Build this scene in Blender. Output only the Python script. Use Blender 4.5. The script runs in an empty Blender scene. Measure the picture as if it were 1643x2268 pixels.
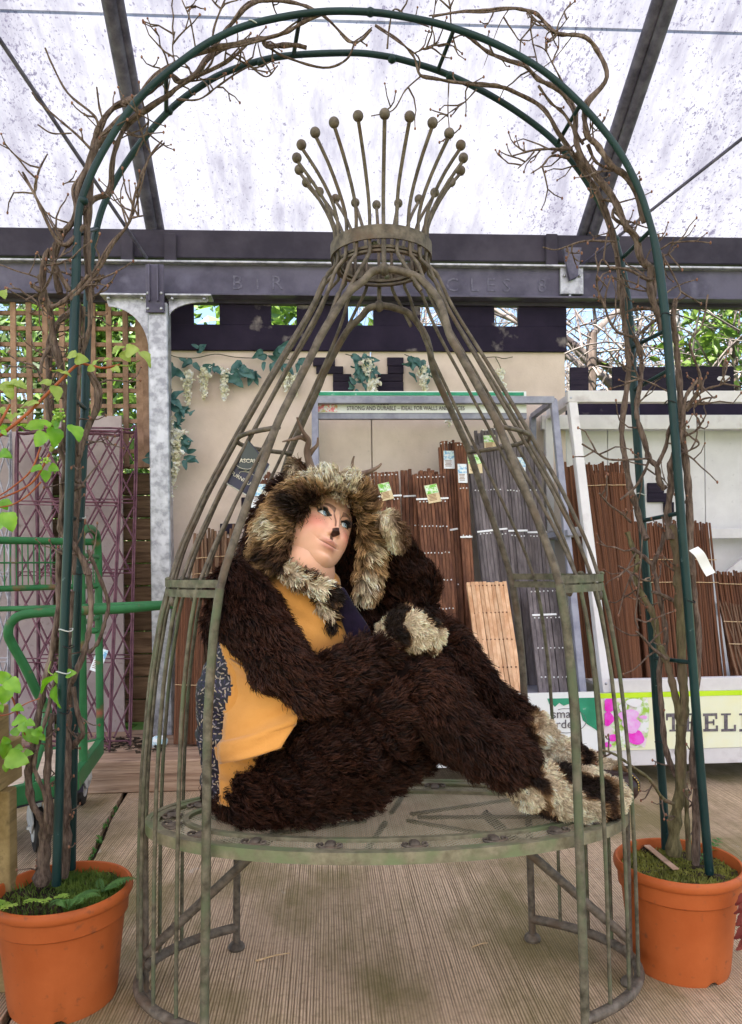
import bpy, bmesh, math, random
import numpy as np
from mathutils import Matrix, Vector, noise as mnoise, kdtree
random.seed(7); rng = np.random.default_rng(7)
D = bpy.data; SC = bpy.context.scene
COL = SC.collection

# ------------------------------------------------------------------ camera
IW, IH, FPX, CX, CY, EYE = 1643.0, 2267.5, 1650.0, 821.5, 1255.0, 1.06
YAW, ROLL = math.radians(3.4), 0.0126
fw = np.array([math.sin(YAW), math.cos(YAW), 0.0])
r0 = np.array([math.cos(YAW), -math.sin(YAW), 0.0])
zz = np.array([0, 0, 1.0])
rt = math.cos(ROLL)*r0 - math.sin(ROLL)*zz
up = math.sin(ROLL)*r0 + math.cos(ROLL)*zz
EYEP = np.array([0, 0, EYE])
cam_d = D.cameras.new('camera'); cam = D.objects.new('camera', cam_d); COL.objects.link(cam)
cam_d.sensor_width = 36; cam_d.lens = FPX/IH*36; cam_d.clip_start = 0.05; cam_d.clip_end = 500
cam_d.shift_y = (CY-IH/2)/IH
cam.matrix_world = Matrix([[rt[0], up[0], -fw[0], 0], [rt[1], up[1], -fw[1], 0], [rt[2], up[2], -fw[2], EYE], [0, 0, 0, 1]])
SC.camera = cam

# ------------------------------------------------------------------ light
SUN_EL, SUN_AZ = math.radians(54), math.radians(212)      # azimuth from +Y towards +X
w = D.worlds.new('World'); SC.world = w; w.use_nodes = True
nt = w.node_tree; bg = nt.nodes['Background']
sky = nt.nodes.new('ShaderNodeTexSky'); sky.sky_type = 'NISHITA'; sky.sun_disc = False
sky.sun_elevation = SUN_EL; sky.sun_rotation = SUN_AZ; sky.air_density = 1.0; sky.dust_density = 1.0
nt.links.new(sky.outputs[0], bg.inputs[0]); bg.inputs[1].default_value = 0.115
sl = D.lights.new('sun', 'SUN'); sl.energy = 5.0; sl.angle = math.radians(0.6); sl.color = (1, .95, .87)
sun = D.objects.new('sun', sl); COL.objects.link(sun)
sd = Vector((math.sin(SUN_AZ)*math.cos(SUN_EL), math.cos(SUN_AZ)*math.cos(SUN_EL), math.sin(SUN_EL)))
sun.rotation_euler = sd.to_track_quat('Z', 'Y').to_euler(); sun.location = (0, 0, 12)
vs = SC.view_settings; vs.view_transform = 'Standard'; vs.look = 'None'; vs.gamma = 1; vs.use_curve_mapping = False
vs.exposure = 1.9
SC.render.engine = 'CYCLES'
cy = SC.cycles; cy.max_bounces = 6; cy.diffuse_bounces = 2; cy.glossy_bounces = 2; cy.transmission_bounces = 3
cy.transparent_max_bounces = 12; cy.sample_clamp_indirect = 6; cy.use_denoising = True
cy.caustics_reflective = False; cy.caustics_refractive = False

# ------------------------------------------------------------------ pixel helpers (V pixels of a 1643 x 2267 view)
REG = dict(a=(0, 0, .5), b=(821.5, 0, .5), c=(0, 608.9, .3369), d=(332.1, 608.9, .3369), e=(830.3, 608.9, .3032),
           f=(1162.5, 608.9, .2928), g=(0, 1217.8, .3032), h=(387.5, 913.4, .4043), i=(553.6, 1024.1, .2022),
           j=(996.4, 1107.1, .3935), k=(0, 1716, .3369), l=(442.8, 1605.3, .4043), m=(1051.8, 1605.3, .3598),
           n=(608.9, 221.4, .3032), o=(415.2, 1383.9, .4043), p=(802.7, 1079.4, .2527), q=(0, 608.9, .2359),
           r=(0, 1383.9, .2685), s=(1217.8, 1162.5, .2587))
def V(reg, pts):
    a, b, s = REG[reg]
    return [(a+s*q[0], b+s*q[1]) + tuple(q[2:]) for q in pts]
def ray(x, y): return fw + rt*(x-CX)/FPX + up*(CY-y)/FPX
def P(x, y, Y):
    d = ray(x, y); return EYEP + d*(Y/d[1])
def G(x, y, z=0.0):
    d = ray(x, y); return EYEP + d*((z-EYE)/d[2])
def proj(p):
    q = np.asarray(p, float)-EYEP; c = q@fw
    return CX+FPX*(q@rt)/c, CY-FPX*(q@up)/c
PX = lambda Y: Y/FPX                                   # metres per V pixel at depth Y

# ------------------------------------------------------------------ mesh helpers
def catmull(pts, n=8):
    p = np.asarray(pts, float)
    if len(p) < 3: return np.array([p[0]+(p[-1]-p[0])*t for t in np.linspace(0, 1, n+1)])
    q = np.vstack([2*p[0]-p[1], p, 2*p[-1]-p[-2]]); out = []
    for i in range(1, len(q)-2):
        for t in np.arange(n)/n:
            a, b, c, d = q[i-1], q[i], q[i+1], q[i+2]
            out.append(.5*((2*b)+(-a+c)*t+(2*a-5*b+4*c-d)*t*t+(-a+3*b-3*c+d)*t**3))
    out.append(p[-1]); return np.array(out)
def nrm(v): return v/np.maximum(np.linalg.norm(v, axis=-1, keepdims=True), 1e-9)
def frame(d):
    d = nrm(np.asarray(d, float)); a = np.array([0, 0, 1.0]) if abs(d[2]) < .9 else np.array([1.0, 0, 0])
    s = nrm(np.cross(a, d)); return s, np.cross(d, s), d
class MB:
    def __init__(s): s.v = []; s.f = []; s.n = 0
    def add(s, v, f):
        v = np.asarray(v, float); s.v.append(v); s.f += [tuple(int(i)+s.n for i in q) for q in f]; s.n += len(v); return s
    def box(s, c, d, R=None, bev=0):
        hx, hy, hz = np.array(d)/2.0
        if bev <= 0:
            v = np.array([(x, y, z) for x in (-hx, hx) for y in (-hy, hy) for z in (-hz, hz)])
            f = [(0, 1, 3, 2), (4, 6, 7, 5), (0, 4, 5, 1), (2, 3, 7, 6), (0, 2, 6, 4), (1, 5, 7, 3)]
        else:
            b = min(bev, hx*.9, hy*.9, hz*.9); v = []; 
            for sx in (-1, 1):
                for sy in (-1, 1):
                    for sz in (-1, 1):
                        v += [(sx*hx, sy*(hy-b), sz*(hz-b)), (sx*(hx-b), sy*hy, sz*(hz-b)), (sx*(hx-b), sy*(hy-b), sz*hz)]
            v = np.array(v); I = lambda x, y, z, k: ((x*2+y)*2+z)*3+k
            f = []
            for x in (0, 1): q = [I(x, 0, 0, 0), I(x, 1, 0, 0), I(x, 1, 1, 0), I(x, 0, 1, 0)]; f.append(q[::-1] if x == 0 else q)
            for y in (0, 1): q = [I(0, y, 0, 1), I(0, y, 1, 1), I(1, y, 1, 1), I(1, y, 0, 1)]; f.append(q[::-1] if y == 0 else q)
            for z in (0, 1): q = [I(0, 0, z, 2), I(1, 0, z, 2), I(1, 1, z, 2), I(0, 1, z, 2)]; f.append(q[::-1] if z == 0 else q)
            for y in (0, 1):
                for z in (0, 1): f.append([I(0, y, z, 1), I(1, y, z, 1), I(1, y, z, 2), I(0, y, z, 2)])
            for x in (0, 1):
                for z in (0, 1): f.append([I(x, 0, z, 0), I(x, 1, z, 0), I(x, 1, z, 2), I(x, 0, z, 2)])
            for x in (0, 1):
                for y in (0, 1): f.append([I(x, y, 0, 0), I(x, y, 1, 0), I(x, y, 1, 1), I(x, y, 0, 1)])
            for x in (0, 1):
                for y in (0, 1):
                    for z in (0, 1): f.append([I(x, y, z, 0), I(x, y, z, 1), I(x, y, z, 2)])
        if R is not None: v = v@np.asarray(R).T
        return s.add(v+np.asarray(c, float), f)
    def bar(s, a, b, w, h, upv=(0, 0, 1), bev=0):
        a = np.asarray(a, float); b = np.asarray(b, float); d = b-a; L = np.linalg.norm(d); d = d/L
        u = np.asarray(upv, float); u = u-d*(u@d)
        if np.linalg.norm(u) < 1e-4: u = np.cross(d, (1, 0, 0.0)); 
        u = nrm(u); sd_ = np.cross(d, u)
        return s.box((a+b)/2, (L, w, h), np.stack([d, sd_, u], 1), bev)
    def tube(s, path, rad, n=8, closed=False, flat=1.0):
        p = np.asarray(path, float); m = len(p); r = np.broadcast_to(np.asarray(rad, float), (m,))
        t = np.gradient(p, axis=0) if not closed else (np.roll(p, -1, 0)-np.roll(p, 1, 0)); t = nrm(t)
        u, w_, _ = frame(t[0]); us = [u]
        for i in range(1, m):
            u = us[-1]-t[i]*(us[-1]@t[i]); us.append(u/max(np.linalg.norm(u), 1e-9))
        us = np.array(us); ws = np.cross(t, us); a = np.arange(n)*2*math.pi/n
        v = p[:, None]+r[:, None, None]*(np.cos(a)[None, :, None]*us[:, None]+flat*np.sin(a)[None, :, None]*ws[:, None])
        f = []; mm = m if closed else m-1
        for i in range(mm):
            i2 = (i+1) % m
            for j in range(n):
                k = (j+1) % n; f.append((i*n+j, i*n+k, i2*n+k, i2*n+j))
        if not closed: f.append(tuple(range(n))[::-1]); f.append(tuple((m-1)*n+j for j in range(n)))
        return s.add(v.reshape(-1, 3), f)
    def sphere(s, c, r, nu=12, nv=8, R=None):
        r = np.broadcast_to(np.asarray(r, float), (3,)); v = [(0, 0, 1)]
        for i in range(1, nv):
            ph = math.pi*i/nv
            for j in range(nu): v.append((math.sin(ph)*math.cos(2*math.pi*j/nu), math.sin(ph)*math.sin(2*math.pi*j/nu), math.cos(ph)))
        v.append((0, 0, -1)); f = []
        for j in range(nu):
            f.append((0, 1+j, 1+(j+1) % nu)); b = 1+(nv-2)*nu; f.append((b+(j+1) % nu, b+j, len(v)-1))
            for i in range(nv-2): a = 1+i*nu; f.append((a+j, a+nu+j, a+nu+(j+1) % nu, a+(j+1) % nu))
        v = np.array(v)*r
        if R is not None: v = v@np.asarray(R).T
        return s.add(v+np.asarray(c, float), f)
    def lathe(s, c, prof, n=32, R=None, wob=None):
        v = []; 
        for (r, z) in prof:
            for j in range(n):
                a = 2*math.pi*j/n; v.append((r*math.cos(a), r*math.sin(a), z))
        f = []
        for i in range(len(prof)-1):
            for j in range(n): k = (j+1) % n; f.append((i*n+j, i*n+k, (i+1)*n+k, (i+1)*n+j))
        v = np.array(v)
        if R is not None: v = v@np.asarray(R).T
        return s.add(v+np.asarray(c, float), f)
    def prism(s, poly, depth, axis=1):
        """poly = list of 3D points of one face, depth = vector to the other face"""
        p = np.asarray(poly, float); n = len(p); v = np.vstack([p, p+np.asarray(depth, float)])
        f = [tuple(range(n))[::-1], tuple(range(n, 2*n))]+[(i, (i+1) % n, n+(i+1) % n, n+i) for i in range(n)]
        return s.add(v, f)
    def arrays(s): return (np.vstack(s.v) if s.v else np.zeros((0, 3))), s.f
    def build(s, name, mat, parent=None, org=None, smooth=None, **tags):
        v, f = s.arrays(); return mkobj(name, v, f, mat, parent, org, smooth, **tags)

ORG = {}
def mkmesh(name, v, f, mat, smooth=None, fast=False):
    me = D.meshes.new(name); v = np.asarray(v, float)
    me.from_pydata(v.tolist() if len(v) < 200000 else v, [], f if not isinstance(f, np.ndarray) else f.tolist()); me.update()
    if mat is not None:
        for m_ in (mat if isinstance(mat, (list, tuple)) else [mat]): me.materials.append(m_)
    if smooth is not None:
        me.polygons.foreach_set('use_smooth', [True]*len(me.polygons))
        if smooth < 180: me.set_sharp_from_angle(angle=math.radians(smooth))
    return me
def tag(o, label=None, cat=None, group=None, kind=None):
    if label: o['label'] = label
    if cat: o['category'] = cat
    if group: o['group'] = group
    if kind: o['kind'] = kind
    return o
def mkobj(name, v, f, mat, parent=None, org=None, smooth=None, label=None, cat=None, group=None, kind=None):
    if parent is not None: org_ = ORG[parent.name]
    else: org_ = np.asarray(org if org is not None else (v.mean(0)[0], v.mean(0)[1], v[:, 2].min()), float)
    o = D.objects.new(name, mkmesh(name, np.asarray(v)-org_, f, mat, smooth)); COL.objects.link(o)
    if parent is not None: o.parent = parent
    else: o.location = org_
    ORG[o.name] = org_
    return tag(o, label, cat, group, kind)
def thing(name, loc, label, cat, group=None):
    o = D.objects.new(name, None); COL.objects.link(o); o.location = loc; o.empty_display_size = .1
    ORG[o.name] = np.asarray(loc, float); return tag(o, label, cat, group)
def piece(name, me, parent, loc, R=None, scale=None, kind=None):
    """a part that shares the mesh data of its likes; loc is in world coordinates"""
    o = D.objects.new(name, me); COL.objects.link(o); o.parent = parent
    l = Vector(np.asarray(loc, float)-ORG[parent.name])
    m4 = (Matrix(np.asarray(R).tolist()).to_4x4() if R is not None else Matrix.Identity(4))
    if scale is not None: m4 = m4@Matrix.Diagonal((*scale, 1))
    o.matrix_basis = Matrix.Translation(l)@m4; ORG[o.name] = ORG[parent.name]
    if kind: o['kind'] = kind
    return o
def rotz(a): c, s_ = math.cos(a), math.sin(a); return np.array([[c, -s_, 0], [s_, c, 0], [0, 0, 1.0]])
def rotx(a): c, s_ = math.cos(a), math.sin(a); return np.array([[1.0, 0, 0], [0, c, -s_], [0, s_, c]])
def roty(a): c, s_ = math.cos(a), math.sin(a); return np.array([[c, 0, s_], [0, 1.0, 0], [-s_, 0, c]])
def text(name, s_, size, pos, R, mat, parent, ext=.001, align='LEFT', font_sx=1.0):
    cu = D.curves.new('txt', 'FONT'); cu.body = s_; cu.size = size; cu.extrude = ext; cu.align_x = align; cu.resolution_u = 2
    ob = D.objects.new('txt', cu); COL.objects.link(ob); dg = bpy.context.evaluated_depsgraph_get()
    me = D.meshes.new_from_object(ob.evaluated_get(dg)); D.objects.remove(ob)
    v = np.array([q.co[:] for q in me.vertices])*np.array([font_sx, 1, 1]); fs = [tuple(q.vertices) for q in me.polygons]
    D.meshes.remove(me); v = v@np.asarray(R).T+np.asarray(pos, float)
    return mkobj(name, v, fs, mat, parent)
RF = rotx(math.pi/2)                                   # text plane facing -Y

# ------------------------------------------------------------------ materials
ALB = 1.3                                              # overall albedo level of the place
def gain(c): return tuple(min(.88, q*ALB) for q in c)
def new_mat(name):
    m = D.materials.new(name); m.use_nodes = True; t = m.node_tree; return m, t, t.nodes['Principled BSDF']
def M(name, c1, c2=None, scale=12, rough=.6, metal=0., bump=0., bscale=None, stretch=(1, 1, 1), detail=4, rand=0., contrast=.3,
      spec=.2, coat=0., c3=None, scale3=3, amt3=.5, sheen=0, coords='Object', mid=.5, rvar=.12):
    c1 = gain(c1); c2 = gain(c2) if c2 else None; c3 = gain(c3) if c3 else None
    m, t, b = new_mat(name); N = t.nodes.new; L = t.links.new
    tc = N('ShaderNodeTexCoord'); mp = N('ShaderNodeMapping'); mp.inputs['Scale'].default_value = stretch
    L(tc.outputs[coords], mp.inputs[0]); oi = N('ShaderNodeObjectInfo')
    if rand:
        ad = N('ShaderNodeVectorMath'); ad.operation = 'ADD'; cx = N('ShaderNodeCombineXYZ')
        mu = N('ShaderNodeMath'); mu.operation = 'MULTIPLY'; mu.inputs[1].default_value = 37
        L(oi.outputs['Random'], mu.inputs[0]); L(mu.outputs[0], cx.inputs[0]); L(mu.outputs[0], cx.inputs[2])
        L(mp.outputs[0], ad.inputs[0]); L(cx.outputs[0], ad.inputs[1]); vec = ad.outputs[0]
    else: vec = mp.outputs[0]
    no = N('ShaderNodeTexNoise'); no.inputs['Scale'].default_value = scale; no.inputs['Detail'].default_value = detail
    no.inputs['Roughness'].default_value = .62; L(vec, no.inputs['Vector'])
    mr = N('ShaderNodeMapRange'); mr.inputs[1].default_value = mid-contrast*.3; mr.inputs[2].default_value = mid+contrast*.3; L(no.outputs[0], mr.inputs[0])
    mx = N('ShaderNodeMix'); mx.data_type = 'RGBA'; mx.inputs[6].default_value = (*c1, 1); mx.inputs[7].default_value = (*(c2 or c1), 1)
    L(mr.outputs[0], mx.inputs[0]); out = mx.outputs[2]
    if c3 is not None:
        n3 = N('ShaderNodeTexNoise'); n3.inputs['Scale'].default_value = scale3; n3.inputs['Detail'].default_value = 6; L(vec, n3.inputs['Vector'])
        r3 = N('ShaderNodeMapRange'); r3.inputs[1].default_value = 1-amt3-.08; r3.inputs[2].default_value = 1-amt3+.08; L(n3.outputs[0], r3.inputs[0])
        m3 = N('ShaderNodeMix'); m3.data_type = 'RGBA'; m3.inputs[7].default_value = (*c3, 1); L(out, m3.inputs[6]); L(r3.outputs[0], m3.inputs[0]); out = m3.outputs[2]
    if rand:
        hs = N('ShaderNodeHueSaturation'); r2 = N('ShaderNodeMapRange'); r2.inputs[3].default_value = 1-rand; r2.inputs[4].default_value = 1+rand
        L(oi.outputs['Random'], r2.inputs[0]); L(r2.outputs[0], hs.inputs['Value']); L(out, hs.inputs['Color']); out = hs.outputs[0]
    L(out, b.inputs['Base Color'])
    rr = N('ShaderNodeMapRange'); rr.inputs[3].default_value = max(.05, rough-rvar); rr.inputs[4].default_value = min(1, rough+rvar)
    L(no.outputs[0], rr.inputs[0]); L(rr.outputs[0], b.inputs['Roughness'])
    b.inputs['Metallic'].default_value = metal; b.inputs['Specular IOR Level'].default_value = spec
    if coat: b.inputs['Coat Weight'].default_value = coat
    if sheen: b.inputs['Sheen Weight'].default_value = sheen
    if bump:
        bp = N('ShaderNodeBump'); bp.inputs['Strength'].default_value = bump; bp.inputs['Distance'].default_value = .007
        if bscale:
            nb = N('ShaderNodeTexNoise'); nb.inputs['Scale'].default_value = bscale; nb.inputs['Detail'].default_value = 5; L(vec, nb.inputs['Vector']); L(nb.outputs[0], bp.inputs['Height'])
        else: L(no.outputs[0], bp.inputs['Height'])
        L(bp.outputs[0], b.inputs['Normal'])
    return m
def leaf_mat(name, c1, c2, rough=.5, trans=.35, rand=.25, scale=25):
    c1 = gain(c1); c2 = gain(c2)
    m, t, b = new_mat(name); N = t.nodes.new; L = t.links.new
    tc = N('ShaderNodeTexCoord'); no = N('ShaderNodeTexNoise'); no.inputs['Scale'].default_value = scale; L(tc.outputs['Object'], no.inputs['Vector'])
    at = N('ShaderNodeAttribute'); at.attribute_name = 'tint'
    mx = N('ShaderNodeMix'); mx.data_type = 'RGBA'; mx.inputs[6].default_value = (*c1, 1); mx.inputs[7].default_value = (*c2, 1)
    mr = N('ShaderNodeMapRange'); mr.inputs[1].default_value = .35; mr.inputs[2].default_value = .65; L(no.outputs[0], mr.inputs[0]); L(mr.outputs[0], mx.inputs[0])
    L(mx.outputs[2], b.inputs['Base Color']); b.inputs['Roughness'].default_value = rough
    tr = N('ShaderNodeBsdfTranslucent'); hs = N('ShaderNodeHueSaturation'); hs.inputs['Value'].default_value = 1.6; hs.inputs['Saturation'].default_value = 1.1
    L(mx.outputs[2], hs.inputs['Color']); L(hs.outputs[0], tr.inputs[0])
    ms = N('ShaderNodeMixShader'); ms.inputs[0].default_value = trans; L(b.outputs[0], ms.inputs[1]); L(tr.outputs[0], ms.inputs[2])
    L(ms.outputs[0], t.nodes['Material Output'].inputs[0]); return m
def vcol_mat(name, attr='col', rough=.6, spec=.3, sheen=0, sss=0, bump=0, bscale=60):
    m, t, b = new_mat(name); a = t.nodes.new('ShaderNodeAttribute'); a.attribute_name = attr
    t.links.new(a.outputs['Color'], b.inputs['Base Color']); b.inputs['Roughness'].default_value = rough
    b.inputs['Specular IOR Level'].default_value = spec
    if sheen: b.inputs['Sheen Weight'].default_value = sheen
    if sss:
        b.inputs['Subsurface Weight'].default_value = sss; b.inputs['Subsurface Radius'].default_value = (.012, .005, .003); b.inputs['Subsurface Scale'].default_value = .6
    if bump:
        nb = t.nodes.new('ShaderNodeTexNoise'); nb.inputs['Scale'].default_value = bscale; tc = t.nodes.new('ShaderNodeTexCoord'); t.links.new(tc.outputs['Object'], nb.inputs['Vector'])
        bp = t.nodes.new('ShaderNodeBump'); bp.inputs['Strength'].default_value = bump; bp.inputs['Distance'].default_value = .003; t.links.new(nb.outputs[0], bp.inputs['Height']); t.links.new(bp.outputs[0], b.inputs['Normal'])
    return m
def set_vcol(me, cols, name='col'):
    a = me.color_attributes.new(name, 'FLOAT_COLOR', 'POINT')
    c = np.ones((len(me.vertices), 4), np.float32); c[:, :3] = np.minimum(np.asarray(cols)*ALB, .9); a.data.foreach_set('color', c.ravel())
# ------------------------------------------------------------------ shared materials
mt_beam = M('painted_steel', (.052, .046, .074), (.105, .094, .14), 3, .55, .1, .15, 40, contrast=.35, detail=7, c3=(.115, .105, .155), scale3=9, amt3=.36, spec=.25)
mt_gutter = M('gutter_steel', (.026, .021, .034), (.054, .045, .064), 2.5, .6, .05, .1, 30, contrast=.4, detail=6, spec=.2)
mt_galv = M('galvanised_steel', (.23, .23, .26), (.38, .38, .42), 22, .42, .45, .1, 60, contrast=.25, detail=5, c3=(.46, .46, .50), scale3=14, amt3=.42)
mt_tube = M('weathered_tube', (.050, .045, .075), (.125, .115, .165), 14, .6, .1, .2, 60, contrast=.5, detail=6)
mt_plyc = M('cream_painted_board', (.47, .375, .315), (.56, .455, .39), 5, .8, 0, .12, 90, contrast=.5, detail=6, c3=(.38, .31, .26), scale3=34, amt3=.27)
mt_plyw = M('pale_painted_board', (.50, .47, .47), (.60, .57, .57), 4, .7, 0, .12, 80, contrast=.5, detail=6, c3=(.36, .33, .33), scale3=26, amt3=.28)
mt_dark = M('dark_plum_paint', (.009, .006, .016), (.019, .013, .028), 5, .7, 0, .12, 60, contrast=.5, detail=5, c3=(.34, .29, .27), scale3=5.5, amt3=.31, spec=.15)
mt_dark2 = M('dark_plum_plank', (.010, .007, .015), (.022, .016, .027), 6, .7, 0, .35, 30, stretch=(1, 1, 8), contrast=.5, detail=5, rand=.25, spec=.15)
mt_trellis = M('brown_trellis_wood', (.16, .090, .058), (.28, .17, .115), 8, .7, 0, .3, 60, stretch=(2, 2, 2), contrast=.5, detail=6, rand=.2)
mt_logs = M('dark_wall_plank', (.075, .042, .024), (.20, .125, .075), 3.5, .75, 0, .5, 12, stretch=(1, 1, 9), contrast=.45, detail=7, rand=.3)
mt_sleeper = M('sawn_softwood', (.30, .185, .12), (.47, .32, .225), 4, .7, 0, .4, 14, stretch=(.7, 3, 14), contrast=.4, detail=7, rand=.15, c3=(.17, .10, .065), scale3=6, amt3=.36)
mt_white = M('white_painted_timber', (.52, .49, .49), (.60, .57, .565), 5, .55, 0, .12, 50, stretch=(1, 1, 1), contrast=.4, detail=6, c3=(.43, .39, .385), scale3=10, amt3=.34, rand=.04)
mt_bolt = M('bolt_steel', (.22, .22, .25), (.4, .4, .44), 60, .4, .7)
mt_letter = M('worn_letter_paint', (.085, .078, .12), (.135, .125, .175), 40, .7, 0, contrast=.3, detail=6)

# ------------------------------------------------------------------ floor
def floor_mat():
    m, t, b = new_mat('brushed_concrete'); N = t.nodes.new; L = t.links.new
    tc = N('ShaderNodeTexCoord')
    def nz(sc, st, det=4, ro=.6):
        mp = N('ShaderNodeMapping'); mp.inputs['Scale'].default_value = st; L(tc.outputs['Object'], mp.inputs[0])
        n = N('ShaderNodeTexNoise'); n.inputs['Scale'].default_value = sc; n.inputs['Detail'].default_value = det; n.inputs['Roughness'].default_value = ro
        L(mp.outputs[0], n.inputs[0]); return n.outputs[0]
    def mrange(x, a, b_, c=0., d=1.):
        r = N('ShaderNodeMapRange'); r.inputs[1].default_value = a; r.inputs[2].default_value = b_; r.inputs[3].default_value = c; r.inputs[4].default_value = d; L(x, r.inputs[0]); return r.outputs[0]
    def mix(f, a, c):
        x = N('ShaderNodeMix'); x.data_type = 'RGBA'; L(f, x.inputs[0])
        for s_, q in ((6, a), (7, c)):
            if isinstance(q, tuple): x.inputs[s_].default_value = (*q, 1)
            else: L(q, x.inputs[s_])
        return x.outputs[2]
    g1 = nz(1, (125, .55, 1), 2.5, .55); g2 = nz(1, (300, 1.3, 1), 2); big = nz(1.6, (1, 1, 1), 6); moss = nz(1.9, (1.3, .8, 1), 6); fine = nz(160, (1, 1, 1), 3); wht = nz(5, (1.5, 1, 1), 7)
    grit = nz(46, (1, 1, 1), 5)
    mpw = N('ShaderNodeMapping'); mpw.inputs['Scale'].default_value = (1, .035, 1); mpw.inputs['Rotation'].default_value = (0, 0, .0); L(tc.outputs['Object'], mpw.inputs[0])
    wv = N('ShaderNodeTexWave'); wv.wave_type = 'BANDS'; wv.bands_direction = 'X'; wv.inputs['Scale'].default_value = 41; wv.inputs['Distortion'].default_value = 4.5; wv.inputs['Detail'].default_value = 3; wv.inputs['Detail Scale'].default_value = 1.3; wv.inputs['Detail Roughness'].default_value = .6; L(mpw.outputs[0], wv.inputs[0])
    ad = N('ShaderNodeMath'); ad.operation = 'MULTIPLY_ADD'; ad.inputs[1].default_value = .62; L(g1, ad.inputs[0])
    w5 = N('ShaderNodeMath'); w5.operation = 'MULTIPLY'; w5.inputs[1].default_value = .38; L(wv.outputs['Fac'], w5.inputs[0]); L(w5.outputs[0], ad.inputs[2])
    gv = mrange(ad.outputs[0], .27, .62)
    col = mix(gv, (.15, .098, .052), (.76, .545, .36))
    col = mix(mrange(big, .40, .62, 0, .7), col, (.45, .31, .20))
    col = mix(mrange(grit, .50, .66, 0, .38), col, (.21, .14, .085))
    col = mix(mrange(moss, .45, .62, 0, .72), col, (.155, .128, .036))
    col = mix(mrange(wht, .66, .72, 0, .7), col, (.62, .55, .47))
    L(col, b.inputs['Base Color']); b.inputs['Roughness'].default_value = .72; b.inputs['Specular IOR Level'].default_value = .2
    bp = N('ShaderNodeBump'); bp.inputs['Strength'].default_value = .75; bp.inputs['Distance'].default_value = .006
    a2 = N('ShaderNodeMath'); a2.operation = 'MULTIPLY_ADD'; a2.inputs[1].default_value = .2; L(fine, a2.inputs[0]); L(ad.outputs[0], a2.inputs[2]); L(a2.outputs[0], bp.inputs['Height'])
    L(bp.outputs[0], b.inputs['Normal']); return m
mt_floor = floor_mat()
mt_soil = M('dark_soil', (.016, .011, .007), (.05, .034, .022), 30, .9, 0, .6, 40, contrast=.5, detail=8)
mt_lawn = M('lawn', (.10, .16, .03), (.22, .30, .07), 3, .9, 0, .4, 30, contrast=.6, detail=8)
# ground sheet to the horizon, floor slabs laid over it with an open joint
mkobj('ground', np.array([(-200, -60, -.06), (200, -60, -.06), (200, 300, -.06), (-200, 300, -.06)], float), [(0, 1, 2, 3)],
      mt_lawn, org=(0, 0, -.06), kind='structure')
fl = D.objects.new('floor', None); COL.objects.link(fl); ORG['floor'] = np.zeros(3); fl['kind'] = 'structure'
mkobj('joint_soil', np.array([(-7, -5, -.03), (7, -5, -.03), (7, 4.75, -.03), (-7, 4.75, -.03)], float), [(0, 1, 2, 3)], mt_soil, fl)
jx = lambda y: -.854-(y-2.565)*.117
def slab(x0, x1, parent):   # x0/x1 functions of y
    ys = np.linspace(-5, 4.6, 49); v = []; n = len(ys)
    for y in ys:
        w_ = .004*math.sin(y*9.1)+.003*math.sin(y*23)
        v += [(x0(y)+w_, y, 0), (x1(y)+w_*.7, y, 0), (x0(y)+w_, y, -.05), (x1(y)+w_*.7, y, -.05)]
    f = []
    for i in range(n-1):
        a = i*4; b = a+4
        f += [(a, a+1, b+1, b), (a, b, b+2, a+2), (a+1, a+3, b+3, b+1)]
    f += [(0, 2, 3, 1), (4*n-4, 4*n-3, 4*n-1, 4*n-2)]
    mkobj('concrete_slab', np.array(v), f, mt_floor, parent)
slab(lambda y: -7.0, lambda y: jx(y)-.012, fl)
slab(lambda y: jx(y)+.012, lambda y: 7.0, fl)

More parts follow.
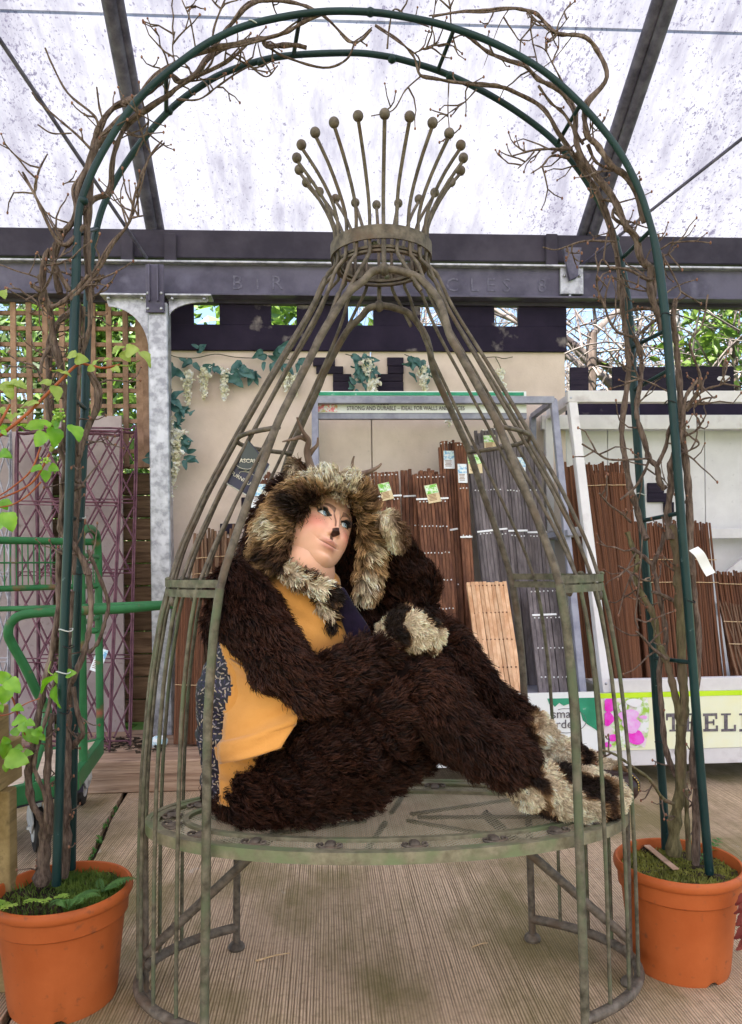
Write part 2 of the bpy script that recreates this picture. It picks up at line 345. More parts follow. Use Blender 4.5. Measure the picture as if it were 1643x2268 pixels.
# ------------------------------------------------------------------ canopy building: sheets, rafters, gutter, beam, post
EY, EZ, SL = 4.53, 3.08, .60
def roofpt(x, y, off=0.0):
    d = ray(x, y); t = (EZ-off+EY*SL-EYE)/(d[2]+SL*d[1]); return EYEP+d*t
def sheet_mat():
    m, t, b = new_mat('translucent_sheet'); N = t.nodes.new; L = t.links.new
    tc = N('ShaderNodeTexCoord')
    def nz(sc, st, det=3, ro=.6):
        mp = N('ShaderNodeMapping'); mp.inputs['Scale'].default_value = st; L(tc.outputs['Object'], mp.inputs[0])
        n = N('ShaderNodeTexNoise'); n.inputs['Scale'].default_value = sc; n.inputs['Detail'].default_value = det; n.inputs['Roughness'].default_value = ro; L(mp.outputs[0], n.inputs[0]); return n.outputs[0]
    spk = nz(34, (1, .8, .8), 5, .72); spk2 = nz(75, (1, .7, .7), 3, .6); dens = nz(.9, (1.6, .5, .5), 5); streak = nz(1, (14, .9, .9), 4)
    def mr(x, a, b_, c=0., d=1.):
        r = N('ShaderNodeMapRange'); r.inputs[1].default_value = a; r.inputs[2].default_value = b_; r.inputs[3].default_value = c; r.inputs[4].default_value = d; L(x, r.inputs[0]); return r.outputs[0]
    def op(o, a, c):
        n = N('ShaderNodeMath'); n.operation = o; n.use_clamp = True
        for i, q in enumerate((a, c)):
            if isinstance(q, float): n.inputs[i].default_value = q
            else: L(q, n.inputs[i])
        return n.outputs[0]
    th = mr(dens, .30, .72, -.092, .060)
    s1 = op('ADD', spk, th); s2 = op('ADD', spk2, th)
    d1 = mr(s1, .515, .64, 0, .90); d2 = mr(s2, .54, .64, 0, .8); d3 = mr(op('ADD', streak, th), .50, .80, 0, .5)
    soft = nz(3.2, (2.2, .7, .7), 6, .7); d4 = mr(op('ADD', soft, th), .33, .64, .20, .66)
    dirt = op('MAXIMUM', op('MAXIMUM', op('MAXIMUM', d1, d2), d3), d4)
    mx = N('ShaderNodeMix'); mx.data_type = 'RGBA'; mx.inputs[6].default_value = (.58, .565, .575, 1); mx.inputs[7].default_value = (.10, .085, .135, 1); L(dirt, mx.inputs[0])
    tr = N('ShaderNodeBsdfTranslucent'); df = N('ShaderNodeBsdfDiffuse'); ms = N('ShaderNodeMixShader'); ms.inputs[0].default_value = .25
    L(mx.outputs[2], tr.inputs[0]); L(mx.outputs[2], df.inputs[0]); L(tr.outputs[0], ms.inputs[1]); L(df.outputs[0], ms.inputs[2])
    L(ms.outputs[0], t.nodes['Material Output'].inputs[0]); return m
mt_sheet = sheet_mat()
cb = thing('canopy_building', (-.95, 4.25, 0), 'steel canopy with grimy translucent roof sheets, tube rafters and galvanised post', 'building')
RZ = lambda y: EZ+(EY-y)*SL
def sheet(x0, x1, y0, y1, dz):
    mb = MB(); n = 2; 
    v = [(x0, y0, RZ(y0)+dz), (x1, y0, RZ(y0)+dz), (x1, y1, RZ(y1)+dz), (x0, y1, RZ(y1)+dz)]
    mb.add(v, [(0, 1, 2, 3)]); return mb.build('roof_sheet', mt_sheet, cb)
for k, (a, b_) in enumerate(((-7, -2.4), (-2.4, 1.9), (1.9, 7))):
    sheet(a, b_, EY, 3.55, .0); sheet(a, b_, 3.556, .2, .006)
# far slope over and behind the camera, unseen, extended to cut frontal sky light
mkobj('roof_sheet', np.array([(-7, .2, RZ(.2)+.02), (7, .2, RZ(.2)+.02), (7, -7.5, RZ(.2)-4.2), (-7, -7.5, RZ(.2)-4.2)]), [(0, 1, 2, 3)], mt_sheet, cb)
def rafter(pa, pb, r, off):
    a = roofpt(*pa, off); b = roofpt(*pb, off); X = a[0]; 
    a = a; d = np.array([0, -1, SL]); d = d/np.linalg.norm(d)
    b2 = np.array([X+(b[0]-a[0]), b[1], RZ(b[1])-off]); e = b2+(b2-a)*2.2
    MB().tube([a, e], r, 14).build('rafter_tube', mt_tube, cb, smooth=50)
rafter((352, 590), (241, 0), .036, .07); rafter((366, 570), (262, 0), .026, .05)
rafter((1262, 600), (1457, 0), .030, .05); rafter((1285, 600), (1484, 0), .034, .07)
def rod(a, Ya, b, Yb, r=.011):
    MB().tube([P(*b, Yb)+(P(*a, Ya)-P(*b, Yb))*2.4, P(*b, Yb)], r, 8).build('brace_rod', mt_tube, cb, smooth=50)
rod((-60, 0), 3.2, (325, 572), 4.4, .010); rod((1700, 262), 3.6, (1282, 592), 4.4, .009)
# gutter and beam: boxes of real section along X
zt = P(800, 516, 4.42)[2]; zg = P(800, 578, 4.42)[2]; zb1 = P(800, 588, 4.33)[2]; zb0 = P(800, 651, 4.30)[2]
g = MB(); g.box((0, 4.47, (zt+zg)/2), (14, .13, zt-zg), bev=.006); g.build('gutter', mt_gutter, cb)
bm_ = MB(); bm_.box((0, 4.36, (zb1+zb0)/2), (14, .02, zb1-zb0)); bm_.build('beam_web', mt_beam, cb)
bm_ = MB(); bm_.box((0, 4.36, zb1+.006), (14, .10, .012), bev=.002); bm_.build('beam_flange', mt_galv, cb)  # brighter steel than the lower flange, a highlight line put into the colour
bm_ = MB(); bm_.box((0, 4.36, zb0-.006), (14, .12, .012), bev=.002); bm_.build('beam_flange', mt_beam, cb)
bm_ = MB(); bm_.box((0, 4.40, zb0-.022), (14, .04, .020)); bm_.build('beam_packer', mt_gutter, cb)
for (xx, ya, yb) in ((283, 520, 595), (378, 520, 595), (1219, 522, 600)):   # gutter brackets
    a = P(xx, ya, 4.40); b = P(xx, yb, 4.40); MB().box(((a[0]), 4.385, (a[2]+b[2])/2), (.07, .03, a[2]-b[2]), bev=.004).build('gutter_bracket', mt_gutter, cb)
for s_, x_, y_ in (('B', 513, 640), ('I', 565, 640), ('R', 600, 640), ('C', 986, 645), ('L', 1040, 645), ('E', 1076, 645), ('S', 1112, 646), ('8', 1190, 646)):
    p_ = P(x_*1.0 if x_ < 900 else x_+0, y_, 4.347); text('beam_letter', s_, .115, (p_[0], 4.3475, p_[2]), RF, mt_letter, cb, .0008)
# post
pt, pb_ = P(350, 672, 4.22), P(350, 1655, 4.22); px0 = pt[0]
MB().box((px0, 4.25, pt[2]/2), (.108, .10, pt[2]), bev=.006).build('post', mt_galv, cb)
sp = MB(); zpt, zpb = P(340, 585, 4.18)[2], P(340, 692, 4.18)[2]
sp.box((px0-.008, 4.185, (zpt+zpb)/2), (.10, .012, zpt-zpb), bev=.003); sp.build('splice_plate', mt_beam, cb)
for dx in (-.028, .018): MB().bar((px0-.008+dx, 4.17, zpt-.005), (px0-.008+dx, 4.17, zpb+.06), .008, .02, (0, 1, 0)).build('splice_rib', mt_beam, cb)
for dx in (-.038, .034):
    for z_ in (zpb+.022, zpt-.16): MB().sphere((px0-.008+dx, 4.178, z_), (.009, .006, .009), 8, 6).build('bolt', mt_bolt, cb, smooth=60)
def gusset(sx, w_, h_):
    zt_ = P(340, 656, 4.2)[2]; x0 = px0+sx*.055; poly = [(x0, 4.235, zt_), (x0+sx*w_, 4.235, zt_)]
    for k in range(13):
        a = math.pi/2*k/12; poly.append((x0+sx*(w_*(1-math.sin(a))*.92+.004), 4.235, zt_-h_*(.16+.84*(1-math.cos(a)))))
    MB().prism(poly, (0, .012, 0)).build('gusset_plate', mt_galv, cb)
    MB().box((x0+sx*w_*.52, 4.235, zt_+.006), (w_*1.12, .10, .011), bev=.002).build('gusset_flange', mt_galv, cb)
    for q in (.12, .9): MB().sphere((x0+sx*w_*q, 4.20, zt_-.012), (.010, .008, .010), 8, 6).build('bolt', mt_bolt, cb, smooth=60)
gusset(-1, .235, .29); gusset(1, .225, .10)
# right rafter shoe on the beam
a = P(1240, 588, 4.33); b = P(1292, 652, 4.33)
MB().box(((a[0]+b[0])/2, 4.335, (a[2]+b[2])/2), (b[0]-a[0], .02, a[2]-b[2]), bev=.003).build('rafter_shoe', mt_galv, cb)
sh = MB(); p1 = P(1262, 560, 4.32); 
sh.prism([(p1[0]-.05, 4.29, p1[2]+.02), (p1[0]+.06, 4.29, p1[2]+.02), (p1[0]+.035, 4.29, p1[2]-.15), (p1[0]-.01, 4.29, p1[2]-.17)], (0, .03, 0)); sh.build('rafter_shoe', mt_tube, cb)
for q in ((1250, 610), (1284, 610), (1262, 655)): MB().sphere(P(*q, 4.315), (.009, .007, .009), 8, 6).build('bolt', mt_bolt, cb, smooth=60)

# ------------------------------------------------------------------ castle wall: boards, battlement, plank quoins
WY = 4.42
def rect(x0, y0, x1, y1, Y, th, bev=0):
    a, b = P(x0, y0, Y), P(x1, y1, Y); return ((a[0]+b[0])/2, Y+th/2, (a[2]+b[2])/2), (b[0]-a[0], th, a[2]-b[2])
cw = thing('castle_wall', (.25, WY, 0), 'cream board wall painted as a castle with dark plum battlements and quoin planks', 'wall')
ztop = P(800, 775, WY)[2]
for x0, x1 in ((366, 821), (823.5, 1252)):
    xa, xb = P(x0, 900, WY)[0], P(x1, 900, WY)[0]
    MB().box(((xa+xb)/2, WY+.009, ztop/2), (xb-xa, .018, ztop), bev=.002).build('wall_board', mt_plyc, cw)
xa, xb = P(368, 740, WY)[0], P(1252, 740, WY)[0]; zc, zm0 = P(800, 723, WY)[2], P(800, 779, WY)[2]; zmt = P(800, 672, WY)[2]
MB().box(((xa+xb)/2, WY-.012, (zc+zm0)/2), (xb-xa, .022, zc-zm0), bev=.002).build('battlement_board', mt_dark, cw)
MB().box((P(822, 900, WY)[0], WY+.035, 1.2), (.08, .03, 2.2), bev=.002).build('batten', mt_plyc, cw)  # hidden backing, added to stop daylight showing through the board joint
mer = [(368, 430), (487, 601), (657, 771), (826, 930), (985, 1093), (1146, 1252)]
for x0, x1 in mer:
    a, b = P(x0, 700, WY)[0], P(x1, 700, WY)[0]
    MB().box(((a+b)/2, WY-.0105, (zmt+zc)/2), (b-a, .022, zmt-zc+.002), bev=.002).build('merlon', mt_dark, cw)
def plank(x0, y0, x1, y1, par, Y=WY, th=.018, m=None):
    c, d = rect(x0, y0, x1, y1, Y, th); c = (c[0], Y-th/2-.001, c[2]); MB().box(c, d, bev=.002).build('quoin_plank', m or mt_dark2, par)
for q in ((693, 793, 742, 812), (700, 812.6, 760, 829), (737, 829.6, 778, 846), (737, 846.6, 782, 868), (857, 793, 893, 812), (858, 812.6, 893, 829), (836, 829.6, 892, 846), (834, 846.6, 893, 870),
          (535, 1102, 582, 1134), (488, 1160, 524, 1182)): plank(*q, cw)

# ------------------------------------------------------------------ lower pale wall on the right with its own merlons
pw = thing('garden_wall', (2.1, WY+.04, 0), 'low pale board wall topped with dark merlons right of the castle wall', 'wall')
zt2 = P(1500, 868, WY+.04)[2]
for x0, x1 in ((1254, 1345), (1346.5, 1560), (1561.5, 1850)):
    a, b = P(x0, 1000, WY+.04)[0], P(x1, 1000, WY+.04)[0]
    for z0, z1 in ((0, 1.26), (1.263, zt2-.16)): MB().box(((a+b)/2, WY+.05, (z0+z1)/2), (b-a, .018, z1-z0), bev=.002).build('wall_board', mt_plyw, pw)
a, b = P(1254, 1000, WY)[0], P(1850, 1000, WY)[0]
MB().box(((a+b)/2, WY+.078, 1.26), (b-a, .03, .09), bev=.002).build('batten', mt_plyw, pw)  # hidden strip added behind the level joint to block light gaps
for x_ in (1345.7, 1560.7): MB().box((P(x_, 1000, WY)[0]+.02, WY+.112, .95), (.08, .03, 1.9), bev=.002).build('batten', mt_plyw, pw)  # hidden strips added behind the upright joints to block light gaps
MB().box(((a+b)/2, WY+.038, zt2-.08), (b-a, .03, .16), bev=.002).build('battlement_board', mt_dark, pw)
for x0, x1, y0 in ((1263, 1304, 813), (1357, 1409, 812), (1412, 1482, 812), (1508, 1626, 811), (1670, 1740, 812)):
    c, d = rect(x0, y0, x1, 869, WY+.02, .022); MB().box(c, d, bev=.002).build('merlon', mt_dark2, pw)
c, d = rect(1582, 832, 1612, 846, WY+.018, .003); 
e_ = [P(*q, WY+.017) for q in ((1588, 838), (1592, 833), (1600, 834), (1604, 831), (1616, 833), (1612, 838), (1617, 842), (1603, 846), (1598, 843), (1590, 842))]
MB().prism(e_, (0, .002, 0)).build('chipped_patch', mt_plyw, pw)
for q in ((1432, 1070, 1468, 1092), (1432, 1092.6, 1486, 1112), (1468, 1112.6, 1490, 1135)): plank(*q, pw, WY+.04)

# ------------------------------------------------------------------ left: square lattice panel, plank wall behind it
lt = thing('lattice_fence', (-1.6, 4.40, 1.2), 'brown square lattice fence panel left of the galvanised post', 'fence')
zt3, zb3 = P(150, 655, 4.4)[2], P(150, 1036, 4.4)[2]; xs = [-30, 31, 66, 102, 138, 172, 207, 243, 279, 311, 325]
for x_ in xs[1:] + [-5, -40, -75]:
    X = P(x_, 860, 4.4)[0]; w_ = .031 if x_ < 311 else .045
    MB().box((X, 4.40+rng.normal(0, .001), (zt3+zb3)/2), (w_, .016, zt3-zb3), rotz(0)@roty(rng.normal(0, .003)), .002).build('slat', mt_trellis, lt)
X0, X1 = P(-90, 860, 4.42)[0], P(328, 860, 4.42)[0]
for y_ in (663, 695, 729, 764, 797, 832, 866, 900, 933, 966, 1000, 1033):
    Z = P(250, y_, 4.42)[2]; MB().box(((X0+X1)/2, 4.418, Z), (X1-X0, .018, .024), roty(rng.normal(0, .002)), .002).build('slat', mt_trellis, lt)
bw = thing('plank_wall', (-1.5, 4.46, 0), 'dark weathered plank wall below the lattice beside the post', 'wall')
zs = np.linspace(.16, zb3-.02, 12)
for i in range(11):
    MB().box(((X0+X1)/2-.1, 4.48+rng.normal(0, .004), (zs[i]+zs[i+1])/2), (X1-X0+.3, .04, zs[i+1]-zs[i]-.006), rotx(rng.normal(0, .02)), .006).build('plank', mt_logs, bw)
mt_back = M('shaded_pale_board', (.27, .215, .215), (.37, .30, .295), 5, .8, 0, .12, 90, contrast=.5, detail=6, c3=(.2, .15, .15), scale3=30, amt3=.3)  # pale boards coloured darker and pinker, the shadow on them put into the colour
# pale boards standing behind the wire trellises
for i, (x0, y0, x1, y1, Y) in enumerate(((128, 920, 277, 1640, 4.33), (-20, 955, 120, 1640, 4.30))):
    c, d = rect(x0, y0, x1, y1, Y, .018)
    MB().box(c, d, rotx(-.01), .002).build('backing_board', mt_back, None, label=('pale plaster coloured board standing behind the maroon wire trellises', 'pale board standing behind the grey wire trellis')[i], cat='board', group=None)
# timber step / sleepers on the floor in front of the wall
sl_top = P(300, 1683, 3.62)[2]
for i, (y0, y1, zt_, lab) in enumerate(((3.60, 3.80, sl_top, 'sawn softwood sleeper lying on the floor, front edge facing the bird cage seat'), (3.815, 4.02, sl_top-.004, 'sawn softwood sleeper lying behind the front one'), (4.035, 4.36, sl_top-.012, 'broad sawn plank against the wall foot behind two sleepers'))):
    MB().box((-1.25, (y0+y1)/2, zt_/2), (2.6, y1-y0, zt_), rotz(.003*(i-1)), .006).build('timber_sleeper', mt_sleeper, None, label=lab, cat='sleeper', group='softwood sleepers along the wall foot')
# ------------------------------------------------------------------ vegetation beyond the canopy
def leaf_cloud(centers, size, aspect=.45, droop=.3, jit=.35, fold=.25):
    """many folded leaf blades (4 triangles each) at centers; returns verts, faces"""
    c = np.asarray(centers, float); n = len(c)
    d = rng.normal(size=(n, 3)); d[:, 2] = d[:, 2]*.6-droop; d = nrm(d)
    s_ = nrm(np.cross(d, rng.normal(size=(n, 3)))); u = np.cross(d, s_)
    L_ = (size*(1+jit*rng.normal(size=n)))[:, None].clip(size*.4); W = L_*aspect
    base = c; tip = c+d*L_; mid = c+d*L_*.45
    v = np.stack([base, mid+s_*W*.5+u*W*fold, tip-np.array([0, 0, .12])*L_, mid-s_*W*.5+u*W*fold, mid], 1).reshape(-1, 3)
    i = (np.arange(n)*5)[:, None]
    f = np.concatenate([i+np.array([0, 1, 4]), i+np.array([1, 2, 4]), i+np.array([2, 3, 4]), i+np.array([3, 0, 4])], 0)
    return v, f
mt_lf1 = leaf_mat('evergreen_leaf', (.045, .085, .018), (.14, .22, .045), .38, .3)
mt_lf2 = leaf_mat('laurel_leaf', (.05, .10, .02), (.17, .25, .05), .35, .3, scale=9)
mt_lf3 = leaf_mat('hedge_leaf', (.025, .045, .014), (.075, .11, .032), .45, .25)
mt_bark = M('bark', (.060, .044, .036), (.15, .115, .095), 18, .85, 0, .6, 50, stretch=(1, 1, .3), contrast=.5, detail=7)
mt_bark2 = M('silver_bark', (.10, .09, .10), (.42, .38, .37), 6, .8, 0, .5, 40, contrast=.4, detail=6)
mt_twig = M('grey_twig', (.055, .042, .04), (.26, .22, .20), 5, .8, 0, .3, 40, contrast=.4)
def shrub(name, label, base, h, rx, ry, n, size, mat, trunk_h=.5, group=None, clumps=28, bark=None, zc=.55):
    t = thing(name, base, label, 'tree' if 'tree' in name else 'shrub', group)
    b = np.asarray(base, float); mb = MB(); top = b+np.array([0, 0, h*.8])
    mb.tube(catmull([b-np.array([0, 0, .05]), b+np.array([.05, .02, h*.4]), top], 5), np.linspace(.06, .015, 11)*max(1, h/3), 8)
    cc = []
    for k in range(clumps):
        a, q = rng.uniform(0, 2*math.pi), rng.uniform(.1, 1)**.6
        z_ = rng.uniform(trunk_h, h); prof = math.sin(math.pi*min(1, (z_-trunk_h)/(h-trunk_h)*.85+.15))**.6
        c = b+np.array([rx*q*prof*math.cos(a), ry*q*prof*math.sin(a), z_]); cc.append(c)
        st = b+np.array([0, 0, min(z_*.8, h*.75)]); mb.tube(catmull([st, (st+c)/2+np.array([0, 0, -.03]), c], 3), np.linspace(.018, .006, 7), 5)
    mb.build('trunk', bark or mt_bark, t, smooth=60)
    cc = np.array(cc); idx = rng.integers(0, clumps, n); r_ = rng.uniform(.55, 1.2, clumps)[idx][:, None]*(rx+h*.3)*.32
    pts = cc[idx]+rng.normal(size=(n, 3))*r_*np.array([.55, .55, .5]); pts[:, 2] = np.maximum(pts[:, 2], b[2]+.02)
    v, f = leaf_cloud(pts, size)
    mkobj('crown', v, f, mat, t); return t
LG = 'evergreens behind the lattice fence'
shrub('evergreen_shrub', 'glossy evergreen shrub seen through the far left of the lattice', (-3.2, 6.2, -.06), 3.35, .75, .5, 5200, .12, mt_lf1, .1, None)
shrub('evergreen_shrub', 'glossy evergreen shrub seen through the lattice beside the galvanised post', (-1.75, 6.0, -.06), 3.25, .75, .5, 5600, .12, mt_lf1, .1, None)
shrub('evergreen_shrub', 'dense dark evergreen shrub behind the lattice, between two brighter ones', (-2.5, 7.2, -.06), 3.5, 1.0, .7, 5000, .11, mt_lf3, .1, None)
shrub('broadleaf_tree', 'leafy tree with hanging pointed leaves in the first battlement gaps', (-.6, 8.0, -.06), 4.6, .62, .6, 1500, .17, mt_lf2, 1.6, None, 22)
shrub('laurel_shrub', 'broad leaved laurel behind the merlons beside the leaning trunk', (3.75, 6.6, -.06), 3.75, .55, .45, 2600, .12, mt_lf2, .4, None, 20)
shrub('dense_hedge', 'dark dense hedge at the back of the lawn behind the low wall', (3.4, 13, -.06), 3.0, 4.5, .8, 3600, .2, mt_lf3, .2, None, 60)
bare_low = 1
# a far bare wood on a bank: uncountable
hill = MB(); nx, ny = 40, 12; v = []; f = []
for j in range(ny):
    for i in range(nx):
        x = -60+120*i/(nx-1); y = 22+j*5; z = -.06+ (1-math.exp(-(y-22)/14))*15*(.8+.22*math.sin(x*.13+1)) + .25*math.sin(x*.7+y)
        v.append((x, y, z if j else -.08))
for j in range(ny-1):
    for i in range(nx-1): a = j*nx+i; f.append((a, a+1, a+nx+1, a+nx))
mt_hill = M('rough_hillside', (.10, .085, .05), (.22, .19, .12), 2, .9, 0, .5, 8, contrast=.5, detail=9, c3=(.09, .10, .04), scale3=.6, amt3=.5)
mkobj('hill', np.array(v), f, mt_hill, org=(0, 22, 0), smooth=180, kind='structure')
def branch(mb, p, d, L_, r, depth, spread=.55, n=4, up_=.1, segs=4, minr=.0016, kids=(3, 5), tips=None):
    pts = [np.array(p, float)]; d = nrm(np.array(d, float))
    for i in range(segs):
        d = nrm(d+rng.normal(size=3)*.16+np.array([0, 0, up_*.25])); pts.append(pts[-1]+d*L_/segs)
    rr = np.linspace(r, max(minr, r*.45), len(pts)); mb.tube(catmull(pts, 2), np.interp(np.linspace(0, 1, 2*segs+1), np.linspace(0, 1, segs+1), rr), n if r > .008 else 4)
    if tips is not None: tips.append(pts[-1])
    if depth > 0:
        for k in range(int(rng.integers(*kids))):
            i = int(rng.integers(1, segs+1)); dd = nrm(pts[i]-pts[i-1]); nd = nrm(dd+rng.normal(size=3)*spread+np.array([0, 0, up_]))
            branch(mb, pts[i], nd, L_*rng.uniform(.45, .75), rr[i]*.62, depth-1, spread, n, up_, segs, minr, kids, tips)
def bare_tree(label, base, dirs, trunk_pts, r, mat, depth=4, tw=1.3, up_=.08, minr=.003):
    b = np.array(base, float); t = thing('bare_tree', base, label, 'tree')
    mb = MB(); tp = catmull([b+np.array(q) for q in trunk_pts], 5); mb.tube(tp, np.linspace(r, r*.5, len(tp)), 12); mb.build('trunk', mat, t, smooth=60)
    mb = MB()
    for (fr, d, L_) in dirs:
        i = int(fr*(len(tp)-1)); branch(mb, tp[i], d, L_, r*.35, depth, .55, 6, up_, 4, minr, (3, 5))
    mb.build('crown', mt_twig, t, smooth=60); return t
bt = P(1545, 850, 6.9); bt[2] = -.06
bare_tree('leaning bare tree with pale flaking trunk behind the low wall', bt, [(.30, (-1, .1, .12), 2.0), (.38, (-1, -.2, .30), 2.2), (.45, (-1, .2, .05), 1.8), (.5, (1, .1, .2), 1.0), (.62, (-1, .2, .45), 1.9), (.7, (-.8, -.2, .6), 1.7), (.85, (1, .3, .7), 1.5), (.95, (-.5, .2, 1), 1.6), (.34, (-1, 0, -.08), 1.7)],
          [(0.1, 0, 0), (.10, 0, .9), (.02, 0, 1.75), (-.10, .05, 2.5), (-.22, .1, 3.6)], .15, mt_bark2, 4)
bare_tree('slender bare tree behind the middle of the castle wall', (1.35, 9.2, -.06), [(.6, (-.6, .1, .9), 1.6), (.7, (.5, .2, .9), 1.5), (.8, (-.3, -.2, 1), 1.5), (.9, (.6, 0, .8), 1.4), (1, (0, 0, 1), 1.5)],
          [(0, 0, 0), (.05, 0, 1.5), (0, 0, 3.0)], .07, mt_bark, 4, up_=.15)
bare_tree('twiggy bare tree behind the lattice fence', (-3.5, 8.5, -.06), [(.6, (.6, .1, .9), 1.6), (.7, (-.5, .2, .9), 1.5), (.8, (.8, -.2, .6), 1.6), (1, (0, 0, 1), 1.5), (.9, (.9, .1, .5), 1.5)],
          [(0, 0, 0), (.05, 0, 1.5), (0, 0, 3.0)], .07, mt_bark, 4, up_=.15)
bare_tree('broad bare tree further down the lawn', (2.6, 11.5, -.06), [(.5, (-1, .1, .6), 2.4), (.6, (1, .2, .5), 2.2), (.7, (-.6, -.2, .9), 2.2), (.8, (.6, 0, .8), 2.2), (1, (0, 0, 1), 2), (.4, (-1, -.3, .2), 2.2)],
          [(0, 0, 0), (.05, 0, 1.2), (0, 0, 2.6)], .13, mt_bark, 4, up_=.12)
bare_tree('low spreading bare tree with dark level boughs behind the castle wall end', (2.3, 6.6, -.06), [(.55, (1, .2, .12), 2.4), (.6, (1, -.1, .22), 2.2), (.7, (1, .1, .05), 2.3), (.75, (-1, .2, .3), 1.6), (.85, (1, .2, .3), 2.0), (.9, (-.6, .1, .5), 1.4), (1, (.7, 0, .5), 1.6), (.8, (1, -.2, -.02), 2.2)],
          [(0, 0, 0), (.05, 0, 1.4), (.12, 0, 3.2)], .09, mt_bark, 4, up_=.05)
wb = MB()
for k in range(70):
    x = rng.uniform(-26, 30); y = rng.uniform(22, 46); h = rng.uniform(2.5, 5); b = np.array([x, y, (1-math.exp(-max(y-22, 0)/14))*15*(.8+.22*math.sin(x*.13+1))-.1])
    branch(wb, b, (0, 0, 1), h, .10, 3, .5, 4, .2, 3, .012, (3, 5))
wb.build('far_wood', mt_twig, None, label='far bare wood on the bank beyond the lawn', cat='wood', kind='stuff')
# brambles between wall and trees: a low tangle that nobody could count
tb = MB()
for k in range(430):
    x = rng.uniform(1.7, 5.2); y = rng.uniform(5.6, 9.5); a = rng.uniform(0, 6.28); L_ = rng.uniform(.7, 1.6)
    z0 = rng.uniform(2.0, 3.3)+(y-5.6)*.13
    p = [np.array([x, y, z0]), np.array([x+.4*L_*math.cos(a), y+.2*L_*math.sin(a), z0+rng.uniform(.0, .45)]), np.array([x+L_*math.cos(a), y+.5*L_*math.sin(a), z0+rng.uniform(-.25, .4)])]
    tb.tube(catmull(p, 4), np.linspace(.010, .003, 9), 4)
tb.build('bare_thicket', mt_twig, None, label='tangle of bare arching thicket stems behind the low wall', cat='thicket', kind='stuff', smooth=60)
# ------------------------------------------------------------------ display racks, signs, trellis bundles
mt_steel = M('lilac_grey_rack_steel', (.17, .17, .215), (.26, .26, .31), 10, .5, .25, .1, 60, contrast=.4)
mt_brown = M('stained_brown_slat', (.070, .026, .014), (.175, .075, .040), 3.0, .6, 0, .35, 12, stretch=(9, 9, 1.2), contrast=.5, detail=6, rand=.28)
mt_grey = M('stained_grey_slat', (.075, .062, .064), (.155, .13, .132), 3.0, .6, 0, .35, 12, stretch=(9, 9, 1.2), contrast=.5, detail=6, rand=.25)
mt_pale = M('raw_orange_slat', (.46, .235, .12), (.66, .42, .255), 2.6, .6, 0, .3, 12, stretch=(9, 9, 1.0), contrast=.5, detail=6, rand=.16)
mt_stick = M('willow_stick', (.060, .022, .010), (.155, .064, .032), 6, .55, 0, .5, 30, stretch=(3, 3, 1), contrast=.5, detail=6, rand=.3)
mt_stick2 = M('old_stick', (.07, .036, .02), (.22, .13, .08), 6, .7, 0, .5, 30, stretch=(3, 3, 1), contrast=.5, detail=6, rand=.35)
mt_strap = M('white_plastic', (.72, .72, .72), (.8, .8, .8), 20, .4)
mt_twine = M('pale_twine', (.42, .28, .15), (.55, .40, .25), 60, .8)
mt_card = M('cream_card', (.55, .43, .25), (.62, .50, .32), 12, .5); mt_cardw = M('white_card', (.62, .64, .66), (.72, .74, .76), 12, .5)
mt_pg = M('green_leaf_print', (.16, .42, .05), (.55, .78, .42), 60, .4, contrast=.15, detail=3, c3=(.85, .9, .85), scale3=45, amt3=.42)
mt_pb = M('blue_sky_print', (.16, .36, .55), (.55, .75, .9), 60, .4, contrast=.15, detail=3, c3=(.85, .9, .95), scale3=45, amt3=.45)
mt_ink = M('brown_ink', (.20, .07, .03), None, 10, .6); mt_ink2 = M('slate_ink', (.085, .075, .085), (.15, .13, .14), 50, .7, contrast=.2)
box1 = mkmesh('unit', *MB().box((0, 0, 0), (1, 1, 1)).arrays(), None)
def stickmesh(nm, offs, rr, mat, n=7):
    zs_ = np.linspace(-.5, .5, len(offs)); v = [((ox+r_*math.cos(2*math.pi*k/n)), (oy+r_*math.sin(2*math.pi*k/n)), z) for (ox, oy), r_, z in zip(offs, rr, zs_) for k in range(n)]
    m_ = len(offs); f = [(i*n+k, i*n+(k+1) % n, (i+1)*n+(k+1) % n, (i+1)*n+k) for i in range(m_-1) for k in range(n)]+[tuple(range(n))[::-1], tuple((m_-1)*n+k for k in range(n))]
    return mkmesh(nm, v, f, mat, 60)
stk_mesh = stickmesh('stick', [(0, 0), (.10, 0), (-.08, .06), (.06, -.08), (0, 0)], [.52, .50, .48, .47, .46], mt_stick)
stk_mesh2 = stickmesh('stick', [(0, 0), (.7, .1), (-.5, .4), (.5, -.3), (-.2, 0)], [.55, .52, .5, .44, .40], mt_stick2)
class Quad:
    def __init__(s, tl, tr, bl, br, Yt, Yb):
        s.c = [P(*tl, Yt), P(*tr, Yt), P(*bl, Yb), P(*br, Yb)]
        s.n = nrm(np.cross(s.c[1]-s.c[0], s.c[2]-s.c[0])); s.n = s.n if s.n[1] < 0 else -s.n
    def __call__(s, u, v, off=0): a, b, c, d = s.c; return (a*(1-u)+b*u)*(1-v)+(c*(1-u)+d*u)*v+s.n*off
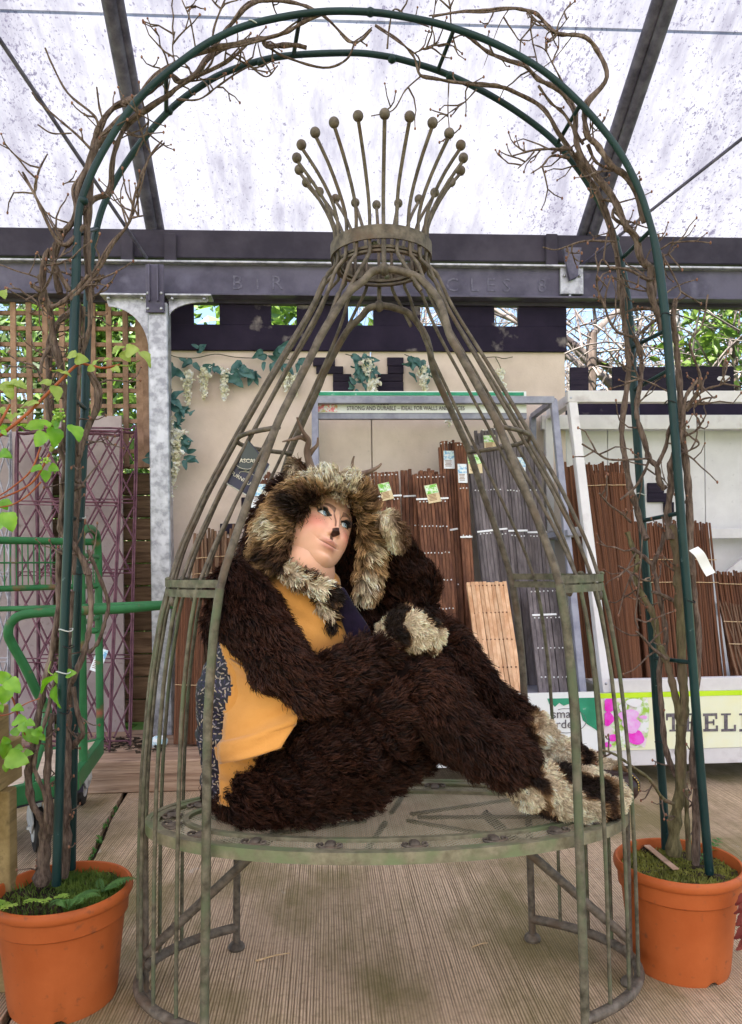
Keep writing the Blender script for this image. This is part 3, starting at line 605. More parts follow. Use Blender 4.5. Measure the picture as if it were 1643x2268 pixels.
def card(par, q, u, v, w_, h_, tilt, blue=False, off=.012):
    c = q(u, v, off); ax = nrm(q(1, v)-q(0, v)); dn = nrm(q(u, 1)-q(u, 0)); 
    R0 = np.stack([ax, -q.n, np.cross(ax, -q.n)], 1); R = R0@roty(tilt)
    o = MB().box(c, (w_, .0012, h_), R, .0004).build('label_card', mt_cardw if blue else mt_card, par)
    MB().box(c+R@np.array([0, -.0012, h_*.24]), (w_*.97, .0006, h_*.48), R).build('print', mt_pb if blue else mt_pg, o)
    t_ = MB()
    for k in range(5): t_.box(c+R@np.array([-w_*.08+.0*k, -.0012, -h_*(.06+.075*k)]), (w_*(.62-.06*(k % 3)), .0005, h_*.028), R)
    t_.build('text_lines', mt_ink, o)
def bundle(label, tl, tr, bl, br, Yt, Yb, n, mat, straps=(), dots=(), cards=(), jit=.012, group=None, th=.022, vmax=1.0, rag=.006, dotmat=None, name='trellis_bundle', cat='trellis'):
    q = Quad(tl, tr, bl, br, Yt, Yb); base = q(.5, vmax)
    t = thing(name, base, label, cat, group)
    for i in range(n):
        v0 = abs(rng.normal(0, rag)); o0 = rng.normal(0, .0022); u0, u1 = (i+.02)/n, (i+.98)/n; um = (u0+u1)/2
        a, b = q(um+rng.normal(0, jit/n), v0, o0), q(um+rng.normal(0, jit), vmax-abs(rng.normal(0, .004)), o0)
        wd = np.linalg.norm(q(u1, .5)-q(u0, .5)); MB().bar(a, b, wd*.985, th, q.n, .0012).build('slat', mat, t)
    # inner layer of slats a little lower, seen past the edges
    for i in range(max(2, n//3)):
        u_ = rng.uniform(-.03, 1.03); v0 = rng.uniform(.0, .05); a, b = q(u_, v0, -th), q(u_, vmax, -th); wd = np.linalg.norm(q(1, .5)-q(0, .5))/n
        MB().bar(a, b, wd, th*.9, q.n, .0012).build('slat', mat, t)
    for (v_, u0, u1) in dots:
        mb = MB(); k0 = int(round((u1-u0)*n)); k0 = max(k0, 3)
        for k in range(k0): mb.sphere(q(u0+(u1-u0)*(k+.5)/k0+rng.normal(0, .006), v_+rng.normal(0, .0012), th/2+.001), (.0045, .003, .0042), 6, 4)
        mb.build('staple_row', dotmat or mt_strap, t)
    for (v_, u0, u1) in straps:
        MB().bar(q(u0, v_, th/2+.003), q(u1, v_-.004, th/2+.003), .003, .011, -q.c[0]*0+(q(.5, 0)-q(.5, 1)), .001).build('strap', mt_strap, t)
    for c in cards: card(t, q, *c, off=th/2+.005)
    return t
b_ = lambda y, t, bt: (y-t)/(bt-t)
BT = 1540
bundle('brown expanding trellis bundle with green card, in front of a wider brown one', (917, 1050), (987, 1049), (962, BT), (1022, BT), 4.16, 3.72, 9, mt_brown,
       [(b_(1114, 1050, BT), -.02, 1.02)], [(b_(v_, 1050, BT), .03, .97) for v_ in (1060, 1119, 1178, 1239, 1300, 1362)], [(.52, b_(1101, 1050, BT), .072, .112, -.18)])
bundle('brown expanding trellis bundle with green card beside the raised paw mitten', (812, 1047), (882, 1045), (850, BT), (915, BT), 4.20, 3.74, 9, mt_brown,
       [(b_(1109, 1047, BT), .1, 1.05)], [(b_(v_, 1047, BT), .05, .97) for v_ in (1056, 1115, 1180)], [(.55, b_(1097, 1047, BT), .066, .108, -.22)])
bundle('wide brown trellis bundle standing behind the two with green cards', (886, 1038), (970, 1039), (905, BT), (985, BT), 4.27, 3.86, 10, mt_brown, [(b_(1108, 1039, BT), .05, .4)], [(b_(1175, 1039, BT), .2, .5)], rag=.02)
bundle('tallest brown trellis bundle with pale blue card', (968, 974), (1006, 970), (1008, BT), (1036, BT), 4.28, 3.84, 5, mt_brown, [(b_(1190, 972, BT), .3, .9)], [(b_(984, 972, BT), .1, .9), (b_(1310, 972, BT), .2, .8)], [(.60, b_(1026, 972, BT), .062, .112, .12, True)], rag=.02)
bundle('slim brown trellis bundle with pale blue card next to the tallest brown one', (1006, 979), (1031, 981), (1041, BT), (1066, BT), 4.22, 3.82, 4, mt_brown, [(b_(1205, 980, BT), -.05, 1.05)], [(b_(v_, 980, BT), .1, .95) for v_ in (988, 1092, 1201)], [(.5, b_(1057, 980, BT), .052, .115, -.06, True)])
bundle('brown trellis bundle showing behind the antlers', (703, 1043), (770, 1044), (735, BT), (800, BT), 4.24, 3.8, 8, mt_brown, [], [(b_(1052, 1043, BT), .05, .95)])
bundle('brown trellis bundle with a white card leaning near the hanging booklet', (570, 1047), (606, 1045), (556, 1630), (596, 1630), 4.24, 3.85, 5, mt_brown, [(.12, -.05, 1.05)], [(.03, .1, .9)], [(.15, .10, .085, .14, .05, True)])
bundle('narrow brown trellis bundle left of the dark hood', (622, 1042), (650, 1040), (612, 1630), (645, 1630), 4.26, 3.85, 4, mt_brown, [(.10, -.05, 1.05)], [], [(.35, .06, .045, .09, 0)])
bundle('brown trellis bundle mostly behind the hood', (654, 1046), (700, 1044), (660, 1630), (708, 1630), 4.28, 3.87, 6, mt_brown, [(.11, 0, 1)], [])
bundle('grey trellis bundle with green card, first of the grey ones', (1033, 985), (1068, 982), (1098, BT), (1136, BT), 4.22, 3.76, 5, mt_grey, [(b_(1194, 984, BT), .0, 1.02)], [(b_(1098, 984, BT), .1, .9), (b_(1198, 984, BT), .1, .9)], [(.35, b_(1035, 984, BT), .078, .118, .05)])
bundle('tallest grey trellis bundle with a green topped card', (1055, 949), (1100, 946), (1124, BT), (1166, BT), 4.28, 3.82, 6, mt_grey, [(b_(1191, 947, BT), .0, 1.02)], [(b_(955, 947, BT), .2, .95), (b_(1098, 947, BT), .1, .9), (b_(1200, 947, BT), .1, .9)], [(.55, .065, .07, .09, .05)], rag=.012)
bundle('grey trellis bundle with a white card beneath the cage hoop', (1106, 983), (1148, 985), (1158, BT), (1200, BT), 4.24, 3.80, 6, mt_grey, [(b_(1192, 984, BT), .0, 1.02)], [(b_(1098, 984, BT), .1, .9), (b_(1202, 984, BT), .1, .9)], [(.95, b_(1040, 984, BT), .06, .115, .06, True)])
bundle('grey trellis bundle beside the rear rack upright', (1150, 984), (1192, 986), (1196, BT), (1238, BT), 4.26, 3.84, 6, mt_grey, [(b_(1194, 984, BT), .0, 1.02)], [(b_(1095, 984, BT), .1, .9), (b_(1202, 984, BT), .1, .9)])
bundle('short grey trellis bundle tied with twine above the torn sign', (1166, 1302), (1238, 1300), (1194, BT+2), (1266, BT+2), 3.86, 3.58, 8, mt_grey, [(b_(1367, 1301, BT), .05, .8)], [(b_(v_, 1301, BT), .05, .95) for v_ in (1312, 1373, 1440, 1502)])
bundle('raw orange timber trellis bundle standing beside the raised knee', (1032, 1291), (1121, 1288), (1066, BT+4), (1160, BT+4), 3.84, 3.54, 10, mt_pale, [], [(b_(v_, 1290, BT), .05, .95) for v_ in (1300, 1362, 1421, 1480)], dotmat=mt_brown, rag=.004)
def sticks(label, tl, tr, bl, br, Yt, Yb, n, mesh, r=.007, ties=(), rag=.01, jit=.010, tiemat=None, name='willow_screen', cat='screen'):
    q = Quad(tl, tr, bl, br, Yt, Yb); t = thing(name, q(.5, 1), label, cat)
    for i in range(n):
        u_ = (i+.5)/n; a, b = q(u_+rng.normal(0, jit*.4), -abs(rng.normal(0, rag)), rng.normal(0, .003)), q(u_+rng.normal(0, jit), 1, rng.normal(0, .003))
        s_, w_, d = frame(a-b); L_ = np.linalg.norm(a-b); rr = r*rng.uniform(.85, 1.15)*2
        piece('stick', mesh, t, (a+b)/2, np.stack([s_, w_, d], 1)@rotz(rng.uniform(0, 6.28)), (rr, rr, L_))
    for v_ in ties:
        pts = [q(u_, v_+rng.normal(0, .001), r*1.7) for u_ in np.linspace(-.01, 1.01, 9)]; MB().tube(pts, .0022, 5).build('tie', tiemat or mt_twine, t)
    MB().bar(q(.5, .02, -.012), q(.5, .99, -.012), np.linalg.norm(q(1, .9)-q(0, .9))*.96, .008, q.n).build('inner_layer', mt_stick, t)
    return t
ST = 1506
sticks('tall willow stick screen roll with twine, beside the white rack leg', (1291, 1052), (1388, 1050), (1363, ST), (1420, ST), 3.99, 3.66, 23, stk_mesh, .0068, [.06])
sticks('willow screen roll standing behind the tall one with twine', (1287, 1031), (1392, 1032), (1372, ST), (1432, ST), 4.10, 3.76, 20, stk_mesh, .0075, [])
sticks('dark willow screen roll behind the white rack leg', (1251, 1036), (1292, 1036), (1292, ST), (1362, ST), 4.14, 3.8, 13, stk_mesh, .0075, [])
sticks('wide willow screen roll bound with two twines, beside the climbing stems', (1397, 1160), (1575, 1161), (1432, ST), (1606, ST), 4.02, 3.66, 33, stk_mesh, .0072, [.25, .40], .012)
sticks('lower willow screen roll at the right end of the rack', (1586, 1268), (1668, 1270), (1620, ST), (1712, ST), 3.98, 3.68, 14, stk_mesh, .0072, [.12])
sticks('loose bundle of thin willow rods in front of the lower roll', (1592, 1338), (1672, 1341), (1632, ST), (1716, ST), 3.86, 3.60, 12, stk_mesh2, .0052, [.25, .55], .02, .03)
sticks('dark red stick hurdle standing behind the left cage bars', (392, 1316), (452, 1318), (386, 1648), (446, 1648), 4.1, 3.88, 12, stk_mesh, .009, [.62], .02)
sticks('rough brown stick hurdle beside the cage shoulder', (428, 1186), (528, 1178), (420, 1640), (520, 1640), 4.24, 4.0, 13, stk_mesh2, .010, [.12, .2], .03, .02)

# --- steel rack
YF, YB_, YR = 3.95, 3.44, 4.36
sr = thing('steel_rack', P(960, 1690, 3.44)*np.array([1, 1, 0]), 'lilac grey steel rack with header sign holding brown and grey trellises', 'rack')
def rbar(par, a, b, w_, h_, mat, nm='rail', upv=(0, 0, 1)): return MB().bar(a, b, w_, h_, upv, .002).build(nm, mat, par)
A_, B_ = P(697, 885, YF), P(1226, 888, YF); zt_ = (A_[2]+B_[2])/2; A_[2] = B_[2] = zt_
rbar(sr, A_-np.array([.01, 0, 0]), B_, .035, .038, mt_steel)
z2 = P(930, 922, YF+.05)[2]; rbar(sr, (A_[0], YF+.05, z2), (P(1165, 922, YF+.05)[0], YF+.05, z2), .03, .034, mt_steel)
for xx, xb in ((697, 655), (1226, 1311)):
    a = P(xx, 885, YF); b = P(xb, 1545, YB_); b[0] = a[0]; rbar(sr, (a[0], YF+.005, zt_), (a[0], YB_+.01, .05), .034, .034, mt_steel, 'leg', (1, 0, 0))
    rbar(sr, (a[0], YF, zt_-.002), (a[0], YR, zt_-.002), .03, .03, mt_steel, 'side_rail'); rbar(sr, (a[0], YR, zt_), (a[0], YR, .05), .034, .034, mt_steel, 'leg', (1, 0, 0))
    rbar(sr, (a[0], 3.70, 1.22), (a[0], YR, 1.22), .03, .03, mt_steel, 'side_rail')
zsh = P(1100, 1541, 3.44)[2]
rbar(sr, (A_[0], YB_, zsh), (B_[0], YB_, zsh), .03, .016, mt_steel); MB().box(((A_[0]+B_[0])/2, (YB_+YR)/2+.03, zsh-.02), (B_[0]-A_[0]-.04, YR-YB_-.06, .012)).build('shelf', mt_steel, sr)
mt_green = M('green_sign_print', (.025, .20, .11), (.04, .26, .15), 8, .45, c3=(.75, .78, .78), scale3=16, amt3=.26)
mt_sgw = M('white_sign_board', (.74, .75, .77), (.82, .83, .84), 6, .4, contrast=.3, c3=(.5, .5, .52), scale3=9, amt3=.24)
hs = thing('header_sign', P(930, 905, YF+.02), 'narrow white sign on the steel rack reading strong and durable', 'sign')
def sheet_px(par, x0, y0, x1, y1, Y, th, nm, mat): c, d = rect(x0, y0, x1, y1, Y, th); return MB().box(c, d).build(nm, mat, par)
sheet_px(hs, 698, 866, 1166, 914, YF+.030, .004, 'board', mt_sgw); sheet_px(hs, 699, 868, 1160, 876, YF+.026, .002, 'green_stripe', mt_green)
mt_rose = M('rose_print', (.70, .18, .20), (.85, .72, .66), 55, .4, contrast=.2, detail=3, c3=(.35, .45, .15), scale3=40, amt3=.38)
sheet_px(hs, 699, 894, 747, 912, YF+.026, .002, 'rose_picture', mt_rose)
p_ = P(768, 908, YF+.025); text('lettering', 'STRONG AND DURABLE \u2013 IDEAL FOR WALLS AND FENCES', .0315, (p_[0], YF+.0255, p_[2]), RF, mt_ink2, hs, .0006, font_sx=.76)
p_ = P(770, 897, YF+.025); text('lettering', 'TRELLIS', .03, (p_[0]+.12, YF+.0255, p_[2]), RF, mt_ink2, hs, .0006)
ls = thing('torn_sign', P(1000, 1700, YB_), 'torn white and green sign on the foot of the steel rack', 'sign')
sheet_px(ls, 690, 1546, 1330, 1690, YB_-.02, .005, 'board', mt_sgw)
def poly_px(par, pts, Y, nm, mat, th=.0015): return MB().prism([P(x, y, Y) for x, y in pts], (0, th, 0)).build(nm, mat, par)
gp = V('j', [(548, 1118), (560, 1150), (572, 1140), (590, 1165), (615, 1142), (640, 1158), (668, 1148), (700, 1172), (735, 1195), (748, 1240), (772, 1262), (818, 1290), (838, 1312), (836, 1112)])
poly_px(ls, gp, YB_-.0225, 'green_corner', mt_green)
p_ = P(1212, 1600, YB_-.022); text('lettering', 'smart', .058, (p_[0]+.02, YB_-.0235, p_[2]+.02), RF, mt_ink2, ls, .0006); text('lettering', 'garden', .058, (p_[0]-.01, YB_-.0235, p_[2]-.028), RF, mt_ink2, ls, .0006)
MB().tube([P(1254+44*math.cos(a), 1596+27*math.sin(a), YB_-.0215) for a in np.linspace(-2.0, 1.9, 24)], .0015, 5).build('logo_oval', mt_ink2, ls)

# --- white timber rack with trellis sign
wr = thing('timber_rack', P(1600, 1690, 3.48)*np.array([1, 1, 0]), 'white painted timber rack with a big trellis sign holding willow screens', 'rack')
YT2, YB2 = 3.96, 3.48; XL = P(1264, 880, YT2)[0]+.005; XRr = 3.1
zt_ = P(1450, 880, YT2)[2]; rbar(wr, (XL-.03, YT2-.004, zt_), (XRr, YT2-.004, zt_), .045, .062, mt_white)
rbar(wr, (XL, YT2+.002, zt_-.03), (XL, YB2+.03, P(1345, 1510, YB2)[2]-.06), .046, .05, mt_white, 'leg', (0, 1, .2))
rbar(wr, (XL, YT2+.02, zt_-.01), (XL, YR, zt_-.012), .042, .06, mt_white, 'side_rail')
rbar(wr, (XL-.01, YR, zt_-.04), (XL-.01, YR, .06), .045, .045, mt_white, 'leg', (1, 0, 0))
zz_ = P(1500, 935, YR)[2]; rbar(wr, (XL-.05, YR+.01, zz_), (XRr, YR+.01, zz_), .04, .085, mt_white, 'rear_rail')
zz_ = P(1620, 1181, YR)[2]; rbar(wr, (XL+.02, YR+.012, zz_), (XRr, YR+.012, zz_), .04, .06, mt_white, 'rear_rail')
zz_ = P(1240, 1180, 4.0)[2]; rbar(wr, (XL, 3.78, zz_), (XL, YR, zz_), .04, .05, mt_white, 'side_rail')
zz_ = P(1420, 1352, 4.1)[2]; rbar(wr, (XL, 4.12, zz_), (XRr, 4.12, zz_), .04, .07, mt_white, 'rear_rail')
rbar(wr, P(1590, 1290, 4.33), P(1700, 1200, 4.33), .035, .05, mt_white, 'brace')
za, zb_, zc_, ze = P(1500, 1501, YB2)[2], P(1500, 1529, YB2)[2], P(1500, 1655, YB2)[2], P(1500, 1690, YB2)[2]
rbar(wr, (XL+.01, YB2, (za+zb_)/2), (XRr, YB2, (za+zb_)/2), .045, za-zb_, mt_white); rbar(wr, (XL-.12, YB2, (zc_+ze)/2), (XRr, YB2, (zc_+ze)/2), .045, zc_-ze, mt_white)
MB().box(((XL+XRr)/2, (YB2+YR)/2+.02, za-.05), (XRr-XL, YR-YB2-.06, .015)).build('shelf', mt_white, wr)
for xx in (1420, 1690):
    X = P(xx, 1700, YR)[0]; rbar(wr, (X, YR, ze), (X, YR, -.0), .045, .045, mt_white, 'leg', (1, 0, 0)); 
rbar(wr, (2.45, YB2+.25, ze-.02), (2.45, YB2+.25, 0), .05, .05, mt_gutter, 'foot', (1, 0, 0)); rbar(wr, (.9, YB2+.25, ze-.02), (.9, YB2+.25, 0), .05, .05, mt_gutter, 'foot', (1, 0, 0))
for q in ((1342, 1514), (1264, 881)): MB().sphere(P(*q, (YB2 if q[1] > 1000 else YT2)-.026), (.007, .003, .007), 8, 5).build('bolt', mt_bolt, wr)
tsn = thing('trellis_sign', P(1500, 1655, YB2-.02), 'cream board lettered TRELLIS with pink sweet pea picture', 'sign')
mt_crm = M('cream_print', (.72, .66, .44), (.78, .73, .52), 5, .4, contrast=.4); mt_lime = M('lime_print', (.42, .62, .02), (.48, .68, .03), 5, .4)
YS = YB2-.028
xa, xb = XL-.10, XRr; MB().box(((xa+xb)/2, YS+.004, (zb_+zc_)/2), (xb-xa, .006, zb_-zc_)).build('board', mt_crm, tsn)
MB().box(((xa+xb)/2, YS-.0005, zb_-.012), (xb-xa, .002, .024)).build('lime_stripe', mt_lime, tsn)
fp = [(1338, 1546), (1432, 1543), (1438, 1570), (1436, 1620), (1428, 1655), (1338, 1655)]
mt_fbg = M('flower_background_print', (.30, .48, .06), (.80, .80, .72), 22, .4, contrast=.25, detail=3, c3=(.80, .55, .62), scale3=16, amt3=.42)
poly_px(tsn, fp, YS-.0012, 'flower_picture', mt_fbg, .0012)
mt_pk = [M('pink_print_%d' % i, c, c2, 30, .4, contrast=.5) for i, c, c2 in ((0, (.80, .02, .42), (.86, .10, .55)), (1, (.85, .25, .62), (.90, .45, .72)), (2, (.85, .62, .66), (.92, .80, .82)))]
for (cx_, cy_, rx_, ry_, k) in ((1350, 1560, 15, 17, 0), (1346, 1592, 13, 15, 0), (1392, 1585, 22, 14, 1), (1398, 1606, 20, 17, 1), (1407, 1632, 20, 17, 0), (1358, 1634, 10, 9, 0), (1345, 1650, 9, 6, 0), (1405, 1556, 18, 9, 2), (1425, 1588, 9, 4, 1), (1380, 1566, 9, 10, 2)):
    pts = [(cx_+rx_*math.cos(a)*(1+.14*math.sin(3*a+cx_)), cy_+ry_*math.sin(a)*(1+.12*math.cos(2*a+cy_))) for a in np.linspace(0, 2*math.pi, 18)[:-1]]
    pts = [(min(max(x, 1339), 1434), min(max(y, 1547), 1654.5)) for x, y in pts]
    poly_px(tsn, pts, YS-.0022-.0004*k-.00003*cx_*.1, 'petal', mt_pk[k], .0008)
LET = dict(T=[(0, .8, 1, 1), (.4, 0, .6, .8), (.22, 0, .78, .1), (0, .62, .12, .8), (.88, .62, 1, .8)],
           R=[(.12, 0, .34, 1), (0, 0, .46, .1), (0, .9, .7, 1), (.34, .44, .7, .55), (.66, .5, .88, .95), (.6, 0, 1, .1), (.58, .08, .8, .46)],
           E=[(.12, 0, .36, 1), (0, 0, 1, .14), (0, .86, .96, 1), (.36, .44, .74, .56), (.86, .12, 1, .32), (.84, .68, .96, .88), (.66, .34, .76, .66)],
           L=[(.2, 0, .44, 1), (0, 0, 1, .14), (0, .9, .66, 1), (.86, .12, 1, .36)], I=[(.36, 0, .64, 1), (.15, 0, .85, .1), (.15, .9, .85, 1)],
           S=[(.1, .86, .9, 1), (.1, .44, .9, .56), (.1, 0, .9, .14), (.06, .5, .26, .92), (.74, .08, .94, .5), (.78, .72, .9, .9), (.1, .1, .22, .28)])
for k, (ch, x0) in enumerate((('T', 1475), ('R', 1515), ('E', 1557), ('L', 1597), ('L', 1637), ('I', 1675), ('S', 1713))):
    a = P(x0, 1620, YS); b = P(x0+32, 1579, YS); mb = MB()
    for m_, (u0, v0, u1, v1) in enumerate(LET[ch]):
        mb.box((a[0]+(b[0]-a[0])*(u0+u1)/2, YS-.0012-.0001*m_, a[2]+(b[2]-a[2])*(v0+v1)/2), ((b[0]-a[0])*(u1-u0), .0012, (b[2]-a[2])*(v1-v0)))
    mb.build('letter', mt_ink2, tsn)

# ------------------------------------------------------------------ wire trellis panels on the left
mt_maroon = M('maroon_wire', (.085, .032, .048), (.16, .075, .095), 20, .5, .1, .1, 50, contrast=.4)
mt_gwire = M('grey_wire', (.19, .18, .20), (.34, .33, .36), 20, .5, .2, contrast=.4)
def wire_panel(label, tl, tr, bl, br, Yt, Yb, mat, n, hor=(.24, .47, .74), rows=5.2):
    q = Quad(tl, tr, bl, br, Yt, Yb); t = thing('wire_trellis', q(.5, 1), label, 'trellis')
    cr = .05; loop = [q(cr*2, 0), q(.5, -.004), q(1-cr*2, 0), q(1, cr*.6), q(1, .5), q(1, 1-cr*.4), q(1-cr, 1), q(.5, 1), q(cr, 1), q(0, 1-cr*.4), q(0, .5), q(0, cr*.6)]
    MB().tube(catmull(loop+[loop[0]], 6), .0055, 6).build('frame', mat, t, smooth=60)
    for o_ in (.010, -.010): MB().tube(catmull([q(p_[0], p_[1], o_) for p_ in ((.012, .98), (.012, .5), (.013, .05), (.06, .012), (.5, .008), (.94, .012), (.987, .05), (.988, .5), (.988, .98))], 4), .004, 6).build('frame', mat, t, smooth=60)
    m_ = rows
    for s_ in (1, -1):
        for k in range(-int(m_)-1, n+int(m_)+2):
            pts = []
            for v_ in np.linspace(.01, .99, 90):
                u_ = k/n+s_*(v_-(0 if s_ > 0 else 1))*m_/n*1.0
                if .01 <= u_ <= .99: pts.append(q(u_, v_, .004*s_))
            if len(pts) > 1: MB().tube([pts[0], pts[-1]], .0050, 5).build('wire', mat, t)
    for h_ in hor: MB().tube([q(0, h_, .008), q(1, h_, .008)], .004, 6).build('cross_wire', mat, t); MB().tube([q(0, h_+.012, .008), q(1, h_+.012, .008)], .0035, 6).build('cross_wire', mat, t)
    return t, q
t_, q_ = wire_panel('maroon diamond wire trellis, the front one of the leaning pair', (36, 953), (272, 957), (34, 1652), (243, 1651), 4.14, 3.80, mt_maroon, 5, rows=8.0)
wire_panel('maroon diamond wire trellis set back behind its twin', (80, 949), (303, 951), (85, 1640), (289, 1640), 4.25, 3.93, mt_maroon, 5, rows=8.0)
wire_panel('grey wire trellis panel at the end of the row', (-120, 958), (25, 957), (-120, 1648), (19, 1648), 4.18, 3.86, mt_gwire, 5, rows=7.0)
card(t_, q_, .86, .745, .055, .12, .3, True, .012)
# ------------------------------------------------------------------ bird cage seat
mt_cage = M('weathered_cage_metal', (.052, .045, .030), (.150, .132, .092), 42, .6, .12, .25, 90, contrast=.5, detail=6, c3=(.092, .105, .060), scale3=13, amt3=.45, rvar=.15, spec=.25)
mt_cage2 = M('brown_cage_metal', (.054, .043, .033), (.15, .122, .094), 42, .6, .12, .25, 90, contrast=.5, detail=6, c3=(.098, .066, .044), scale3=15, amt3=.38, spec=.25)
CC = np.array([.145, 1.85, 0]); CR = rotz(math.radians(-1.5))
def CW(x, y, z): return CC+CR@np.array([x, y, z])
def CL(p): return CR.T@(np.asarray(p)-CC)
bz = lambda z: np.interp(z, [0, 1.04, 1.20, 1.38, 1.55, 1.68, 1.74], [.235, .235, .222, .195, .165, .135, .122])
def fit_front(pts):
    out = []
    for x, y in pts:
        z = 1.0
        for _ in range(3): p = P(x, y, CC[1]-bz(z)); z = p[2]
        out.append(CL(p))
    return np.array(out)
fl_ = fit_front([(462, 2340), (462, 2267), (465, 1952), (466, 1794), (468, 1597), (480, 1430), (491, 1309), (500, 1266), (541, 1148), (581, 1047), (615, 946), (656, 865), (696, 784), (730, 720), (767, 653), (804, 622), (822, 603), (842, 597), (854, 596)])
fr_ = fit_front([(1306, 2340), (1304, 2267), (1300, 2145), (1293, 1929), (1286, 1760), (1280, 1579), (1268, 1434), (1250, 1300), (1237, 1273), (1212, 1200), (1179, 1109), (1133, 1003), (1103, 927), (1061, 851), (1009, 760), (973, 670), (930, 618), (890, 602), (860, 596)])
zg_ = np.concatenate([np.linspace(0, 1.6, 30), np.linspace(1.62, 1.715, 7)])
o1, o2 = np.argsort(fl_[:, 2]), np.argsort(fr_[:, 2])
wz = .5*(np.interp(zg_, fl_[o1, 2], -fl_[o1, 0])+np.interp(zg_, fr_[o2, 2], fr_[o2, 0]))
ZA = .5*(fl_[:, 2].max()+fr_[:, 2].max())
wz_f = lambda z: np.interp(z, zg_, wz)
sl_ = np.array([CL(P(x, y, 1.87)) for x, y in [(313, 2130), (316, 1900), (325, 1700), (345, 1500), (370, 1340), (383, 1290), (402, 1220), (455, 1090), (530, 950), (600, 830), (690, 690), (735, 590)]])
sr_ = np.array([CL(P(x, y, 1.83)) for x, y in [(1408, 2130), (1403, 1900), (1395, 1700), (1375, 1500), (1345, 1340), (1327, 1290), (1300, 1205), (1240, 1085), (1160, 945), (1090, 826), (1005, 688), (962, 590)]])
az_g = np.linspace(0, 1.8, 40); az_v = .5*(np.interp(az_g, sl_[::1][np.argsort(sl_[:, 2]), 2], -sl_[np.argsort(sl_[:, 2]), 0])+np.interp(az_g, sr_[np.argsort(sr_[:, 2]), 2], sr_[np.argsort(sr_[:, 2]), 0]))
az = lambda z: np.interp(z, az_g, az_v)
ZJ = CL(P(480, 1303, 1.63))[2]; ZR0, ZR1 = P(850, 529, 1.73)[2], P(850, 498, 1.73)[2]; RR = .124
cage = thing('bird_cage_seat', CW(0, 0, 0), 'weathered metal bird cage garden seat with crown of ball finials', 'garden seat')
TP = math.acos(min(.95, wz_f(ZJ)/az(ZJ))); BJ = bz(ZJ)/math.sin(TP)
def ell(z, f):                     # lower body: fraction f of the way (-1..1) from back post to front post on one side
    a = az(z); w_ = wz_f(z); tp = math.acos(min(.97, w_/a)); B = bz(z)/math.sin(tp); t = f*tp
    return a*math.cos(t), -B*math.sin(t)
zs_low = np.linspace(.055, ZJ, 14)
# four posts, arched to the front and back apex
for sy in (1, -1):
    for sx in (-1, 1):
        lo = [CW(sx*wz_f(z), -sy*bz(z), z) for z in np.linspace(0.012, ZJ, 12)]
        MB().tube(lo, .0100, 10).build('post', mt_cage if sy > 0 else mt_cage2, cage, smooth=60)
        MB().lathe(lo[0]-np.array([0, 0, .012]), [(.0, 0), (.022, 0), (.024, .006), (.020, .014), (.013, .02), (.0, .02)], 14).build('foot', mt_cage2, cage, smooth=40)
        zup = np.concatenate([np.linspace(ZJ, ZA-.12, 16), np.linspace(ZA-.10, ZA, 8)])
        hi = [CW(sx*max(wz_f(z), 0), -sy*bz(z), z) for z in zup[:-1]]+[CW(0, -sy*bz(ZA), ZA)]
        # smooth the apex: last points follow the measured arch
        src = (fl_ if sx < 0 else fr_); top = src[src[:, 2] > ZA-.14]; top = top[np.argsort(-np.abs(top[:, 0]))]
        hi = [h for h in hi if CL(h)[2] < ZA-.15]+[CW(sx*abs(t[0]), -sy*bz(t[2]), t[2]) for t in top]+[CW(0, -sy*bz(ZA), ZA)]
        MB().tube(catmull(hi, 3), .0090, 10).build('arch_tube', mt_cage2, cage, smooth=60)
# thin side bars
FR = (-.80, -.575, -.345, -.115, .115, .345, .575, .80)
phis = [(k-3.5)*2*math.pi/22 for k in range(8)]
def ringpt(phi, r, z): return CW(r*math.cos(phi), -r*math.sin(phi), z)
crown_prof = [(-.03, .120), (.0, .117), (.035, .114), (.08, .117), (.13, .136), (.185, .170), (.232, .207)]
def crown_bar(phi, jit=0):
    pts = [ringpt(phi+jit, r+rng.normal(0, .001), ZR0-.0+dz) for dz, r in crown_prof]
    return pts
balls = []
for sx in (-1, 1):
    for f, ph in zip(FR, phis):
        MB().tube([CW(sx*ell(z, f)[0], ell(z, f)[1], z) for z in zs_low], .0048, 8).build('bar', mt_cage, cage, smooth=60)
        phi = ph if sx > 0 else math.pi-ph
        x0, y0 = ell(ZJ, f); t0 = f*TP; pts = []
        for s_ in np.linspace(0, 1, 16):
            z = ZJ+(ZR0-ZJ)*s_; a = az(z) if s_ < .97 else RR*.97; B = BJ*(1-s_)+RR*s_; t = t0*(1-s_)+ph*s_
            B = B*(1-.12*math.sin(math.pi*s_))
            pts.append(CW(sx*a*math.cos(t), -B*math.sin(t), z))
        pts = pts[:-1]+crown_bar(phi, rng.normal(0, .012))
        MB().tube(catmull(pts, 2), .0043, 8).build('bar', mt_cage2, cage, smooth=60); balls.append(pts[-1])
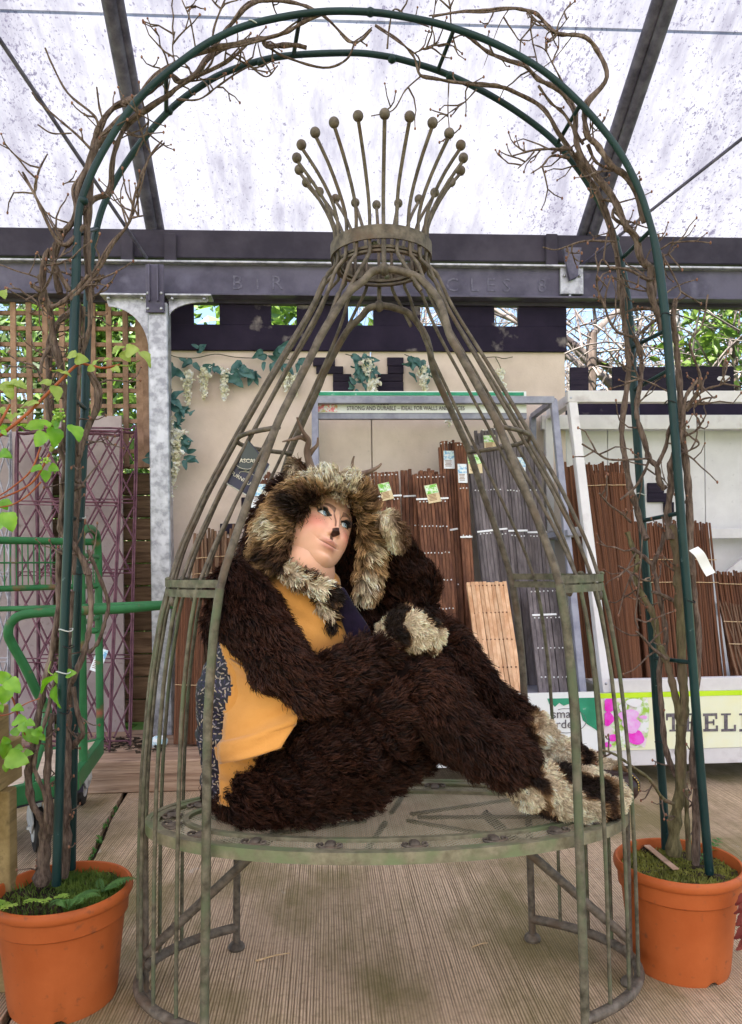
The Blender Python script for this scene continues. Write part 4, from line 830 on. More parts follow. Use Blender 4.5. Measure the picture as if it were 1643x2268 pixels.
# front and back bars between ring and arch
for sy in (1, -1):
    for k in (-1, 0, 1):
        ph = math.pi/2*sy+k*2*math.pi/22
        xk = math.cos(ph)*RR
        if k == 0: end = CW(0, -sy*bz(ZA), ZA)
        else:
            i = np.argmin(np.abs(wz-.085)); zk = zg_[i]; end = CW(math.copysign(.085, xk), -sy*bz(zk), zk)
        cb_ = crown_bar(ph, rng.normal(0, .012)); pts = [end, end*.45+cb_[0]*.55+CR@np.array([0, 0, .0])]+cb_
        MB().tube(catmull(pts, 3), .0045, 8).build('bar', mt_cage2, cage, smooth=60); balls.append(pts[-1])
    MB().tube([CW(0, -sy*bz(ZA), ZA-.004), CW(0, -sy*.118, ZR0)], .0058, 8).build('bar', mt_cage2, cage, smooth=60)
    MB().sphere(CW(0, -sy*bz(ZA), ZA-.0), (.013, .013, .016), 10, 8).build('apex_knob', mt_cage2, cage, smooth=60)
for b in balls: MB().sphere(b+np.array([0, 0, .006]), .0122, 16, 12).build('ball_finial', mt_cage2, cage, smooth=60)
def strip(path, wd, h, closed=False):
    p = np.asarray(path); t = nrm(np.gradient(p, axis=0) if not closed else np.roll(p, -1, 0)-np.roll(p, 1, 0)); nr = nrm(np.cross(t, (0, 0, 1.0))); n = len(p)
    v = np.stack([p+nr*wd/2+np.array([0, 0, h/2]), p-nr*wd/2+np.array([0, 0, h/2]), p-nr*wd/2-np.array([0, 0, h/2]), p+nr*wd/2-np.array([0, 0, h/2])], 1).reshape(-1, 3); f = []
    for i in range(n if closed else n-1):
        a, b = i*4, ((i+1) % n)*4
        for k in range(4): f.append((a+k, a+(k+1) % 4, b+(k+1) % 4, b+k))
    if not closed: f += [(0, 1, 2, 3), (4*n-1, 4*n-2, 4*n-3, 4*n-4)]
    return MB().add(v, f)
A_ = np.linspace(0, 2*math.pi, 49)[:-1]
strip([ringpt(a, RR, (ZR0+ZR1)/2) for a in A_], .004, ZR1-ZR0, True).build('crown_band', mt_cage2, cage, smooth=40)
strip([ringpt(a, RR-.018, ZR0-.012) for a in A_], .012, .006, True).build('inner_ring', mt_cage2, cage, smooth=40)
strip([ringpt(a, RR-.016, ZR0-.022) for a in A_], .012, .005, True).build('inner_ring', mt_cage2, cage, smooth=40)
for a in A_[::12]: MB().sphere(ringpt(a+.2, RR-.02, ZR0-.004), .008, 8, 6).build('bolt', mt_cage, cage, smooth=60)
# joint bars, hoops and base rails on each side
ff = np.linspace(-1, 1, 21)
for sx in (-1, 1):
    for dz in (.0098, -.0118):
        strip([CW(sx*ell(ZJ, f)[0], ell(ZJ, f)[1], ZJ+dz) for f in ff], .012, .017).build('joint_bar', mt_cage, cage)
    for f in (-.45, .45): MB().lathe(CW(sx*ell(ZJ, f)[0], ell(ZJ, f)[1], ZJ-.038), [(0, -.006), (.006, -.004), (.009, .004), (.009, .012), (.006, .018)], 10).build('acorn_nut', mt_cage2, cage, smooth=60)
    for f in (-.3, .3): MB().sphere(CW(sx*ell(ZJ, f)[0], ell(ZJ, f)[1], ZJ+.020), (.009, .009, .005), 8, 6).build('bolt', mt_cage, cage, smooth=60)
    ZH = CL(P(617, 945, 1.66))[2]; 
    hp = []
    for f in ff:
        s_ = (ZH-ZJ)/(ZR0-ZJ); t0 = f*math.acos(min(.97, wz_f(ZH)/az(ZH))); B = bz(ZH)/math.sin(math.acos(min(.97, wz_f(ZH)/az(ZH))))
        hp.append(CW(sx*(az(ZH)-.010)*math.cos(t0), -B*math.sin(t0)*.97, ZH))
    MB().tube(hp, .0058, 8).build('hoop', mt_cage2, cage, smooth=60)
    MB().tube([CW(sx*ell(.06, f)[0], ell(.06, f)[1], .06) for f in ff], .0125, 10).build('base_rail', mt_cage2, cage, smooth=60)
    x0 = ell(.06, 0)[0]-.012
    MB().tube([CW(sx*x0, 0, .012), CW(sx*(x0-.004), 0, .44)], .0085, 8).build('leg', mt_cage2, cage, smooth=60)
    MB().lathe(CW(sx*x0, 0, 0), [(.0, 0), (.022, 0), (.024, .006), (.020, .014), (.012, .02), (.0, .02)], 14).build('foot', mt_cage2, cage, smooth=40)
    MB().tube([CW(sx*(x0-.006), -.01, .118), CW(sx*.24, .0, .44)], .0115, 10).build('brace', mt_cage2, cage, smooth=60)
    MB().sphere(CW(sx*(x0-.012), -.015, .095), (.012, .012, .014), 8, 6).build('acorn_nut', mt_cage2, cage, smooth=60)
# seat
def mesh_mat():
    m, t, b = new_mat('perforated_seat_metal'); N = t.nodes.new; L = t.links.new
    tc = N('ShaderNodeTexCoord'); mp = N('ShaderNodeMapping'); mp.inputs['Rotation'].default_value = (0, 0, math.radians(45)); mp.inputs['Scale'].default_value = (118, 118, 0); L(tc.outputs['Object'], mp.inputs[0])
    vo = N('ShaderNodeTexVoronoi'); vo.voronoi_dimensions = '2D'; vo.inputs['Scale'].default_value = 1; vo.inputs['Randomness'].default_value = 0; L(mp.outputs[0], vo.inputs['Vector'])
    lt_ = N('ShaderNodeMath'); lt_.operation = 'LESS_THAN'; lt_.inputs[1].default_value = .31; L(vo.outputs['Distance'], lt_.inputs[0])
    no = N('ShaderNodeTexNoise'); no.inputs['Scale'].default_value = 9; no.inputs['Detail'].default_value = 6; L(tc.outputs['Object'], no.inputs['Vector'])
    mr = N('ShaderNodeMapRange'); mr.inputs[1].default_value = .38; mr.inputs[2].default_value = .62; L(no.outputs[0], mr.inputs[0])
    mx = N('ShaderNodeMix'); mx.data_type = 'RGBA'; mx.inputs[6].default_value = (.32, .285, .185, 1); mx.inputs[7].default_value = (.48, .445, .315, 1); L(mr.outputs[0], mx.inputs[0]); L(mx.outputs[2], b.inputs['Base Color'])
    b.inputs['Metallic'].default_value = .2; b.inputs['Roughness'].default_value = .5
    tr = N('ShaderNodeBsdfTransparent'); ms = N('ShaderNodeMixShader'); L(lt_.outputs[0], ms.inputs[0]); L(b.outputs[0], ms.inputs[1]); L(tr.outputs[0], ms.inputs[2]); L(ms.outputs[0], t.nodes['Material Output'].inputs[0]); return m
mt_seat = M('seat_frame_metal', (.12, .105, .066), (.23, .205, .135), 36, .55, .12, .2, 90, contrast=.5, detail=6, c3=(.14, .165, .085), scale3=11, amt3=.45, spec=.25)
SA, SB, SZ = .592, .272, .45
A_ = np.linspace(0, 2*math.pi, 97)[:-1]
def se(a, k, z, din=0): return CW((SA*k-din)*math.cos(a), -.014-(SB*k-din)*math.sin(a), z)
v = [CW(0, -.014, SZ-.004)]; f = []
for r_ in (.5, .96):
    for a in A_: v.append(se(a, r_, SZ-.004))
n_ = len(A_)
for j in range(n_): k = (j+1) % n_; f.append((0, 1+j, 1+k)); f.append((1+j, 1+n_+j, 1+n_+k, 1+k))
mkobj('mesh_panel', np.array(v), f, mesh_mat(), cage)
strip([se(a, 1, SZ-.006, .0035) for a in A_], .006, .026, True).build('seat_rim', mt_seat, cage, smooth=40)
strip([se(a, 1, SZ+.001, .018) for a in A_], .030, .006, True).build('rim_border', mt_seat, cage, smooth=40)
strip([se(a, 1, SZ+.0045, .010) for a in A_], .007, .004, True).build('rim_bead', mt_seat, cage, smooth=40)
strip([se(a, 1, SZ+.000, .096) for a in A_], .014, .009, True).build('inner_oval', mt_seat, cage, smooth=40)
for a in np.linspace(0, 2*math.pi, 9)[:-1]+.13: MB().bar(se(a, .12, SZ-.010), se(a, .985, SZ-.010), .012, .006).build('spoke', mt_seat, cage)
fm = MB(); fm.sphere((0, .004, .002), (.013, .021, .006), 10, 8)
for sx in (-1, 1):
    fm.tube(catmull([(sx*.004, -.016, .002), (sx*.016, -.020, .003), (sx*.027, -.010, .003), (sx*.025, .002, .003), (sx*.017, .001, .003), (sx*.018, -.007, .003)], 4), .0028, 6)
fm.tube([(-.012, -.020, .002), (.012, -.020, .002)], .004, 6)
fmesh = mkmesh('fleur', *fm.arrays(), mt_cage2, 60)
for a in np.linspace(0, 2*math.pi, 19)[:-1]+.09:
    c = se(a, 1, SZ+.001, .058); dv = nrm(np.array([math.cos(a)*SB, -math.sin(a)*SA, 0])); dv = CR@dv; ang = math.atan2(dv[1], dv[0])+math.pi/2
    piece('fleur_ornament', fmesh, cage, c, rotz(ang))
# ------------------------------------------------------------------ hanging care booklet
bk = thing('care_booklet', P(545, 1045, 1.80), 'dark glossy furniture care booklet hanging from the cage hoop', 'booklet')
mt_bk = M('booklet_navy', (.018, .018, .035), (.03, .03, .055), 6, .3, coat=.3); mt_bk2 = M('booklet_charcoal', (.028, .036, .036), (.045, .055, .052), 6, .3, coat=.3); mt_gold = M('pale_print', (.62, .58, .48), None, 10, .5); mt_paper = M('paper_edge', (.7, .7, .68), None, 10, .6)
YK = 1.74
bp_ = V('d', [(640, 1075), (785, 1245), (690, 1400), (640, 1445), (497, 1360), (570, 1215)])
MB().prism([P(x, y, YK+.012) for x, y in [(x+1.5, y+4) for x, y in bp_]], (0, .004, 0)).build('pages', mt_paper, bk)
MB().prism([P(x, y, YK+.006) for x, y in bp_], (0, .003, 0)).build('cover', mt_bk, bk)
fp_ = V('d', [(640, 1080), (715, 1180), (700, 1290), (575, 1275), (600, 1190)]); MB().prism([P(x, y, YK) for x, y in fp_], (0, .004, 0)).build('flap', mt_bk2, bk)
def tpx(s_, q, size, ang, Y, mat, sx=1.): p_ = P(*V('d', [q])[0], Y); text('lettering', s_, size, p_, RF@rotz(ang), mat, bk, .0003, font_sx=sx)
tpx('ASCALON', (588, 1232), .0135, -.03, YK-.001, mt_gold, .95); tpx('FURNITURE CARE', (528, 1308), .0125, -.56, YK+.004, mt_gold, 1.0)
MB().tube([P(*V('d', [(600+k*12, 1212+k*.6)])[0], YK-.001) for k in range(9)], .0006, 4).build('rule_line', mt_gold, bk)
for k in range(3): MB().tube([P(*V('d', [(620+22*math.cos(a)*2.2+k*8, 1262+k*22+14*math.sin(a*1.3+k))])[0], YK-.001+.006*(k > 0)) for a in np.linspace(0, 3.4, 16)], .0005, 4).build('swirl', mt_gold, bk)
MB().tube([P(*q, YK+.01) for q in V('d', [(640, 1140), (636, 1100), (648, 1075)])]+[P(*V('d', [(645, 1060)])[0], 1.80)], .0008, 4).build('loop_string', mt_paper, bk)
# ------------------------------------------------------------------ green garden arch
mt_arch = M('green_plastic_tube', (.003, .018, .019), (.007, .030, .030), 9, .42, 0, .05, 60, contrast=.5, c3=(.16, .22, .22), scale3=60, amt3=.235, spec=.35)
mt_tie = M('black_cable_tie', (.012, .012, .014), None, 10, .4); mt_tiew = M('pale_plastic_tie', (.42, .44, .42), None, 10, .4)
YFa, YBa = 1.865, 2.035
front = [(125, 1960), (133, 1700), (142, 1400), (152, 1150), (160, 850), (168, 620), (174, 480), (190, 415), (225, 340), (278, 255), (325, 200), (400, 137), (475, 87), (565, 51), (700, 27), (821, 27), (921, 42), (996, 60), (1096, 97), (1196, 152), (1281, 225), (1361, 320), (1411, 410), (1441, 500), (1457, 575), (1467, 650), (1476, 726), (1486, 850), (1499, 1019), (1512, 1200), (1524, 1343), (1536, 1500), (1552, 1713), (1571, 1935)]
back = [(158, 1925), (164, 1612), (170, 1369), (176, 1180), (188, 912), (195, 650), (204, 560), (222, 475), (250, 410), (280, 360), (320, 305), (385, 235), (450, 187), (500, 160), (575, 135), (650, 122), (780, 117), (850, 124), (896, 134), (971, 157), (1046, 190), (1121, 232), (1196, 285), (1246, 332), (1296, 397), (1341, 475), (1363, 535), (1378, 600), (1391, 680), (1398, 760), (1404, 872), (1414, 1019), (1427, 1230), (1445, 1422), (1455, 1579), (1469, 1771), (1474, 1880)]
arch = thing('garden_arch', P(830, 1950, 1.95)*np.array([1, 1, 0]), 'dark green tubular garden arch standing in two terracotta pots', 'arch')
for nm, pts, Y in (('front_hoop', front, YFa), ('back_hoop', back, YBa)):
    n_ = len(pts); th_ = np.array([.0112 if y > 560 else .0086 for x, y in pts])
    pth = catmull([P(x, y, Y) for x, y in pts], 5); rr = np.interp(np.linspace(0, 1, len(pth)), np.linspace(0, 1, n_), th_)
    MB().tube(pth, rr, 10).build(nm, mt_arch, arch, smooth=60)
for a, b in (((368, 165), (368, 248)), ((665, 33), (650, 122)), ((1006, 63), (969, 157)), ((1286, 230), (1234, 318)), ((1443, 508), (1378, 572)), ((1477, 730), (1398, 770)), ((1484, 818), (1402, 864)), ((1506, 1136), (1423, 1153)), ((1530, 1467), (1447, 1457)), ((148, 1146), (180, 1150)), ((157, 880), (189, 905)), ((172, 520), (215, 505)), ((139, 1490), (168, 1480))):
    MB().tube([P(*a, YFa), P(*b, YBa)], .0058, 8).build('rung', mt_arch, arch, smooth=60)
for (x, y, Y) in ((868, 131, YBa), (996, 168, YBa), (578, 139, YBa), (820, 27, YFa), (373, 246, YBa), (1362, 530, YBa), (184, 445, YFa)): MB().sphere(P(x, y, Y), (.013, .012, .011), 10, 6).build('clip', mt_arch, arch, smooth=60)
def ties(par, pts, mat):
    for (x, y, Y, r) in pts:
        c = P(x, y, Y); MB().tube([c+np.array([r*math.cos(a), r*.9*math.sin(a), .003*math.sin(a*2)]) for a in np.linspace(0, 2*math.pi, 15)[:-1]], .0016, 5, True).build('cable_tie', mat, par)
ties(arch, [(150, 1432, YFa, .014), (140, 1577, YFa, .014), (171, 1270, YBa, .014), (1476, 698, YFa, .014), (1527, 1332, YFa, .014), (1448, 1420, YBa, .013), (1461, 1642, YBa, .013), (1485, 891, YFa, .014)], mt_tie)
ties(arch, [(176, 1146, YBa, .015), (146, 1395, YFa, .016), (141, 1488, YFa, .017), (1403, 704, YBa, .014), (1418, 1095, YBa, .014), (560, 52, YFa, .012)], mt_tiew)
# ------------------------------------------------------------------ terracotta pots
mt_pot = M('terracotta_plastic', (.31, .066, .014), (.42, .105, .028), 4, .55, 0, .08, 70, contrast=.6, detail=7, c3=(.17, .055, .025), scale3=42, amt3=.31, spec=.25)
mt_moss = leaf_mat('moss', (.045, .085, .012), (.13, .19, .03), .7, .2); mt_moss2 = leaf_mat('yellow_moss', (.10, .11, .02), (.24, .24, .05), .7, .2)
def pot(label, xc, fronty, rimy, R_):
    g_ = G(xc, fronty); Yc = g_[1]+R_*.76; c = P(xc, fronty, Yc); c[2] = 0; zr = P(xc, rimy, Yc)[2]
    t = thing('plant_pot', c, label, 'plant pot', 'terracotta plant pots at the feet of the arch')
    H_ = zr; prof = [(.0, .004), (R_*.70, .004), (R_*.745, .0), (R_*.765, .012), (R_*.83, H_*.45), (R_*.885, H_*.735), (R_*.915, H_*.745), (R_*.93, H_*.755), (R_*.945, H_*.89), (R_*.985, H_*.905), (R_*1.0, H_*.925), (R_*1.005, H_*.95), (R_*.995, H_*.98), (R_*.965, H_*1.0), (R_*.935, H_*.995), (R_*.92, H_*.96), (R_*.90, H_*.80), (.0, H_*.80)]
    mb = MB().lathe(c, prof, 64); v, f = mb.arrays()
    for k in range(len(v)):      # slight squash and drainage notches at the foot
        a = math.atan2(v[k][1]-c[1], v[k][0]-c[0]); v[k][:2] = c[:2]+(v[k][:2]-c[:2])*(1+.006*math.sin(2*a+1)+.004*math.sin(3*a))
        if v[k][2] < .006 and (math.sin(a*4+.6) > .86): v[k][2] += .010
    mkobj('shell', v, f, mt_pot, t, smooth=35)
    n_ = 20; vv = [c+np.array([0, 0, H_*.90])]; ff_ = []
    for r_ in (.3, .6, .91):
        for j in range(32): a = 2*math.pi*j/32; vv.append(c+np.array([R_*r_*math.cos(a), R_*r_*math.sin(a), H_*.89+rng.normal(0, .005)]))
    for j in range(32):
        k = (j+1) % 32; ff_ += [(0, 1+j, 1+k)]+[(1+32*q+j, 1+32*(q+1)+j, 1+32*(q+1)+k, 1+32*q+k) for q in (0, 1)]
    mkobj('soil', np.array(vv), ff_, mt_soil, t, smooth=60)
    return c, zr
pl, zl = pot('terracotta pot spilling fern and moss, beside the wooden planter', 142, 2275, 1961, .166)
pr, zr_ = pot('terracotta pot with mossy soil and a wooden label, beside the fur boots', 1505, 2192, 1902, .163)
def blades(c, R_, z, n, h, w_, mat, label, name, cat, cond=lambda a, r: True):
    v = []; f = []
    for _ in range(n):
        a, r = rng.uniform(0, 6.28), R_*math.sqrt(rng.uniform(0, 1))
        if not cond(a, r): continue
        b = c+np.array([r*math.cos(a), r*math.sin(a), z]); d = rng.normal(size=3)*.5; d[2] = 1; d = nrm(d)*h*rng.uniform(.4, 1.3); s_ = nrm(np.cross(d, rng.normal(size=3)))*w_
        k = len(v); v += [b-s_, b+s_, b+d*.6+s_*.8, b+d]; f += [(k, k+1, k+2), (k, k+2, k+3)]
    mkobj(name, np.array(v), f, mat, None, org=c+np.array([0, 0, z]), label=label, cat=cat, kind='stuff')
blades(pl, .145, zl*.89, 5200, .020, .0018, mt_moss, 'green cushion moss covering the soil of the pot beside the planter', 'cushion_moss', 'moss', lambda a, r: math.cos(a-.5) > -.1 or rng.uniform() < .2)
blades(pr, .142, zr_*.89, 4200, .011, .0022, mt_moss2, 'yellow green moss covering the soil of the pot beside the boots', 'yellow_moss', 'moss')
# wooden plant label in right pot
a, b = G(1432, 1872, zr_*.95), G(1497, 1925, zr_*.93)
MB().bar(a, b, .018, .004, bev=.001).build('plant_label', mt_sleeper, None, label='bare wooden plant label lying on the mossy soil', cat='plant label')

# ------------------------------------------------------------------ woody climbers
mt_vine = M('vine_bark', (.050, .033, .026), (.165, .118, .094), 55, .85, 0, .8, 110, stretch=(2, 2, .5), contrast=.5, detail=7, c3=(.26, .195, .155), scale3=18, amt3=.33, spec=.2)
mt_vine2 = M('mossy_vine_bark', (.058, .048, .024), (.165, .142, .075), 45, .85, 0, .8, 100, stretch=(2, 2, .5), contrast=.5, detail=7, c3=(.14, .095, .065), scale3=9, amt3=.45, spec=.2)
mt_bud = M('brown_bud', (.14, .06, .04), (.22, .11, .07), 30, .6)
def climber(label, base, stems, nt, seed):
    r_ = np.random.default_rng(seed); t = thing('climbing_plant', base, label, 'climber'); tw = MB(); bd = MB(); allp = []
    for (reg, pts, Y0, Y1, ra, rb, *mm) in stems:
        q = V(reg, pts) if reg else pts; n_ = len(q)
        pp = [P(x+r_.normal(0, .8), y, Y0+(Y1-Y0)*i/(n_-1)+r_.normal(0, .004)) for i, (x, y) in enumerate(q)]
        c = catmull(pp, 5); rr = np.linspace(ra, rb, len(c))*1.13e-3; rr = rr*(1+.10*np.sin(np.arange(len(c))*1.7)+r_.normal(0, .10, len(c)))
        MB().tube(c, rr, 9 if ra > 4 else 6).build('stem', mm[0] if mm else mt_vine, t, smooth=60); allp.append((c, rr))
        if ra >= 4.5 and reg in ('a', 'b', 'c') and n_ > 4:      # thinner companion stem twined round the first
            k0 = int(r_.integers(0, 2)); q2 = q[k0:]; off = r_.uniform(0, 6.28)
            pp = [P(x+7*math.sin(i*1.3+off)+r_.normal(0, 2), y+5*math.cos(i*1.1+off), Y0+(Y1-Y0)*(i+k0)/(n_-1)+.012*math.cos(i*1.3+off)) for i, (x, y) in enumerate(q2)]
            c2 = catmull(pp, 5); r2 = np.linspace(ra*.5, max(1.6, rb*.5), len(c2))*1.13e-3*(1+r_.normal(0, .10, len(c2)))
            MB().tube(c2, r2, 7).build('stem', mm[0] if mm else mt_vine, t, smooth=60); allp.append((c2, r2))
    for _ in range(nt):
        c, rr = allp[r_.integers(len(allp))]; i = int(r_.integers(2, len(c)-1)); d = nrm(c[i]-c[i-1]); s_ = nrm(np.cross(d, r_.normal(size=3)))
        if abs(s_[1]) > .75: continue
        L_ = r_.uniform(.02, .13)*(.6 if c[i][2] < .8 else 1); p = [c[i]]; dd = nrm(s_+d*.5)
        for k in range(4): dd = nrm(dd+r_.normal(size=3)*.28+np.array([0, 0, .06])); p.append(p[-1]+dd*L_/4)
        tw.tube(p, np.linspace(.0026, .0013, 5), 5); bd.sphere(p[-1], (.003, .003, .0045), 6, 4)
        if r_.uniform() < .6: 
            k = int(r_.integers(1, 4)); e = nrm(dd+r_.normal(size=3)*.7); tw.tube([p[k], p[k]+e*L_*.25, p[k]+nrm(e+np.array([0, 0, .3]))*L_*.45], [.0019, .0015, .0011], 5); bd.sphere(p[k]+nrm(e+np.array([0, 0, .3]))*L_*.45, .0028, 6, 4)
    o = tw.build('spur_twigs', mt_vine, t, smooth=60); o['kind'] = 'stuff'; o = bd.build('buds', mt_bud, t, smooth=60); o['kind'] = 'stuff'
YA, YB3 = 1.85, 1.98
climber('bare woody climber with pale twisting stems rising from the fern pot over the arch', pl, [
    ('k', [(270, 725), (290, 500), (305, 330), (330, 250)], 1.93, 1.92, 16, 12), ('k', [(415, 670), (430, 400), (432, 0)], 1.96, 1.95, 12.5, 11),
    ('g', [(470, 1800), (492, 1600), (495, 1300), (480, 1100), (492, 900), (500, 600), (520, 300)], 1.95, 1.95, 11, 7),
    ('g', [(330, 2060), (290, 1950), (235, 1850), (205, 1650), (235, 1480), (265, 1280), (300, 1100), (335, 930), (375, 780), (395, 640), (430, 420), (425, 200), (430, 0)], 1.92, 1.88, 8, 6.5),
    ('g', [(375, 2060), (360, 1850), (340, 1700), (350, 1480), (355, 1300), (395, 1200)], 1.90, 1.90, 9, 6), ('g', [(340, 2000), (330, 1800), (270, 1650), (250, 1560), (300, 1350), (350, 1180), (400, 950), (500, 830)], 1.89, 1.89, 5, 4),
    ('g', [(510, 1150), (505, 1020), (560, 880), (615, 740), (650, 590), (662, 420), (650, 210), (615, 110), (560, 0)], 1.95, 1.90, 7, 6),
    ('g', [(650, 755), (720, 670), (770, 520), (792, 390), (735, 225), (640, 0)], 1.93, 1.90, 4.5, 4), ('g', [(535, 1000), (570, 1200), (612, 1330), (560, 1395), (525, 1440)], 1.93, 1.97, 5, 7),
    ('c', [(585, 1972), (550, 1880), (470, 1755), (395, 1685), (400, 1600), (430, 1470), (500, 1400), (535, 1375), (490, 1345)], 1.87, 1.9, 6, 5.5),
    ('c', [(480, 1972), (495, 1650), (508, 1350), (505, 1100), (500, 900), (512, 650), (515, 450), (530, 200)], 1.95, 1.93, 6, 6), ('c', [(400, 1720), (412, 1400), (425, 1250), (385, 1130)], 1.9, 1.88, 6, 5),
    ('c', [(480, 1335), (520, 1200), (548, 1100), (585, 1000), (632, 880), (635, 740), (592, 640)], 1.88, 1.9, 6, 7), ('c', [(420, 1150), (480, 1100), (560, 1050)], 1.95, 1.95, 7, 6),
    ('c', [(410, 1150), (432, 900), (412, 700), (390, 560), (352, 400), (330, 230), (290, 130), (265, 0)], 1.92, 1.88, 9, 6.5), ('c', [(335, 1000), (320, 850), (322, 700), (332, 500), (375, 330), (450, 255), (540, 200)], 1.94, 1.98, 8, 7),
    ('c', [(500, 650), (542, 520), (582, 350), (592, 120), (625, 60), (680, 0)], 1.88, 1.86, 5, 3.5), ('c', [(330, 215), (410, 180), (500, 90), (580, 0)], 1.86, 1.86, 5, 4), ('c', [(290, 130), (250, 100), (205, 65)], 1.86, 1.84, 4.5, 4), ('c', [(285, 120), (230, 135), (175, 165)], 1.87, 1.85, 3.5, 2.5),
    ('c', [(265, 650), (275, 560), (330, 470)], 1.87, 1.88, 3, 4), ('c', [(330, 1000), (310, 850), (250, 640), (212, 585)], 1.9, 1.86, 3.5, 2),
    ('a', [(190, 1329), (185, 1200), (215, 1110), (245, 1180), (310, 1290)], 1.86, 1.86, 6, 4), ('a', [(265, 1300), (235, 1150), (265, 1050), (335, 960), (342, 850), (380, 760), (410, 650), (440, 560), (500, 480), (570, 450), (640, 420), (700, 370), (750, 328), (800, 362), (870, 330), (920, 260), (1000, 210), (1150, 170), (1185, 202), (1300, 200), (1355, 212)], 1.87, 1.97, 7, 5),
    ('a', [(400, 1329), (385, 1080), (397, 900), (405, 700), (470, 590), (560, 500), (620, 440), (700, 340), (800, 270), (950, 210), (1080, 190), (1250, 150), (1340, 100), (1430, 60)], 1.90, 1.88, 8.5, 3.5),
    ('a', [(420, 880), (480, 840), (500, 700), (560, 560), (680, 470), (800, 380), (900, 290), (955, 190), (1040, 90), (1110, 20), (1200, 2), (1330, 20), (1440, 75), (1550, 182), (1600, 178), (1643, 130)], 1.96, 1.90, 6, 2.5),
    ('a', [(560, 540), (700, 450), (830, 360), (1000, 280), (1100, 190)], 1.93, 1.93, 4.5, 3), ('a', [(370, 1000), (300, 1080), (250, 1060), (190, 940), (150, 850), (100, 762)], 1.87, 1.82, 5, 2.2), ('a', [(155, 845), (172, 760), (212, 682)], 1.83, 1.82, 2.5, 1.6),
    ('a', [(310, 1329), (420, 1220), (500, 1080), (575, 980), (600, 860), (658, 705), (730, 632)], 1.86, 1.84, 5, 1.8), ('a', [(580, 965), (632, 955)], 1.85, 1.84, 2.5, 1.5), ('a', [(420, 880), (300, 1010), (235, 1010)], 1.9, 1.86, 5, 3),
    ('a', [(440, 560), (410, 505), (300, 412), (232, 290), (202, 212)], 1.87, 1.83, 3.2, 1.8), ('a', [(460, 540), (440, 480), (428, 385)], 1.87, 1.86, 2.6, 1.8), ('a', [(402, 662), (340, 598), (262, 530), (172, 452), (140, 408)], 1.87, 1.82, 3, 1.6), ('a', [(318, 590), (230, 590), (168, 552)], 1.85, 1.83, 2, 1.4),
    ('a', [(865, 212), (842, 92), (808, 0)], 1.88, 1.86, 2.2, 1.6), ('a', [(940, 200), (952, 110), (1002, -10)], 1.88, 1.86, 2.6, 2), ('a', [(770, 282), (765, 210), (776, 140)], 1.88, 1.87, 2, 1.3), ('a', [(1000, 235), (1100, 290), (1180, 340), (1230, 290)], 1.95, 1.97, 2.2, 1.4),
    ('a', [(1180, 200), (1260, 250), (1430, 300), (1530, 265), (1570, 190)], 1.97, 1.97, 3.2, 2.2), ('a', [(780, 440), (880, 440), (960, 385), (1040, 330), (1100, 295)], 1.99, 1.99, 2.4, 1.8), ('a', [(650, 480), (650, 560), (600, 690)], 1.97, 1.97, 2, 1.6)], 260, 3)
